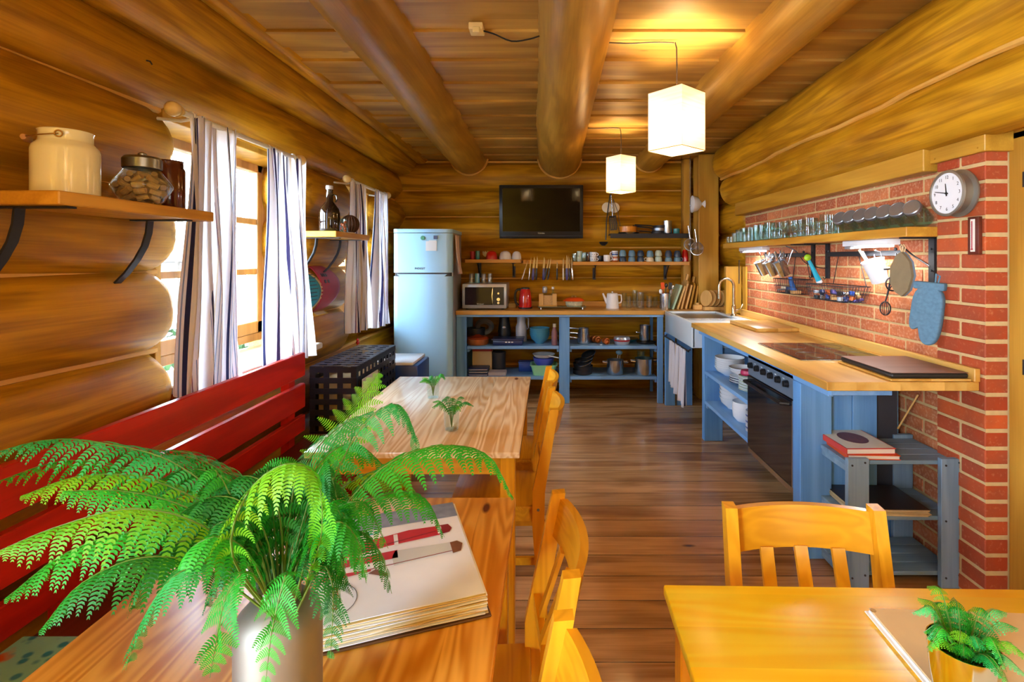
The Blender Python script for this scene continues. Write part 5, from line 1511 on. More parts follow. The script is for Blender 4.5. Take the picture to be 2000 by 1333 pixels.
# bowls on the short shelf
z = ZA + 0.0006
mug('dark red cup at the left end of the short shelf', 923, z, 0.026, 0.085, M_redp, group='bowls and cups on the short shelf', name='cup', cat='cup')
mug('teal glass tumbler on the short shelf', 933, z, 0.022, 0.09, M_teals, group='bowls and cups on the short shelf', name='tumbler', cat='tumbler', y=YM - 0.02)


def bowl_prof(r, h, t_=0.004): return [(0, 0), (r * 0.4, 0), (r * 0.45, h * 0.1), (r * 0.85, h * 0.5), (r, h), (r - t_, h), (r * 0.82, h * 0.52), (r * 0.4, h * 0.14), (0, h * 0.12)]


def dome_prof(r, h): return [(r * 0.96, 0), (r, 0), (r * 0.98, h * 0.3), (r * 0.85, h * 0.7), (r * 0.6, h * 0.92), (r * 0.35, h * 0.97), (r * 0.33, h), (0, h)]
for k in range(3):
    single('bowl', ['leaning cream bowl nearest the teal glass', 'middle of the three leaning cream bowls', 'leaning cream bowl nearest the red bowl'][k], 'bowl', WX(944 + k * 4.5, YM), YM + 0.03, z + 0.040, bowl_prof(0.045, 0.03), M_creamg, group='bowls and cups on the short shelf', rot=(0, math.radians(48), 0))
single('bowl', 'glossy red upturned bowl with white flecks on the short shelf', 'bowl', WX(960.5, YM), YM - 0.01, z, dome_prof(0.063, 0.09), M_redgl, group='bowls and cups on the short shelf')
single('bowl', 'white upturned bowl in the middle of the short shelf', 'bowl', WX(987, YM), YM, z, dome_prof(0.066, 0.088), M_white, group='bowls and cups on the short shelf')
single('bowl', 'white upturned bowl at the right end of the short shelf', 'bowl', WX(1009, YM - 0.02), YM - 0.02, z, dome_prof(0.050, 0.085), M_white, group='bowls and cups on the short shelf')

# knife rack
t = thing('knife_rack', 'wooden magnetic strip holding the knives between the shelves', 'knife rack', (0, 0, 0))
mb = MB(); mb.box(WX(1021, 5.55), WX(1120, 5.55), 5.56, 5.585, WZ(516, 5.55), WZ(508, 5.55), 0.002); mb.build('rack_strip', M_boardX, t)
M_violet = plain('violet_handle', '#4c4480', 0.35)
M_steelb = plain('blade_steel', '#9c8e74', 0.3, 1.0, var=0.03)
knives = [(1026, .10, 18, M_white, .006, 'thin knife leaning left with a white handle at the rack end'), (1035, .13, 6, M_steel, .007, 'second knife from the left, with a steel handle'),
          (1042, .13, 4, M_violet, .016, 'third knife from the left, with a thick violet handle'), (1048, .14, 3, M_black, .012, 'fourth knife from the left, with a black handle'),
          (1062, .13, 2, M_violet, .015, 'violet handled knife alone left of the middle'), (1068, .11, 12, M_black, .010, 'black handled knife leaning right of the violet one'),
          (1073, .12, 8, M_black, .009, 'second black handled knife right of the violet one'), (1088, .08, 0, M_black, .009, 'short black handled knife right of the gap'),
          (1100, .12, 0, M_creamg, .010, 'cream handled knife near the right of the rack'), (1107, .15, 0, M_violet, .016, 'violet handled knife near the right end, longest blade'),
          (1112, .14, -3, M_black, .009, 'black handled knife second from the right end'), (1117, .13, -4, M_steel, .008, 'steel handled knife at the right end of the rack')]
for px, L_, an, hm, hw, lb in knives:
    x = WX(px, 5.55); t = thing('kitchen_knife', lb, 'knife', (x, 5.548, WZ(525, 5.55)), 0, 'knives on the magnetic rack', rot=(0, math.radians(an), 0))
    mb = MB(); mb.prism([(-hw * .9, 0), (hw * .8, 0), (hw * .8, L_ * .7), (-hw * .1, L_)], -0.001, 0.001, axis='Y'); mb.build('knife_blade', M_steelb, t)
    mb = MB(); mb.tube([(0, 0, 0.004), (0, 0, -0.03), (0.002, 0, -0.07), (0, 0, -0.115), (0, 0, -0.125)], [hw * .7, hw * .8, hw, hw * .85, hw * .4], 10, rv=0.7); mb.build('knife_handle', hm, t)

# hanging black shelf with pans
t = thing('hanging_shelf', 'black metal shelf hung on cords above the mugs', 'shelf', (0, 0, 0))
xa, xb = WX(1192, 5.36), WX(1345, 5.36); zs = WZ(457, 5.36)
mb = MB(); mb.box(xa, xb, 5.36, 5.56, zs - 0.010, zs, 0.002); mb.box(xa, xb, 5.352, 5.36, zs - 0.045, zs + 0.004, 0.002); mb.build('shelf_board', M_blackm, t)
for px, y in ((1331, 5.40),):
    mb = MB(); mb.tube([(WX(px, y), y, zs), (WX(px, y), y, CEIL + 0.01)], 0.002, 6); mb.build('shelf_cord', M_cord, t)
mb = MB(); mb.tube([(xa + 0.01, 5.53, zs), (xa + 0.01, 5.55, zs + 0.25), (xa + 0.01, 5.59, zs + 0.3)], 0.003, 6); mb.build('shelf_cord', M_cord, t)


def pan(name, label, x, y, z, r, h, m, hang=None, hm=M_black, tilt=(0, 0, 0), group=None, hl=0.16, cat='pan', z0h=0.8, lid=False):
    t = thing(name, label, cat, (x, y, z), 0, group, tilt)
    mb = MB(); mb.lathe([(0, 0), (r * 0.9, 0), (r * .97, h * .08), (r, h), (r - .003, h), (r * .93, h * .1), (0, h * .06)], 32); mb.build('pan_body', m, t)
    if hang is not None:
        c_, s_ = math.cos(hang), math.sin(hang)
        mb = MB(); mb.tube([(c_ * r * .97, s_ * r * .97, h * z0h), (c_ * (r + .03), s_ * (r + .03), h * z0h + .006), (c_ * (r + hl), s_ * (r + hl), h * z0h + .016)], [.006, .007, .009], 8); mb.build('pan_handle', hm, t)
    return t


zz = zs + 0.001
pan('baking_dish', 'amber yellow baking dish on the hanging black shelf', WX(1226, 5.45), 5.45, zz + 0.018, 0.095, 0.060, plain('amber_dish', '#d98a1e', 0.25), cat='dish')
single('metal_tray', 'flat steel tray under the amber dish on the hanging shelf', 'tray', WX(1228, 5.45), 5.45, zz, [(0, 0), (0.10, 0), (0.115, 0.016), (0.112, 0.017), (0.098, 0.003), (0, 0.003)], M_steel)
pan('frying_pan', 'lowest dark frying pan stacked on the hanging shelf', WX(1286, 5.45), 5.45, zz, 0.075, 0.030, M_blackm, PI * 1.02, M_steel, group='frying pans on the hanging shelf', hl=.20)
pan('frying_pan', 'middle frying pan of the stack on the hanging shelf', WX(1288, 5.45), 5.45, zz + 0.031, 0.080, 0.030, M_steeld, PI * 1.02, M_black, group='frying pans on the hanging shelf', hl=.21, tilt=(0, 0.05, 0))
pan('frying_pan', 'topmost frying pan with a dark handle on the hanging shelf', WX(1290, 5.45), 5.45, zz + 0.066, 0.078, 0.026, M_blackm, PI * 1.03, M_black, group='frying pans on the hanging shelf', hl=.20, tilt=(0, -0.03, 0))
t = pan('cooking_pot', 'steel pot at the right part of the hanging black shelf', WX(1303, 5.42), 5.415, zz, 0.050, 0.138, M_steel, cat='pot')
pan('small_cup', 'small dark teal cup at the right end of the hanging shelf', WX(1321, 5.40), 5.40, zz, 0.034, 0.055, M_teals, cat='cup')

# television
t = thing('television', 'black flat screen television mounted on the back log wall', 'television', (WX(1057, 5.45), 5.45, WZ(414, 5.45)), rot=(math.radians(4), 0, 0))
w_, h_ = 0.445, 0.283
mb = MB(); mb.box(-w_, w_, 0, 0.06, -h_, h_, 0.008, 2); mb.build('tv_case', plain('tv_case_black', '#101012', 0.3, var=0.0), t)
mb = MB(); mb.box(-w_ + 0.035, w_ - 0.035, -0.002, 0.001, -h_ + 0.075, h_ - 0.035); mb.build('tv_screen', M_screen, t)
text('lettering', 'TOSHIBA', 0.018, M_silver, (0, -0.001, -h_ + 0.055), (PI / 2, 0, 0), t)
mb = MB(); mb.box(-0.15, 0.15, 0.06, 0.16, -0.1, 0.1); mb.build('wall_mount', M_black, t)
mb = MB(); mb.box(-w_ + 0.004, w_ - 0.004, -0.004, 0.0, -h_ + 0.026, -h_ + 0.030); mb.build('tv_trim', M_darkgrey, t)

# utensils hanging left of the black shelf
hx = WX(1194, 5.42); hz = WZ(378, 5.42)
mb = MB(); mb.tube([(hx, 5.58, hz + 0.02), (hx, 5.46, hz + 0.02), (hx, 5.44, hz), (hx, 5.45, hz - 0.015)], 0.004, 6); tag(mb.build('wall_hook', M_blackm), 'black iron hook on the back wall carrying kitchen tools', 'hook')
for k, (dx, dy, lb) in enumerate(((-0.035, 0.02, 'left cream disc trivet hanging behind the black tools'), (0.045, 0.03, 'right cream disc trivet hanging behind the black tools'))):
    mb = MB(); mb.lathe([(0, -0.004), (0.055, -0.004), (0.055, 0.004), (0, 0.004)], 28, M=Matrix.Rotation(PI / 2, 4, 'X')); o = mb.build('cork_trivet', M_creamg, loc=(hx + dx, 5.49 + dy, hz - 0.14)); tag(o, lb, 'trivet', 'trivets on the back wall')
t = thing('ladle', 'black ladle hanging lowest left of the hanging shelf', 'ladle', (hx - 0.05, 5.44, hz - 0.05))
mb = MB(); mb.tube([(0.04, 0, 0.04), (0.02, 0, -0.1), (0, 0, -0.25), (-0.005, 0, -0.44)], 0.006, 8); mb.build('ladle_handle', M_black, t)
mb = MB(); mb.lathe(bowl_prof(0.048, 0.04), 20, c=(-0.03, 0, -0.50)); mb.build('ladle_bowl', M_black, t)
t = thing('spatula', 'black slotted spatula hanging beside the ladle', 'spatula', (hx, 5.43, hz - 0.02), rot=(0, math.radians(-4), 0))
mb = MB(); mb.tube([(0, 0, 0), (0, 0, -0.22)], 0.006, 8); mb.build('spatula_handle', M_steel, t)
mb = MB()
for q in (-0.03, -0.01, 0.01, 0.03): mb.box(q - 0.007, q + 0.007, -0.002, 0.002, -0.36, -0.22)
mb.box(-0.037, 0.037, -0.002, 0.002, -0.235, -0.215); mb.box(-0.037, 0.037, -0.002, 0.002, -0.37, -0.355); mb.build('spatula_blade', M_black, t)
t = thing('kitchen_tongs', 'long dark tongs slanting down to the hanging shelf', 'tongs', (hx + 0.02, 5.42, hz - 0.06), rot=(0, math.radians(-12), 0))
for s_ in (-1, 1):
    mb = MB(); mb.bar([(0, 0, 0), (s_ * 0.02, 0, -0.15), (s_ * 0.008, 0, -0.36)], 0.012, 0.004, up=(0, 1, 0)); mb.build('tongs_arm', M_blackm, t)

# chain with the white funnel and strainers at the corner
cxn = WX(1348, 5.30)
t = thing('hanging_chain', 'thin metal chain hanging from the ceiling beside the corner post', 'chain', (cxn, 5.30, 0))
mb = MB()
z = CEIL
while z > WZ(505, 5.30):
    q = int(z * 1000) // 24 % 2
    mb.tube([((0.006 if q else 0) * math.cos(a), (0 if q else 0.006) * math.cos(a), z - 0.014 + 0.015 * math.sin(a)) for a in [2 * PI * k / 8 for k in range(8)]], 0.0018, 4, closed=True); z -= 0.024
o = mb.build('chain_links', M_steeld, t); o['kind'] = 'stuff'
t = thing('funnel', 'white enamel funnel hanging sideways on the chain', 'funnel', (cxn + 0.012, 5.27, WZ(399, 5.27)), rot=(0, PI / 2, 0))
mb = MB(); mb.lathe([(0.088, 0), (0.084, 0.012), (0.070, 0.055), (0.03, 0.088), (0.022, 0.095), (0.040, 0.122), (0.047, 0.125), (0.038, 0.125), (0.02, 0.1), (0.02, 0.09), (0.066, 0.053), (0.080, 0.010), (0.088, 0)], 32); mb.build('funnel_body', M_white, t)
for px, py, r_, lb, y in ((1348, 478, 0.062, 'left steel sieve hanging in the corner by the red cup', 5.27), (1361, 486, 0.066, 'right steel sieve hanging in the corner by the post', 5.21)):
    t = thing('sieve', lb, 'sieve', (WX(px, y), y, WZ(py, y)), 0, 'sieves hanging in the corner')
    mb = MB(); mb.tube([(math.cos(a) * r_, 0, math.sin(a) * r_) for a in [2 * PI * k / 28 for k in range(28)]], 0.004, 6, closed=True); mb.build('sieve_rim', M_steel, t)
    mb = MB()
    for j in range(1, 8):
        a = j * PI / 16; rr_ = r_ * math.cos(a)
        mb.tube([(math.cos(b_) * rr_, 0.045 * math.sin(a), math.sin(b_) * rr_) for b_ in [2 * PI * k / 20 for k in range(20)]], 0.0012, 4, closed=True)
    for k in range(20):
        b_ = 2 * PI * k / 20
        mb.tube([(math.cos(b_) * r_ * math.cos(q * PI / 12), 0.045 * math.sin(q * PI / 12), math.sin(b_) * r_ * math.cos(q * PI / 12)) for q in range(7)], 0.0012, 4)
    o = mb.build('sieve_mesh', M_steel, t); o['kind'] = 'stuff'
    mb = MB(); mb.tube([(0, 0, r_), (-0.012, -0.004, r_ + 0.07), (-0.02, 0, r_ + 0.13)], [0.007, 0.006, 0.008], 8); mb.build('sieve_handle', M_steel, t)
# ceiling junction box and cable
t = thing('junction_box', 'wooden cable junction box on the ceiling boards left of the middle beam', 'junction box', (WX(931, 2.38), 2.38, CEIL))
mb = MB(); mb.box(-0.032, 0.032, -0.04, 0.04, -0.028, 0.004, 0.004, 2); mb.box(-0.012, 0.02, -0.05, -0.035, -0.045, -0.02, 0.003); mb.build('box_body', M_rodw, t)
mb = MB(); mb.tube(spline([(0.03, 0, -0.02), (0.08, 0.01, -0.03), (0.16, 0.03, -0.055), (0.24, 0.02, -0.05), (0.29, 0.02, -0.035)], 14), 0.004, 6); mb.build('cable', M_black, t)

# ================================================================ THINGS ON THE BACK WORKTOP
ZW = HT + 0.0006
t = thing('microwave', 'silver and black microwave oven on the back worktop by the fridge', 'microwave', (WX(946, 5.15), 5.15, ZW))
w_ = 0.222; h_ = 0.262
mb = MB(); mb.box(-w_, w_, 0.012, 0.36, 0.012, h_, 0.010, 2); mb.build('microwave_body', M_silver, t)
mb = MB(); mb.box(-w_, w_, -0.004, 0.011, 0.012, h_ - 0.001, 0.008, 2); fr = mb.build('front_frame', M_silver, t)
mb = MB(); mb.box(-w_ + 0.028, 0.085, -0.009, -0.003, 0.048, h_ - 0.035, 0.003); mb.build('microwave_door', M_glossd, t)
mb = MB(); mb.box(0.088, w_ - 0.025, -0.008, -0.003, 0.048, h_ - 0.035, 0.002); pn = mb.build('control_panel', M_black, t)
mb = MB(); mb.bar([(0.086, -0.016, 0.065), (0.078, -0.024, 0.14), (0.086, -0.016, 0.215)], 0.007, 0.007); mb.build('door_handle', M_steel, t)
for zq, r_ in ((0.165, 0.010), (0.105, 0.017), (0.070, 0.012)):
    mb = MB(); mb.cyl((0.142, -0.008, zq), (0.142, -0.022, zq), r_, n=18); mb.build('control_knob', M_steel, pn)
text('lettering', 'Whirlpool', 0.016, M_white, (-0.04, -0.0096, 0.058), (PI / 2, 0, 0), t)
for x in (-0.18, 0.18):
    for y in (0.05, 0.32):
        mb = MB(); mb.cyl((x, y, 0), (x, y, 0.0125), 0.014, n=10); mb.build('foot', M_black, t)
gl_prof = lambda r, h: [(0, 0), (r * .82, 0), (r * .86, .003), (r, h), (r - .0018, h), (r * .84, .008), (0, .007)]
up_prof = lambda r, h: [(r, 0), (r - .0018, 0), (r * .82, h - .008), (0, h - .007), (0, h), (r * .82, h), (r, 0)]
for k, (px, m_, lb) in enumerate(((921, M_glass, 'clear tumbler at the left on top of the microwave'), (932, M_glassb, 'bluish tumbler second from the left on the microwave'), (945, M_glass, 'clear tumbler in the middle on the microwave'), (957, M_glass, 'clear tumbler at the right on top of the microwave'))):
    single('tumbler', lb, 'tumbler', WX(px, 5.32), 5.32, ZW + h_ + 0.0005, up_prof(0.029, 0.098), m_, group='tumblers on the microwave')
mb = MB(); mb.box(-0.04, 0.04, -0.06, 0.06, 0, 0.045, 0.003); tag(mb.build('small_box', M_beige, loc=(WX(1001, 5.42), 5.42, ZW)), 'small beige box between the microwave and the red kettle', 'box')

t = thing('electric_kettle', 'glossy red electric kettle with a black handle', 'kettle', (WX(1026, 5.30), 5.30, ZW))
mb = MB(); mb.lathe([(0, 0.014), (0.066, 0.014), (0.068, 0.03), (0.066, 0.10), (0.056, 0.17), (0.045, 0.20), (0, 0.205)], 32); mb.build('kettle_body', M_redgl, t)
mb = MB(); mb.lathe([(0, 0), (0.072, 0), (0.072, 0.012), (0.066, 0.0138), (0, 0.0138)], 32); mb.build('kettle_base', M_black, t)
mb = MB(); mb.tube(spline([(-0.045, 0, 0.195), (-0.085, 0, 0.19), (-0.105, 0, 0.14), (-0.10, 0, 0.07), (-0.075, 0, 0.03)], 14), 0.012, 10); mb.build('kettle_handle', M_black, t)
mb = MB(); mb.lathe([(0.045, 0.200), (0.044, 0.212), (0.02, 0.218), (0, 0.218)], 24); mb.build('kettle_lid', M_black, t)

t = thing('glass_tray', 'low glass tray on small feet under the napkin holder and casserole', 'tray', (WX(1097, 5.27), 5.27, ZW))
mb = MB(); mb.box(-0.245, 0.245, -0.08, 0.10, 0.020, 0.026, 0.002); mb.build('tray_plate', plain('tray_glass_green', '#6f8474', 0.1, var=0.05), t)
for x in (-0.21, 0.21):
    for y in (-0.06, 0.08):
        mb = MB(); mb.cyl((x, y, 0), (x, y, 0.0198), 0.010, 0.007, 12); mb.build('tray_foot', M_steel, t)
zt_ = ZW + 0.0266
t = thing('napkin_holder', 'square wooden napkin holder on the glass tray', 'holder', (WX(1070, 5.28), 5.28, zt_))
mb = MB(); mb.box(-0.095, 0.095, -0.045, 0.045, 0, 0.012, 0.002); mb.build('holder_base', M_boardX, t)
for x in (-0.068, 0.068):
    mb = MB(); mb.box(x - 0.022, x + 0.022, -0.045, -0.035, 0.012, 0.125, 0.002); mb.box(x - 0.022, x + 0.022, 0.035, 0.045, 0.012, 0.125, 0.002); mb.build('holder_board', M_bamboo, t)
mb = MB(); mb.box(-0.06, 0.06, -0.032, 0.032, 0.0125, 0.11); tag(mb.build('napkin_stack', M_cork, loc=(WX(1070, 5.28), 5.28, zt_)), 'stack of brown napkins in the wooden holder', 'napkins')
t = thing('grinder', 'grey glass pepper grinder standing in the napkin holder', 'grinder', (WX(1064, 5.31), 5.36, zt_))
mb = MB(); mb.lathe([(0, 0), (0.02, 0), (0.02, 0.13), (0, 0.13)], 16); mb.build('grinder_glass', M_glassg, t)
mb = MB(); mb.lathe([(0.02, 0.1305), (0.026, 0.14), (0.026, 0.185), (0.018, 0.197), (0, 0.197)], 20); mb.build('grinder_top', M_silver, t)
t = thing('oil_bottle', 'slim glass bottle with a white cap behind the napkin holder', 'bottle', (WX(1080, 5.34), 5.36, zt_))
mb = MB(); mb.lathe([(0, 0), (0.02, 0), (0.02, 0.11), (0.010, 0.135), (0.010, 0.17), (0, 0.17)], 16); mb.build('bottle_body', M_glassg, t)
mb = MB(); mb.lathe([(0.012, 0.168), (0.014, 0.17), (0.014, 0.193), (0, 0.195)], 14); mb.build('bottle_cap', M_white, t)
t = thing('casserole', 'flowered white casserole with an orange lid on the glass tray', 'casserole', (WX(1121, 5.26), 5.26, zt_))
mb = MB(); mb.lathe([(0, 0), (0.07, 0), (0.084, 0.012), (0.088, 0.052), (0.084, 0.052), (0.08, 0.015), (0, 0.01)], 32, sy=0.7); mb.build('casserole_pot', plain('flowered_enamel', '#cfc9a8', 0.3, var=0.7, nscale=45), t)
mb = MB(); mb.lathe([(0.112, 0.053), (0.114, 0.057), (0.085, 0.080), (0.05, 0.09), (0, 0.092)], 36, sy=0.7); mb.build('casserole_lid', M_orange, t)
mb = MB(); mb.tube([(-0.02, 0, 0.09), (-0.016, 0, 0.105), (0.016, 0, 0.105), (0.02, 0, 0.09)], 0.006, 8); mb.build('lid_handle', M_brass, t)

t = thing('coffee_pot', 'white enamel coffee pot with a spout to the left', 'coffee pot', (WX(1196, 5.30), 5.30, ZW))
mb = MB(); mb.lathe([(0, 0), (0.066, 0), (0.067, 0.01), (0.056, 0.15), (0.05, 0.157), (0, 0.162)], 32); mb.build('pot_body', M_white, t)
mb = MB(); mb.tube([(-0.050, 0, 0.06), (-0.075, 0, 0.10), (-0.098, 0, 0.155)], [0.022, 0.014, 0.008], 10); mb.build('pot_spout', M_white, t)
mb = MB(); mb.tube([(0.055, 0, 0.14), (0.090, 0, 0.138), (0.095, 0, 0.09), (0.088, 0, 0.06), (0.062, 0, 0.055)], 0.007, 8); mb.build('pot_handle', M_white, t)
mb = MB(); mb.sphere((0, 0, 0.168), 0.008, 10); mb.build('lid_knob', M_white, t)


def beer_mug(label, px, y, r, h):
    t = thing('glass_mug', label, 'glass mug', (WX(px, y), y, ZW), 0, 'glass mugs on the back worktop')
    mb = MB(); mb.lathe([(0, 0), (r, 0), (r, h), (r - .004, h), (r - .005, .014), (0, .012)], 20); mb.build('mug_glass', M_glass, t)
    mb = MB(); mb.tube([(r, 0, h * .85), (r + .028, 0, h * .8), (r + .032, 0, h * .5), (r + .026, 0, h * .25), (r, 0, h * .2)], 0.0055, 8); mb.build('mug_handle', M_glass, t)


for px, y, r_, h_, lb in ((1219, 5.42, .030, .15, 'handled glass just right of the white coffee pot'), (1228, 5.34, .028, .12, 'small handled glass in front, second from the coffee pot'), (1240, 5.46, .032, .18, 'tall handled glass at the back, left of the big jug'),
                          (1250, 5.32, .043, .165, 'biggest handled beer glass in the middle of the row'), (1268, 5.36, .032, .125, 'handled glass right of the biggest one'), (1280, 5.42, .028, .11, 'small handled glass nearest the utensil holder')):
    beer_mug(lb, px, y, r_, h_)

t = thing('utensil_holder', 'perforated steel utensil holder on the back worktop by the sink', 'utensil holder', (WX(1299, 5.22), 5.22, ZW))
mb = MB(); mb.lathe([(0, 0), (0.052, 0), (0.053, 0.004), (0.053, 0.16), (0.050, 0.16), (0.050, 0.006), (0, 0.006)], 32); mb.build('holder_body', M_steel, t)
mb = MB()
for j in range(9):
    for i in range(6):
        a = PI + 0.05 + i * 0.13; mb.cyl((math.cos(a) * 0.0525, math.sin(a) * 0.0525, 0.02 + j * 0.0155), (math.cos(a) * 0.0538, math.sin(a) * 0.0538, 0.02 + j * 0.0155), 0.0035, n=6)
o = mb.build('holder_holes', M_darkgrey, t); o['kind'] = 'stuff'
x0_ = WX(1299, 5.22)
for k, (dx, ln, an, m_, kind, lb) in enumerate(((-0.030, 0.20, -6, M_white, 'spoon', 'white spoon at the left in the steel holder'), (-0.008, 0.25, -4, M_orange, 'flat', 'orange spatula standing in the steel holder'), (0.006, 0.26, 2, M_black, 'spoon', 'black spoon in the middle of the steel holder'),
                                            (0.018, 0.25, 8, M_black, 'flat', 'black turner leaning right in the steel holder'), (0.024, 0.25, 14, M_steel, 'spoon', 'steel ladle leaning farthest right in the steel holder'), (0.012, 0.20, 16, M_silver, 'spoon', 'short steel spoon leaning right in the steel holder'))):
    t = thing('kitchen_utensil', lb, 'utensil', (x0_ + dx, 5.21 + 0.012 * (k % 3), ZW + 0.01), 0, 'utensils in the steel holder', rot=(0, math.radians(an), 0))
    mb = MB(); mb.tube([(0, 0, 0), (0, 0, ln - 0.05)], 0.004, 6); mb.build('utensil_handle', m_, t)
    mb = MB()
    if kind == 'flat': mb.box(-0.018, 0.018, -0.002, 0.002, ln - 0.055, ln + 0.012, 0.001)
    else: mb.sphere((0, 0, ln - 0.03), 0.02, 12, sc=(0.85, 0.35, 1.2))
    mb.build('utensil_head', m_, t)

# chopping boards leaning in the corner
bd = [(1313, 0.26, 0.060, 20, plain('green_glass_board', '#a9c6a8', 0.2), 'pale green glass chopping board, leftmost of the leaning boards'), (1322, 0.25, 0.02, 18, M_bamboo, 'second chopping board from the left, light wood'), (1330, 0.36, 0.02, 14, M_bamboo, 'longest thin chopping board behind, with a handle tip sticking up'),
      (1338, 0.25, 0.02, 14, M_bamboo, 'fourth leaning chopping board, light wood'), (1346, 0.33, 0.02, 12, M_trimZ, 'tall handled chopping board near the post'), (1355, 0.32, 0.02, 9, M_trimZ, 'rightmost leaning chopping board with a handle')]
for k, (px, L_, _, an, m_, lb) in enumerate(bd):
    y = 5.26 + k * 0.022
    t = thing('chopping_board', lb, 'chopping board', (WX(px - 0, y) - 0.02, y, ZW + 0.003), 0, 'chopping boards leaning in the corner', rot=(0, math.radians(an), 0))
    mb = MB()
    pl = [(-0.10, 0), (0.10, 0), (0.10, L_ * 0.72), (0.07, L_ * 0.80), (0.02, L_ * 0.83), (0.02, L_), (-0.02, L_), (-0.02, L_ * 0.83), (-0.07, L_ * 0.8), (-0.10, L_ * 0.72)] if k in (2, 4, 5) else [(-0.11, 0), (0.11, 0), (0.11, L_ - 0.01), (0.10, L_), (-0.10, L_), (-0.11, L_ - 0.01)]
    mb.prism(pl, -0.009, 0.009, axis='X'); mb.build('board_plate', m_, t)
t = thing('round_board_stand', 'light wooden stand holding round breakfast boards by the post', 'stand', (WX(1392, 5.12), 5.01, ZW))
mb = MB(); mb.box(-0.10, 0.16, 0.06, 0.16, 0, 0.035, 0.004); mb.build('stand_block', M_bamboo, t)
for k in range(6):
    mb = MB(); mb.lathe([(0, -0.006), (0.078, -0.006), (0.08, -0.004), (0.08, 0.004), (0.078, 0.006), (0, 0.006)], 32, M=Matrix.Rotation(PI / 2, 4, 'Y'))
    o = mb.build('round_board', M_bamboo, loc=(WX(1379 + k * 8.5, 5.12), 5.12, ZW + 0.036 + 0.081)); o.rotation_euler = (0, math.radians(6), math.radians(24))
    tag(o, ORD[k] + ' round breakfast board from the left in the wooden stand', 'round board', 'round breakfast boards')
t = thing('wood_block', 'small light wooden block beside the leaning chopping boards', 'wood block', (WX(1362, 5.16), 5.16, ZW))
mb = MB(); mb.box(-0.04, 0.04, -0.03, 0.03, 0, 0.05, 0.004); mb.build('block_body', M_bamboo, t)
mb = MB(); mb.lathe([(0.0, 0.05), (0.018, 0.05), (0.018, 0.07), (0, 0.07)], 14); mb.build('block_peg', M_bamboo, t)

# ================================================================ UNDER THE BACK COUNTER
g_ = 'kitchenware under the back worktop'
Z1, Z2 = 0.5656, 0.2626


def at(px, y): return WX(px, y)


y = 5.22
t = thing('copper_pan', 'lidded copper coloured pan on the upper left shelf', 'pan', (at(933, y), y, Z1), 0)
mb = MB(); mb.lathe([(0, 0), (0.10, 0), (0.112, 0.02), (0.112, 0.058), (0.108, 0.058), (0, 0.02)], 32); mb.build('pan_body', plain('copper', '#c9743c', 0.3, 0.6, var=0.25), t)
mb = MB(); mb.lathe([(0.113, 0.059), (0.10, 0.078), (0.03, 0.092), (0.02, 0.10), (0, 0.10)], 32); mb.build('pan_lid', plain('copper_red', '#a03d1a', 0.25, 0.4), t)
single('baking_ring', 'grey ring cake tin leaning behind the copper pan', 'cake tin', at(946, 5.38), 5.40, Z1 + 0.16, [(0.045, 0), (0.05, 0.03), (0.085, 0.04), (0.10, 0), (0.095, 0), (0.083, 0.034), (0.054, 0.026), (0.048, 0)], M_alu, rot=(PI / 2 + 0.5, 0, 0))
single('dark_pot', 'dark iron pot at the back left of the upper left shelf', 'pot', at(930, 5.44), 5.42, Z1, [(0, 0), (0.09, 0), (0.10, 0.08), (0.10, 0.14), (0, 0.15)], M_blackm)
t = thing('coffee_maker', 'black coffee machine jug at the back of the upper left shelf', 'coffee machine', (at(985, 5.42), 5.43, Z1))
mb = MB(); mb.lathe([(0, 0), (0.065, 0), (0.07, 0.10), (0.055, 0.2), (0.05, 0.25), (0, 0.25)], 28); mb.build('machine_body', M_black, t)
mb = MB(); mb.sphere((0, -0.06, 0.15), 0.02, 12, sc=(1, 0.3, 0.6)); mb.build('machine_badge', M_silver, t)
t = thing('baking_tin', 'dark blue baking tin on the upper left shelf below the white jug', 'baking tin', (at(994, y), 5.20, Z1))
mb = MB(); mb.box(-0.155, 0.145, -0.08, 0.12, 0, 0.055, 0.012, 2); mb.build('tin_body', M_navyp, t)
mb = MB(); mb.box(-0.165, 0.155, -0.09, 0.13, 0.055, 0.066, 0.004, 2); mb.build('tin_lid', M_navyp, t)
mb = MB()
for q in (-0.03, 0.0, 0.03): mb.box(q, q + 0.02, -0.0815, -0.0795, 0.03, 0.04)
mb.build('lettering', M_white, t)
t = thing('vacuum_jug', 'white insulated jug standing on the upper left shelf', 'jug', (at(1018, 5.40), 5.42, Z1))
mb = MB(); mb.lathe([(0, 0), (0.055, 0), (0.058, 0.02), (0.058, 0.15), (0.045, 0.19), (0.045, 0.26), (0, 0.265)], 28); mb.build('jug_body', plain('jug_white', '#c8d0e2', 0.3, var=0.02), t)
mb = MB(); mb.tube([(0.043, 0, 0.25), (0.075, 0, 0.24), (0.075, 0, 0.14), (0.055, 0, 0.12)], 0.007, 8); mb.build('jug_handle', M_silver, t)
for k in range(4):
    single('glass_bowl', ['lowest', 'second from the bottom', 'third from the bottom', 'topmost'][k] + ' blue glass bowl in the stack on the upper left shelf', 'bowl', at(1054, 5.28), 5.28, Z1 + k * 0.02, bowl_prof(0.105, 0.10, 0.003), M_glassb, group='stack of blue glass bowls')
t = thing('spice_bottle', 'reddish bottle with a cream cap at the right of the upper left shelf', 'bottle', (at(1083, 5.16), 5.16, Z1))
mb = MB(); mb.lathe([(0, 0), (0.030, 0), (0.030, 0.13), (0.018, 0.165), (0.015, 0.18), (0, 0.18)], 20); mb.build('bottle_body', plain('dusty_rose', '#8f6468', 0.4, var=0.25, nscale=40), t)
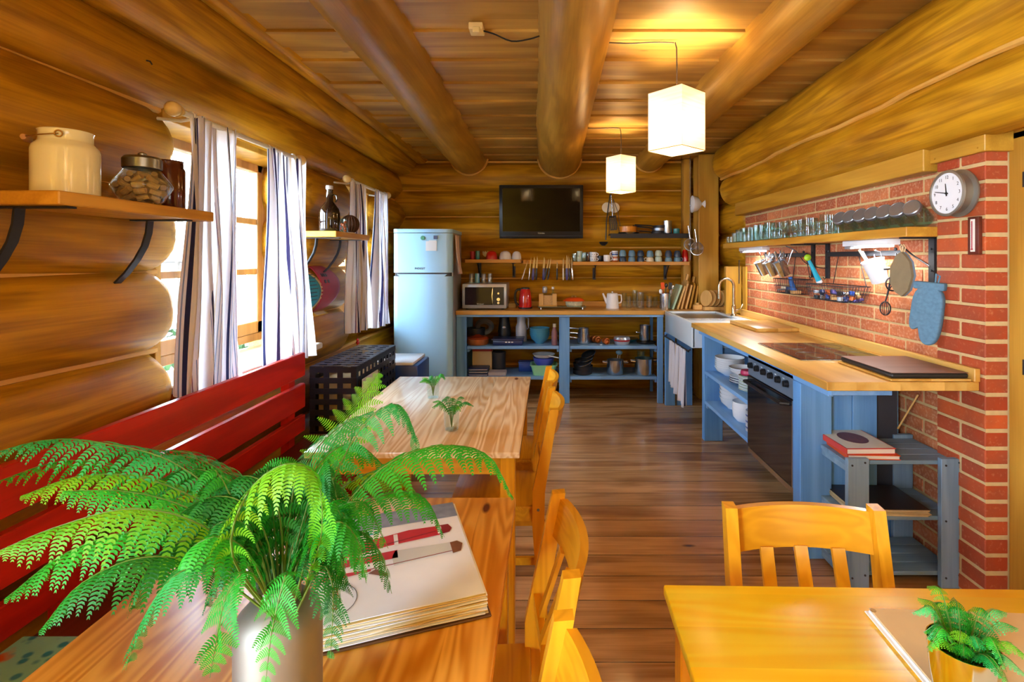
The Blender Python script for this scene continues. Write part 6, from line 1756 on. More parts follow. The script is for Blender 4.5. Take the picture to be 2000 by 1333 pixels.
mb = MB(); mb.lathe([(0.016, 0.18), (0.017, 0.182), (0.017, 0.215), (0, 0.215)], 14); mb.build('bottle_cap', M_creamg, t)

t = thing('cardboard_box', 'cardboard box with a red top standing on the lower left shelf', 'box', (at(942, 5.32), 5.36, Z2))
mb = MB(); mb.box(-0.10, 0.10, -0.06, 0.06, 0, 0.215, 0.002); mb.build('box_body', M_beige, t)
mb = MB(); mb.box(-0.101, 0.101, -0.061, 0.061, 0.215, 0.255, 0.002); mb.build('box_top', M_redp, t)
for k in range(3):
    mb = MB(); mb.box(-0.105, 0.10, -0.075, 0.09, 0, 0.026, 0.010, 2)
    tag(mb.build('napkin_pack', M_navyp if k != 1 else M_navy, loc=(at(935, 5.16), 5.19, Z2 + k * 0.0265)), ['bottom', 'middle', 'top'][k] + ' dark blue folded pack at the left of the lower left shelf', 'pack', 'dark blue packs on the lower shelf')
    mb = MB(); mb.box(-0.09, 0.09, -0.0765, -0.0755, 0.009, 0.013); mb.build('pack_edge', M_white, bpy.data.objects['napkin_pack' if k == 0 else 'napkin_pack.%03d' % k])
t = thing('grey_canister', 'round dark grey canister on the lower left shelf', 'canister', (at(973, 5.30), 5.36, Z2))
mb = MB(); mb.lathe([(0, 0), (0.07, 0), (0.072, 0.01), (0.072, 0.18), (0, 0.18)], 28); mb.build('canister_body', M_darkgrey, t)
mb = MB(); mb.lathe([(0.075, 0.18), (0.075, 0.20), (0.06, 0.205), (0, 0.205)], 28); mb.build('canister_lid', M_darkgrey, t)
t = thing('flat_box', 'flat grey box at the shelf edge before the dark canister', 'box', (at(971, 5.16), 5.20, Z2))
mb = MB(); mb.box(-0.088, 0.088, -0.07, 0.07, 0, 0.035, 0.002); mb.build('box_body', plain('pale_grey_card', '#b5b2b8', 0.6), t)
t = thing('blue_crate', 'small deep blue plastic box behind the green tub', 'box', (at(1027, 5.3), 5.38, Z2))
mb = MB(); mb.box(-0.075, 0.075, -0.06, 0.06, 0, 0.09, 0.008, 2); mb.build('box_body', M_deepblue, t)
mb = MB(); mb.box(-0.08, 0.08, -0.065, 0.065, 0.09, 0.10, 0.004, 2); mb.build('box_lid', M_deepblue, t)
t = thing('plastic_tub', 'mint green plastic tub on the lower left shelf', 'tub', (at(1062, 5.18), 5.22, Z2))
def tub(mb, w0, d0, w1, d1, h, th=0.004):
    def rr(w, d, z, n=5, c=0.03):
        out = []
        for (cx_, cy_, a0) in ((w - c, d - c, 0), (-w + c, d - c, PI / 2), (-w + c, -d + c, PI), (w - c, -d + c, 1.5 * PI)):
            for q in range(n): a = a0 + PI / 2 * q / (n - 1); out.append((cx_ + c * math.cos(a), cy_ + c * math.sin(a), z))
        return out
    rings = [[mb.bm.verts.new(p) for p in rr(*s_)] for s_ in ((w0, d0, 0), (w1, d1, h), (w1 + .01, d1 + .01, h), (w1 + .01, d1 + .01, h + .006), (w1 - th, d1 - th, h + .006), (w0 - th, d0 - th, th))]
    for a, b_ in zip(rings, rings[1:]): mb.bridge(a, b_)
    mb._f(rings[0]); mb._f(rings[-1])
mb = MB(); tub(mb, 0.105, 0.08, 0.128, 0.10, 0.10); mb.build('tub_body', M_greenp, t)
t = thing('plastic_bowl', 'violet blue plastic bowl standing in the green tub', 'bowl', (at(1062, 5.18), 5.22, Z2 + 0.06))
mb = MB(); mb.lathe(bowl_prof(0.11, 0.11, 0.003), 32); mb.build('bowl_body', plain('violet_blue_plastic', '#4f5fd0', 0.35), t)
t = thing('colander', 'white strainer with a white handle on top of the violet bowl', 'colander', (at(1062, 5.18), 5.22, Z2 + 0.172))
mb = MB(); mb.lathe([(0, 0), (0.09, 0.004), (0.112, 0.03), (0.115, 0.034), (0.108, 0.034), (0.088, 0.010), (0, 0.006)], 32); mb.build('colander_body', plain('pale_grey_plastic', '#c9ced2', 0.35), t)
mb = MB(); mb.bar([(0.05, -0.095, 0.030), (0.150, -0.12, 0.015)], 0.018, 0.007, up=(0, 1, 0)); mb.build('colander_handle', M_white, t)

# upper right shelf
for k in range(3):
    pan('saucepan', ['lowest steel saucepan of the nested stack on the upper right shelf', 'middle steel saucepan of the nested stack on the upper right shelf', 'top steel saucepan of the nested stack on the upper right shelf'][k], at(1140, 5.24), 5.26, Z1 + 0.001 + k * 0.048, 0.068 - 0.005 * k, 0.062, M_steel, PI + 0.25 + 0.08 * k, M_steel, group='nested saucepans', hl=0.10 + 0.02 * k, z0h=0.9, tilt=(0, 0.0, 0))
for k, (px, y_, lb) in enumerate(((1160, 5.34, 'large copper coloured mould left of the small one'), (1166, 5.30, 'copper coloured mould close behind the large one'), (1183, 5.20, 'small orange pot lying near the shelf edge'))):
    single('copper_mould', lb, 'mould', at(px, y_), y_, Z1 + 0.034, [(0, -0.03), (0.03, -0.03), (0.036, 0), (0.032, 0.03), (0.026, 0.032), (0.028, 0), (0, -0.022)], plain('copper_orange', '#c26a2c', 0.3, 0.5, var=0.3), group='copper moulds on the upper right shelf', rot=(PI / 2, 0.3 * k, 0.4))
single('small_spoon', 'small white spoon lying at the edge of the upper right shelf', 'spoon', at(1174, 5.13), 5.13, Z1 + 0.008, [(0, -0.006), (0.012, -0.003), (0.012, 0.003), (0, 0.006)], M_white)
t = thing('plastic_containers', 'round clear food box with a red band on the upper right shelf', 'food box', (at(1215, 5.2), 5.22, Z1))
mb = MB(); mb.lathe([(0, 0), (0.072, 0), (0.08, 0.03), (0.08, 0.034), (0, 0.034)], 28); mb.build('box_body', M_silver, t)
mb = MB(); mb.lathe([(0.081, 0.0345), (0.082, 0.036), (0.082, 0.05), (0, 0.05)], 28); mb.build('box_band', M_redp, t)
mb = MB(); mb.lathe([(0.083, 0.0505), (0.084, 0.053), (0.075, 0.075), (0, 0.078)], 28); mb.build('box_lid', M_silver, t)
t = pan('tall_pot', 'tall narrow steel pot at the right of the upper right shelf', at(1260, 5.26), 5.28, Z1 + 0.02, 0.058, 0.165, M_steel, cat='pot')
mb = MB(); mb.tube([(-0.055, -0.02, 0.09), (-0.095, -0.035, 0.095), (-0.10, -0.01, 0.095), (-0.057, 0, 0.09)], 0.004, 8); mb.build('pot_handle', M_steel, t)
single('dark_dish', 'dark round dish under the tall steel pot', 'dish', at(1262, 5.28), 5.28, Z1, [(0, 0), (0.09, 0), (0.10, 0.018), (0, 0.018)], M_blackm)
single('dark_dish', 'wide dark dish behind the food box on the upper right shelf', 'dish', at(1225, 5.4), 5.42, Z1, [(0, 0), (0.09, 0), (0.12, 0.03), (0, 0.028)], M_teals)
# lower right shelf
for k in range(4):
    pan('frying_pan', ['lowest', 'second', 'third', 'topmost'][k] + ' dark frying pan of the pile on the lower right shelf', at(1138, 5.22) + 0.012 * (k % 2), 5.24, Z2 + 0.001 + k * 0.036, 0.10 - 0.004 * k, 0.045, M_blackm, None, group='frying pans on the lower right shelf', tilt=(0, -0.05 * k, 0))
for k in range(3):
    t = thing('pan_lid', ['lower', 'middle', 'upper'][k] + ' steel rimmed pan lid leaning on the dark frying pans', 'lid', (at(1142 + 4 * k, 5.16), 5.17 + 0.015 * k, Z2 + 0.135 + 0.036 * k), 0, 'lids on the frying pans', rot=(0.25, -0.38, 0))
    mb = MB(); mb.lathe([(0, 0.018), (0.05, 0.014), (0.085 - 0.006 * k, 0.003), (0.085 - 0.006 * k, 0), (0, 0.01)], 28); mb.build('lid_disc', M_black, t)
    mb = MB(); mb.tube([(math.cos(a) * (0.086 - 0.006 * k), math.sin(a) * (0.086 - 0.006 * k), 0.001) for a in [2 * PI * q / 32 for q in range(32)]], 0.0028, 6, closed=True); mb.build('lid_rim', M_steel, t)
for px, y_, r_, h_, lb in ((1202, 5.20, 0.086, 0.145, 'left big steel pot with side handles on the lower right shelf'), (1259, 5.18, 0.096, 0.165, 'right big steel pot with side handles on the lower right shelf')):
    t = pan('cooking_pot', lb, at(px, y_), y_ + 0.02, Z2 + 0.001, r_, h_, M_steel, cat='pot', group='big steel pots')
    for s_ in (-1, 1):
        mb = MB(); mb.tube([(s_ * r_ * .97, -0.035, h_ * .82), (s_ * (r_ + .04), -0.03, h_ * .84), (s_ * (r_ + .045), 0.0, h_ * .84), (s_ * (r_ + .04), 0.03, h_ * .84), (s_ * r_ * .97, 0.035, h_ * .82)], 0.005, 8); mb.build('pot_handle', M_steel, t)
t = thing('potato_masher', 'steel masher standing in the left big pot', 'masher', (at(1203, 5.22), 5.22, Z2 + 0.03), rot=(0, 0.12, 0))
mb = MB(); mb.tube([(0, 0, 0), (0, 0, 0.17)], 0.004, 6); mb.tube([(0.03, 0, 0), (0.02, 0, 0.17)], 0.003, 6); mb.build('masher_rod', M_steel, t)
mb = MB(); mb.sphere((0.01, 0, 0.19), 0.035, 16, sc=(1, .6, .7)); mb.build('masher_head', M_bluegl, t)
single('inner_pot', 'glass jar standing in the right big pot', 'jar', at(1252, 5.24), 5.24, Z2 + 0.03, [(0, 0), (0.04, 0), (0.042, 0.2), (0.039, 0.2), (0.038, 0.01), (0, 0.008)], M_glassg)

# ================================================================ PLATES IN THE RIGHT UNIT
def plate_prof(r): return [(0, 0), (r * .55, 0), (r * .6, .003), (r, .014), (r - .001, .017), (r * .58, .0065), (0, .0055)]


def stack(name, cat, x, y, z, prof, m, n, dz, group, desc, pw=None, mats=None):
    p = None
    for k in range(n):
        mm = mats[k % len(mats)] if mats else m
        pos = 'bottom' if k == 0 else ('topmost' if k == n - 1 else ORD[k] + ' from the bottom')
        lb = '%s %s' % (pos, desc)
        if p is None or mats:
            p = single(name, lb, cat, x, y, z + k * dz, prof, mm, group=group, n=32)
        else:
            o = p.copy(); COL.objects.link(o); o.location = (x + 0.001 * math.sin(k * 3), y, z + k * dz); o['label'] = lb


Zs1, Zs2 = 0.5526, 0.3186
stack('soup_bowl', 'bowl', 1.37, 3.88, Zs1, bowl_prof(0.108, 0.06), M_white, 6, 0.0155, 'white bowls stacked on the upper plate shelf', 'white bowl of the big stack on the upper plate shelf')
stack('dinner_plate', 'plate', 1.36, 3.60, Zs1, plate_prof(0.085), M_navy, 6, 0.0075, 'dark plates stacked on the upper plate shelf', 'dark rimmed plate under the wide white bowl', mats=[M_navy, M_white])
stack('wide_bowl', 'bowl', 1.37, 3.60, Zs1 + 0.060, bowl_prof(0.10, 0.045), M_white, 2, 0.012, 'wide white bowls on the dark plates', 'wide white bowl on top of the dark plates')
stack('small_plate', 'plate', 1.325, 3.40, Zs1, plate_prof(0.062), M_mint, 11, 0.0088, 'small greenish plates stacked on the upper plate shelf', 'small plate in the stack under the red lid', mats=[M_mint, M_white])
single('red_lid', 'raspberry red round lid on the stack of small plates', 'lid', 1.325, 3.40, Zs1 + 0.108, [(0, 0), (0.045, 0), (0.05, 0.01), (0.046, 0.03), (0, 0.032)], M_pink)
stack('small_plate', 'plate', 1.36, 3.22, Zs1, plate_prof(0.075), M_white, 13, 0.0085, 'white plates stacked next to the oven', 'white plate in the tall stack beside the oven')
stack('deep_bowl', 'bowl', 1.375, 3.82, Zs2, bowl_prof(0.098, 0.085), M_white, 4, 0.028, 'white bowls stacked on the lower plate shelf', 'white bowl of the far stack on the lower plate shelf')
stack('deep_bowl', 'bowl', 1.345, 3.52, Zs2, [(0, 0), (0.05, 0), (0.075, 0.03), (0.080, 0.08), (0.076, 0.08), (0.07, 0.03), (0, 0.01)], M_white, 4, 0.018, 'white cups stacked on the lower plate shelf', 'white deep bowl of the near stack on the lower plate shelf')
stack('small_plate', 'plate', 1.345, 3.27, Zs2, plate_prof(0.083), M_white, 14, 0.0095, 'blue and white plates on the lower plate shelf', 'plate of the blue and white stack on the lower shelf', mats=[M_white, M_white, M_deepblue, M_white])

# ================================================================ THINGS ON THE RIGHT WORKTOP
t = thing('slab_board', 'dark flat stone board on the near end of the right worktop', 'board', (1.573, 2.305, HT + 0.001))
mb = MB(); mb.box(-0.165, 0.165, -0.195, 0.195, 0.0, 0.010, 0.002); mb.build('board_base', M_topY, t)
mb = MB(); mb.box(-0.160, 0.160, -0.19, 0.185, 0.0105, 0.032, 0.010, 3); mb.build('slab_edge', plain('black_slate', '#221f1f', 0.5, var=0.3), t)
mb = MB(); mb.box(-0.158, 0.158, -0.188, 0.183, 0.0322, 0.0345, 0.001); mb.build('slab_top', M_darktop, t)
t = thing('chopping_block', 'thick light chopping board lying against the backsplash near the sink', 'chopping board', (1.585, 3.80, HT + 0.001), math.radians(2))
mb = MB(); mb.box(-0.15, 0.15, -0.24, 0.24, 0, 0.026, 0.004, 2); mb.build('board_plate', M_topY, t)

# ================================================================ GLASS SHELF ON THE RIGHT WALL
t = thing('wall_shelf', 'long wooden shelf carrying the drinking glasses on the brick wall', 'shelf', (0, 0, 0))
ZG = H + 0.151
mb = MB(); mb.box(1.628, 1.80, 2.337, 4.78, ZG - 0.045, ZG, 0.003); mb.build('shelf_board', M_board, t)
for y in (2.40, 3.30, 3.48):
    mb = MB(); mb.box(1.788, 1.800, y - 0.018, y + 0.018, ZG - 0.27, ZG - 0.046); mb.box(1.65, 1.80, y - 0.018, y + 0.018, ZG - 0.052, ZG - 0.0455)
    for zq in (0.10, 0.2): mb.cyl((1.784, y, ZG - zq), (1.789, y, ZG - zq), 0.005, n=8)
    mb.tube([(1.79, y, ZG - 0.26), (1.775, y, ZG - 0.275), (1.765, y, ZG - 0.262)], 0.003, 6); mb.build('shelf_bracket', M_blackm, t)
M_tube = emit('lit_tube', '#f4f8ff', 9.0)
for y0_, y1_, lb in ((4.02, 4.50, 'white lit lamp under the far end of the glass shelf'), (2.53, 2.92, 'white lit lamp under the near end of the glass shelf')):
    t = thing('shelf_lamp', lb, 'lamp', (1.70, y0_, ZG - 0.046), 0, 'lamps under the glass shelf')
    mb = MB(); mb.box(-0.03, 0.035, 0, y1_ - y0_, -0.030, 0, 0.004, 2); mb.build('lamp_housing', M_white, t)
    mb = MB(); mb.box(-0.018, 0.024, 0.03, y1_ - y0_ - 0.09, -0.040, -0.0305, 0.003, 2); mb.build('lamp_tube', M_tube, t)
    mb = MB(); mb.box(-0.025, 0.03, y1_ - y0_ - 0.07, y1_ - y0_ - 0.01, -0.045, -0.0305, 0.005, 2); mb.build('lamp_cap', M_silver, t)
    l = lamp('tube_light', 'AREA', (0.0, (y1_ - y0_) / 2, -0.045), (0, 0.25, 0), 4.5, (0.98, 1.0, 1.0), shape='RECTANGLE', size=0.05, size_y=0.3); l.parent = t

rg = random.Random(31)
zg = ZG + 0.0005
SH = {'tumbler': (gl_prof(0.030, 0.085), M_glassg), 'tall': (gl_prof(0.029, 0.125), M_glassg), 'small': (gl_prof(0.024, 0.06), M_glass), 'shot': (gl_prof(0.022, 0.05), M_glass),
      'wine': ([(0, 0), (0.03, 0), (0.031, 0.002), (0.005, 0.006), (0.004, 0.055), (0.012, 0.062), (0.033, 0.085), (0.030, 0.135), (0.0285, 0.135), (0.031, 0.086), (0, 0.066)], M_glass),
      'goblet': ([(0, 0), (0.027, 0), (0.027, 0.002), (0.006, 0.006), (0.006, 0.03), (0.022, 0.042), (0.030, 0.085), (0.0285, 0.085), (0.020, 0.044), (0, 0.036)], M_glass),
      'jug': ([(0, 0), (0.042, 0), (0.044, 0.01), (0.036, 0.10), (0.040, 0.13), (0.038, 0.13), (0.034, 0.10), (0.042, 0.012), (0, 0.008)], M_glassg)}
proto = {}
for k_, (pr, m_) in SH.items():
    mb = MB(); mb.lathe(pr, 20); me_o = mb.build(k_, m_); proto[k_] = me_o.data; bpy.data.objects.remove(me_o)
NAMES = {'tumbler': ('tumbler', 'low clear tumbler'), 'tall': ('tall_glass', 'tall clear glass'), 'small': ('small_glass', 'small clear glass'), 'shot': ('shot_glass', 'tiny shot glass'), 'wine': ('wine_glass', 'stemmed wine glass'),
         'goblet': ('goblet', 'short stemmed goblet'), 'jug': ('glass_vase', 'wide clear glass carafe')}
layout = [('front', 1.665, ['small', 'small', 'tumbler', 'tumbler', 'tumbler', 'small', 'small', 'tumbler', 'tall', 'tall', 'small', 'jug', 'shot', 'shot', 'goblet', 'goblet', 'goblet', 'goblet', 'small', 'goblet', 'goblet', 'small'], 4.72, 3.06),
          ('back', 1.745, ['tall', 'wine', 'tall', 'wine', 'tall', 'tall', 'tumbler', 'tall', 'tall', 'wine', 'tumbler', 'jug', 'wine', 'wine', 'tall', 'tall', 'wine', 'tall', 'tumbler', 'wine', 'tall', 'tumbler'], 4.70, 3.08)]
for row, x, seq, ya, yb in layout:
    cnt = {}
    for i, k_ in enumerate(seq):
        y = ya + (yb - ya) * i / (len(seq) - 1)
        nm, ds = NAMES[k_]
        o = bpy.data.objects.new(nm, proto[k_]); COL.objects.link(o)
        o.location = (x + rg.uniform(-0.006, 0.006), y, zg)
        place = ORD[i] if i < 20 else ['twenty first', 'twenty second'][i - 20]
        tag(o, '%s, %s row of glass shelf, %s from the sink end' % (ds, row, place), 'glass', 'drinking glasses on the brick wall shelf')
M_jarlid = plain('grey_jar_lid', '#8b8e92', 0.35, 0.7)
# preserving jars lying tilted
for k in range(7):
    y = 2.99 - k * 0.098
    t = thing('preserving_jar', ('%s tilted glass jar with a grey lid, counted from the clock' % ORD[6 - k]), 'jar', (1.735, y, zg + 0.054), 0, 'tilted jars on the glass shelf', rot=(math.radians(0), math.radians(-62), math.radians(28)))
    r_ = 0.043
    mb = MB(); mb.lathe([(0, -0.045), (r_ - .004, -0.045), (r_, -0.04), (r_, 0.045), (r_ * .86, 0.060), (r_ * .86, 0.070), (r_ * .82, 0.070), (r_ * .82, 0.058), (r_ - .003, 0.043), (r_ - .003, -0.038), (0, -0.041)], 24); mb.build('jar_glass', M_glassg, t)
    mb = MB(); mb.lathe([(r_ * .87, 0.062), (r_ * .92, 0.064), (r_ * .92, 0.080), (r_ * .84, 0.083), (r_ * .80, 0.081), (0, 0.081)], 28); mb.build('jar_lid', M_jarlid, t)

# hanging rails
for y0_, y1_, lb in ((3.52, 4.20, 'black iron hanging rail on the brick wall near the sink'), (2.58, 3.26, 'black iron hanging rail on the brick wall near the oven mitt')):
    t = thing('hanging_rail', lb, 'rail', (0, 0, 0), 0, 'black rails on the brick wall')
    z = H + 0.035
    mb = MB(); mb.box(1.768, 1.776, y0_, y1_, z - 0.014, z + 0.014, 0.001); mb.build('rail_bar', M_blackm, t)
    for y in (y0_ + 0.03, y1_ - 0.03):
        mb = MB(); mb.cyl((1.775, y, z), (1.802, y, z), 0.008, n=10); mb.sphere((1.764, y, z + 0.02), 0.008, 10); mb.build('rail_mount', M_blackm, t)
# cable of the under shelf lamp
mb = MB(); mb.tube(spline([(1.72, 3.72, ZG - 0.05), (1.765, 3.66, ZG - 0.09), (1.79, 3.58, ZG - 0.17), (1.795, 3.42, ZG - 0.20), (1.795, 3.28, ZG - 0.21)], 20), 0.003, 6); tag(mb.build('lamp_cable', M_black), 'thin black cable curving between the brackets under the glass shelf', 'cable', 'lamp cables on the brick wall')
mb = MB(); mb.tube(spline([(1.72, 2.60, ZG - 0.05), (1.75, 2.56, ZG - 0.075), (1.79, 2.52, ZG - 0.13), (1.795, 2.44, ZG - 0.17), (1.79, 2.41, ZG - 0.18)], 20), 0.004, 6); tag(mb.build('lamp_cable', M_black), 'black cable curving to the last bracket near the mitt', 'cable', 'lamp cables on the brick wall')

# cutlery cups tilted on the far rail
rc_ = random.Random(12)
for k, y in enumerate((4.10, 3.93, 3.76)):
    rotc = (0, math.radians(-24), 0)
    t = thing('cutlery_cup', ['far', 'middle', 'near'][k] + ' steel cutlery cup hanging tilted from the far rail', 'cup', (1.735, y, H - 0.115), 0, 'cutlery cups on the rail', rot=rotc)
    mb = MB(); mb.lathe([(0, 0), (0.036, 0), (0.038, 0.004), (0.046, 0.115), (0.044, 0.115), (0.036, 0.006), (0, 0.005)], 24); mb.build('cup_body', M_steel, t)
    mb = MB(); mb.tube([(0.045, 0, 0.10), (0.055, 0, 0.14), (0.05, 0, 0.16)], 0.003, 6); mb.build('cup_hook', M_blackm, t)
    for q in range(7):
        mb = MB(); L_ = rc_.uniform(0.17, 0.20)
        mb.tube([(0, 0, 0), (0, 0, L_ * .5), (0, 0, L_ - .03), (0, 0, L_ - .012), (0, 0, L_)], [.003, .003, .004, .007, .004], 8, rv=.35)
        o = mb.build('table_' + ('fork', 'knife', 'spoon')[k], M_steel); M_ = Matrix.Rotation(rotc[1], 4, 'Y')
        a = rc_.uniform(0, 6.28); rr_ = rc_.uniform(.005, .026)
        p = M_ @ Vector((math.cos(a) * rr_, math.sin(a) * rr_, 0.008)); o.location = Vector((1.735, y, H - 0.115)) + p
        o.rotation_euler = (rc_.uniform(-.14, .14), rotc[1] + rc_.uniform(-.14, .14), a)
        tag(o, 'steel cutlery handle sticking out of the %s hanging cup' % ['far', 'middle', 'near'][k], 'cutlery', 'cutlery in the %s hanging cup' % ['far', 'middle', 'near'][k])


def wire_basket(label, x0_, x1_, y0_, y1_, z0_, z1_, hz):
    t = thing('wire_basket', label, 'basket', ((x0_ + x1_) / 2, (y0_ + y1_) / 2, z0_), 0, 'wire baskets on the brick wall')
    a, b_, h_ = (x1_ - x0_) / 2, (y1_ - y0_) / 2, z1_ - z0_
    mb = MB()
    for z, s_ in ((0, .85), (h_ * .5, .92), (h_, 1.0)): mb.tube([(-a * s_, -b_ * s_, z), (a * s_, -b_ * s_, z), (a * s_, b_ * s_, z), (-a * s_, b_ * s_, z)], .0028 if z == h_ else .0016, 5, closed=True)
    n_ = int(2 * b_ / 0.016)
    for i in range(n_ + 1):
        y = -b_ + 2 * b_ * i / n_; mb.tube([(-a, y, h_), (-a * .85, y * .85, 0), (a * .85, y * .85, 0), (a, y, h_)], .0013, 4)
    n_ = int(2 * a / 0.016)
    for i in range(1, n_):
        x = -a + 2 * a * i / n_; mb.tube([(x, -b_, h_), (x * .85, -b_ * .85, 0), (x * .85, b_ * .85, 0), (x, b_, h_)], .0013, 4)
    o = mb.build('basket_wires', M_blackm, t); o['kind'] = 'stuff'
    for s_ in (-1, 1):
        mb = MB(); mb.tube([(a, s_ * b_ * .8, h_), (a * .95, s_ * b_ * .5, hz - z0_), (a, s_ * b_ * .5, hz - z0_ + .012), (a * 1.1, s_ * b_ * .5, hz - z0_)], .0025, 5); mb.build('basket_hook', M_blackm, t)
    return t


wire_basket('far black wire basket holding small tools on the brick wall', 1.655, 1.785, 3.47, 3.78, H - 0.235, H - 0.135, H + 0.02)
wire_basket('near black wire basket full of lighters, corks and clips', 1.635, 1.785, 2.84, 3.26, H - 0.24, H - 0.15, H + 0.02)
ri = random.Random(77)
things_b = [('bottle_opener', 'opener', M_steel), ('cork_screw', 'corkscrew', M_darkgrey), ('paper_clip_box', 'clip box', M_cork), ('tape_roll', 'tape roll', M_navyp)]
for k in range(6):
    mb = MB()
    c_ = [M_cork, M_steel, M_navyp, M_darkgrey, M_silver, M_creamg][k]
    if k in (0, 3): mb.box(-.03, .03, -.02, .02, 0, .022, .003)
    elif k in (1, 4): mb.tube([(-.05, 0, .008), (.05, 0, .01)], .006, 8)
    else: mb.lathe([(.012, 0), (.028, 0), (.028, .02), (.012, .02), (.012, 0)], 18)
    o = mb.build('small_tool', c_, loc=(1.695 + .02 * (k % 2), 3.52 + .04 * k, H - .232 + .012 * (k % 3)))
    tag(o, ['beige box', 'steel rod', 'navy ring', 'dark grey box', 'silver rod', 'cream ring'][k] + ' lying in the far wire basket', 'tool', 'small tools in the far wire basket')
cl = [(M_navyp, 'dark blue'), (M_silver, 'silver'), (M_cork, 'cork brown'), (M_deepblue, 'blue'), (M_steel, 'shiny steel'), (M_black, 'black'), (M_violet, 'violet'), (M_paneorange, 'amber')]
kinds = [('lighter', 'lighter'), ('bottle_cap', 'cap'), ('tea_light', 'tea light')]
for k in range(24):
    m_, cn = cl[k % 8]; kk = k % 3
    mb = MB()
    if kk == 0: mb.box(-.009, .009, -.03, .03, 0, .014, .004, 2)
    elif kk == 1: mb.lathe([(0, 0), (.016, 0), (.016, .022), (0, .024)], 14)
    else: mb.lathe([(0, 0), (.019, 0), (.019, .016), (0, .014)], 16)
    i, j, l_ = k % 6, (k // 6) % 2, k // 12
    o = mb.build(kinds[kk][0], m_, loc=(1.675 + .065 * j, 2.885 + .064 * i, H - .236 + .03 * l_ + .004 * ri.random()))
    o.rotation_euler = (ri.uniform(-.3, .3), ri.uniform(-.3, .3), ri.uniform(0, 3))
    tag(o, '%s %s in near basket, %s, %s from its near end' % (cn, kinds[kk][1], ['lower layer', 'on top'][l_] + (', room side' if j == 0 else ', wall side'), ORD[i]), kinds[kk][1], 'small things in the near wire basket')
t = thing('lime_brush', 'turquoise and lime green brush hanging between the two baskets', 'brush', (1.715, 3.33, H - 0.055), rot=(0, math.radians(-26), 0))
mb = MB(); mb.tube([(0, 0, -0.09), (0, 0, 0.0), (0, 0, 0.06)], [.018, .014, .010], 10, rv=.6); mb.build('brush_handle', plain('turquoise_plastic', '#1fa5c9', 0.35), t)
mb = MB(); mb.sphere((0, 0, 0.078), .024, 12, sc=(1, .6, .9)); mb.build('brush_head', plain('lime_plastic', '#9bd42a', 0.35), t)
mb = MB(); mb.lathe([(0, -.105), (.019, -.104), (.019, -.088), (0, -.088)], 12); mb.build('brush_tip', M_white, t)
t = thing('blue_brush', 'small blue scoop leaning in the far wire basket', 'scoop', (1.70, 3.56, H - 0.215), rot=(0, math.radians(-14), 0))
mb = MB(); mb.lathe([(0, 0), (.022, 0), (.018, .03), (.012, .085), (.014, .10), (0, .10)], 14); mb.build('scoop_body', plain('bright_blue_plastic', '#2a6cc4', 0.35), t)

# white bucket with tools
rotb = (0, math.radians(-20), 0)
bx_, by_, bz_ = 1.745, 2.70, H - 0.115
t = thing('small_bucket', 'white metal bucket hanging tilted from the near rail', 'bucket', (bx_, by_, bz_), rot=rotb)
mb = MB(); mb.lathe([(0, 0), (.040, 0), (.041, .004), (.042, .02), (.054, .118), (.056, .12), (.052, .12), (.040, .006), (0, .005)], 32); mb.build('bucket_body', M_white, t)
mb = MB(); mb.tube([(.05, 0, .105), (.055, 0, .15), (.03, 0, .165)], .003, 6); mb.build('bucket_hook', M_steel, t)
for k, (m_, ln, a, b2_, lb) in enumerate(((M_creamg, .20, -.42, .10, 'cream wooden stick leaning out of the white bucket'), (M_steel, .18, -.34, .0, 'steel skewer in the white bucket'), (M_steeld, .17, -.25, -.08, 'dark skewer in the white bucket'), (M_violet, .135, .1, .05, 'violet pen in the white bucket'))):
    mb = MB(); mb.tube([(0, 0, 0), (0, 0, ln * .6), (0, 0, ln)], [.004, .005, .007 if k == 0 else .003], 8, rv=.6); o = mb.build('stick', m_)
    p = Matrix.Rotation(rotb[1], 4, 'Y') @ Vector((.01 * (k - 1.5), .008 * (k - 1), .01)); o.location = Vector((bx_, by_, bz_)) + p; o.rotation_euler = (b2_, rotb[1] + a * .6, 0)
    tag(o, lb, 'stick', 'sticks in the white bucket')

# egg beater
t = thing('egg_beater', 'old iron hand egg beater hanging from the near rail', 'egg beater', (1.735, 2.60, H - 0.11))
mb = MB(); mb.tube([(.025, 0, .145), (.02, 0, .09), (.0, 0, .06)], .004, 6); mb.bar([(-.035, 0, .062), (.035, 0, .068)], .012, .008, up=(0, 1, 0)); mb.tube([(0, 0, .06), (-.005, 0, 0), (-.02, 0, -.07)], .005, 6); mb.build('beater_frame', M_blackm, t)
mb = MB(); R_ = .035
mb.tube([(math.cos(a) * R_, -.012, -.01 + math.sin(a) * R_) for a in [2 * PI * q / 28 for q in range(28)]], .004, 6, closed=True)
for q in range(3): a = PI * q / 3; mb.tube([(math.cos(a) * R_, -.012, -.01 + math.sin(a) * R_), (-math.cos(a) * R_, -.012, -.01 - math.sin(a) * R_)], .0025, 5)
mb.cyl((0, -.02, -.01), (0, 0, -.01), .008, n=10); mb.build('beater_wheel', M_blackm, t)
mb = MB()
for q in range(4): a = PI * q / 4; mb.tube([(-.03 + math.cos(a) * .024 * math.sin(u), math.sin(a) * .024 * math.sin(u), -.10 - .035 * (1 - math.cos(u)) + .0) for u in [PI * v / 10 for v in range(11)]] + [(-.03 - math.cos(a) * .024 * math.sin(u), -math.sin(a) * .024 * math.sin(u), -.10 - .035 * (1 - math.cos(u))) for u in [PI * v / 10 for v in range(10, -1, -1)]], .002, 5)
mb.tube([(-.02, 0, -.07), (-.03, 0, -.10)], .004, 6); mb.build('beater_whisk', M_blackm, t)

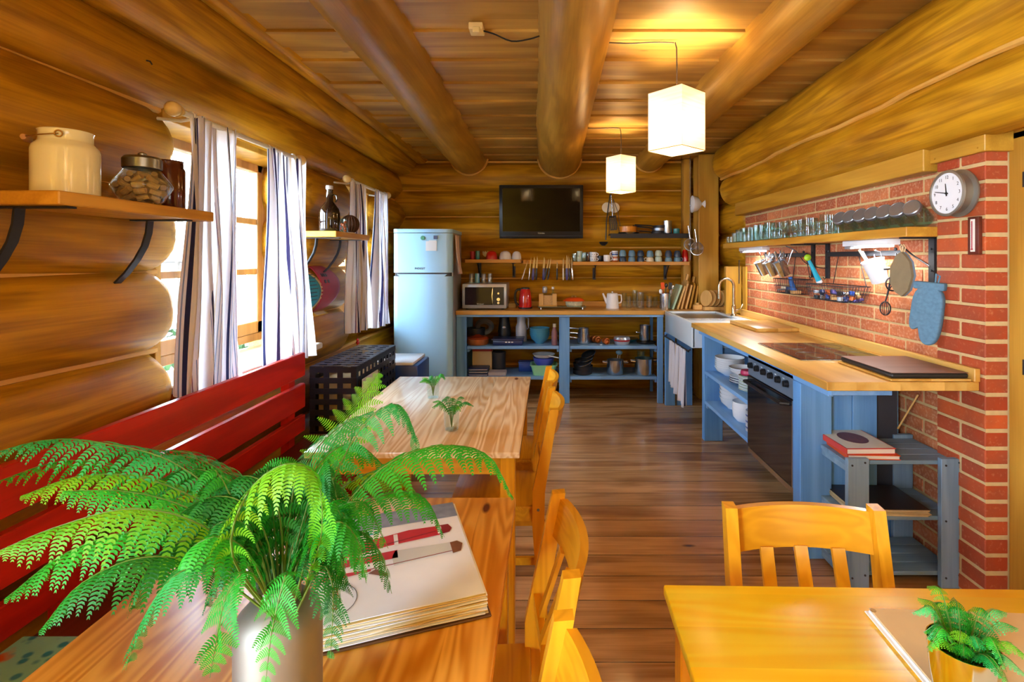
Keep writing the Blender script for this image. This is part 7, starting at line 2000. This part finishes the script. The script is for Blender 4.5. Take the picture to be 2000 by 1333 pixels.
# pot holders (two hexagons) and oven mitt
for k, (m_, dx) in enumerate(((plain('blue_grey_cloth', '#7d93a8', .9, var=.12, bump=.4), 0), (plain('brown_grey_cloth', '#8a7a5c', .9, var=.15, bump=.4), -.018))):
    t = thing('pot_holder', ['blue grey pot holder hanging behind the brown one', 'olive brown pot holder hanging in front, below the shelf end'][k], 'pot holder', (1.715 + dx, 2.47 - .01 * k, H - 0.055), 0, 'pot holders on the brick wall', rot=(0, math.radians(-3), math.radians(4)))
    mb = MB(); mb.prism([(0, .095), (.035, .075), (.075, .02), (.08, -.06), (.055, -.10), (.01, -.12), (-.03, -.09), (-.06, -.02), (-.05, .045), (-.02, .08)], -.006, .006, axis='X'); mb.build('cloth_pad', m_, t)
    mb = MB(); mb.tube([(0, 0, .09), (0, .01, .115), (0, 0, .13), (0, -.01, .115), (0, 0, .09)], .003, 6); mb.build('hanging_loop', M_beige, t)
t = thing('oven_mitt', 'blue grey oven mitt hanging beside the brick pillar', 'oven mitt', (1.725, 2.335, H - 0.235), rot=(0, math.radians(4), math.radians(-58)))
mb = MB()
out = [(-.062, .125), (.062, .12), (.062, .02), (.058, -.06), (.05, -.12), (.03, -.15), (0, -.155), (-.022, -.13), (-.03, -.09), (-.035, -.075), (-.05, -.095), (-.068, -.085), (-.072, -.05), (-.066, 0)]
cen = Vector((0, 0, 0))
lay_n = [(-.020, .55), (-.018, .85), (-.010, 1.0), (.010, 1.0), (.018, .85), (.020, .55)]
rings = []
for yy_, s_ in lay_n:
    rings.append([mb.bm.verts.new(((a if abs(a) < .03 else a - math.copysign((1 - s_) * .03, a)) , yy_, b_ - (1 - s_) * .02 * (1 if b_ > 0 else -1))) for a, b_ in out])
for a, b_ in zip(rings, rings[1:]): mb.bridge(a, b_)
mb._f(rings[0]); mb._f(rings[-1])
o = mb.build('mitt_body', M_teal, t); s = o.modifiers.new('s', 'SUBSURF'); s.levels = 2; s.render_levels = 2
mb = MB(); mb.box(-.062, .062, -.020, .020, .10, .135, .008, 2); mb.build('mitt_cuff', M_teal, t)
mb = MB(); mb.tube([(.03, 0, .13), (.035, 0, .165), (.02, 0, .175), (.02, 0, .13)], .004, 6); mb.build('hanging_loop', M_teal, t)

# clock on the pillar
t = thing('wall_clock', 'round aluminium wall clock with a white face on the brick pillar', 'clock', (1.762, 2.195, H + 0.284), rot=(0, -PI / 2, 0))
# local z points into the room (-x world); local x points up
mb = MB(); mb.lathe([(0, 0), (.098, 0), (.101, .004), (.101, .010), (.085, .016), (.085, .052), (.097, .054), (.099, .058), (.097, .064), (.088, .066), (.086, .060), (0, .058)], 56); mb.build('clock_case', M_alu, t)
mb = MB(); mb.lathe([(.087, .0582), (.0865, .0602), (0, .0602)], 48); face = mb.build('clock_face', M_white, t)
for k in range(12):
    a = 2 * PI * k / 12; h_ = k if k else 12
    text('clock_numeral', str(h_), .020, M_black, (math.cos(a) * .068, -math.sin(a) * .068, .0607), (0, 0, PI * 1.5), face, .0002)
for nm, an, ln, w_ in (('hour_hand', (11 + 47 / 60) / 12, .042, .006), ('minute_hand', 47 / 60, .064, .004)):
    a = 2 * PI * an; mb = MB(); d_ = Vector((math.cos(a), -math.sin(a), 0)); n_ = Vector((d_.y, -d_.x, 0))
    z_ = .0625 if nm[0] == 'h' else .0640
    pts = [-d_ * .012 + n_ * w_ * .6, -d_ * .012 - n_ * w_ * .6, d_ * ln - n_ * w_ * .3, d_ * ln + n_ * w_ * .3]
    mb.prism([(p.x, p.y) for p in pts], z_, z_ + .001); mb.cyl((0, 0, .061), (0, 0, z_ + .0015), .005, n=12); mb.build(nm, M_black, t)
# thermometer
t = thing('thermometer', 'dark wooden wall thermometer below the clock', 'thermometer', (1.758, 2.118, H + 0.100), rot=(0, 0, 0))
mb = MB(); mb.box(-.008, .008, -.028, .028, -.078, .078, .003, 2); mb.build('thermometer_board', M_darkseat, t)
mb = MB(); mb.box(-.0095, -.008, -.010, .012, -.066, .068); mb.build('thermometer_scale', M_paper, t)
mb = MB(); mb.cyl((-.0115, 0.002, -.055), (-.0115, 0.002, .06), .0018, n=8); mb.sphere((-.0115, .002, -.056), .004, 8); mb.build('thermometer_tube', M_redp, t)
mb = MB()
for q in range(14): mb.box(-.0102, -.0096, .005, .010, -.045 + q * .0075, -.0445 + q * .0075)
o = mb.build('scale_marks', M_black, t); o['kind'] = 'stuff'
# note on the far board and a thin rod beside the stand
mb = MB(); mb.box(1.77, 1.774, 4.76, 4.775, 1.20, 1.42); tag(mb.build('slate_strip', M_darkgrey), 'narrow dark strip standing on the corner board under the shelf', 'strip')
mb = MB(); mb.tube([(1.70, 2.50, .60), (1.755, 2.44, .78)], .004, 6); tag(mb.build('wooden_stick', M_bamboo), 'thin light stick leaning between the stand and the brick pillar', 'stick')
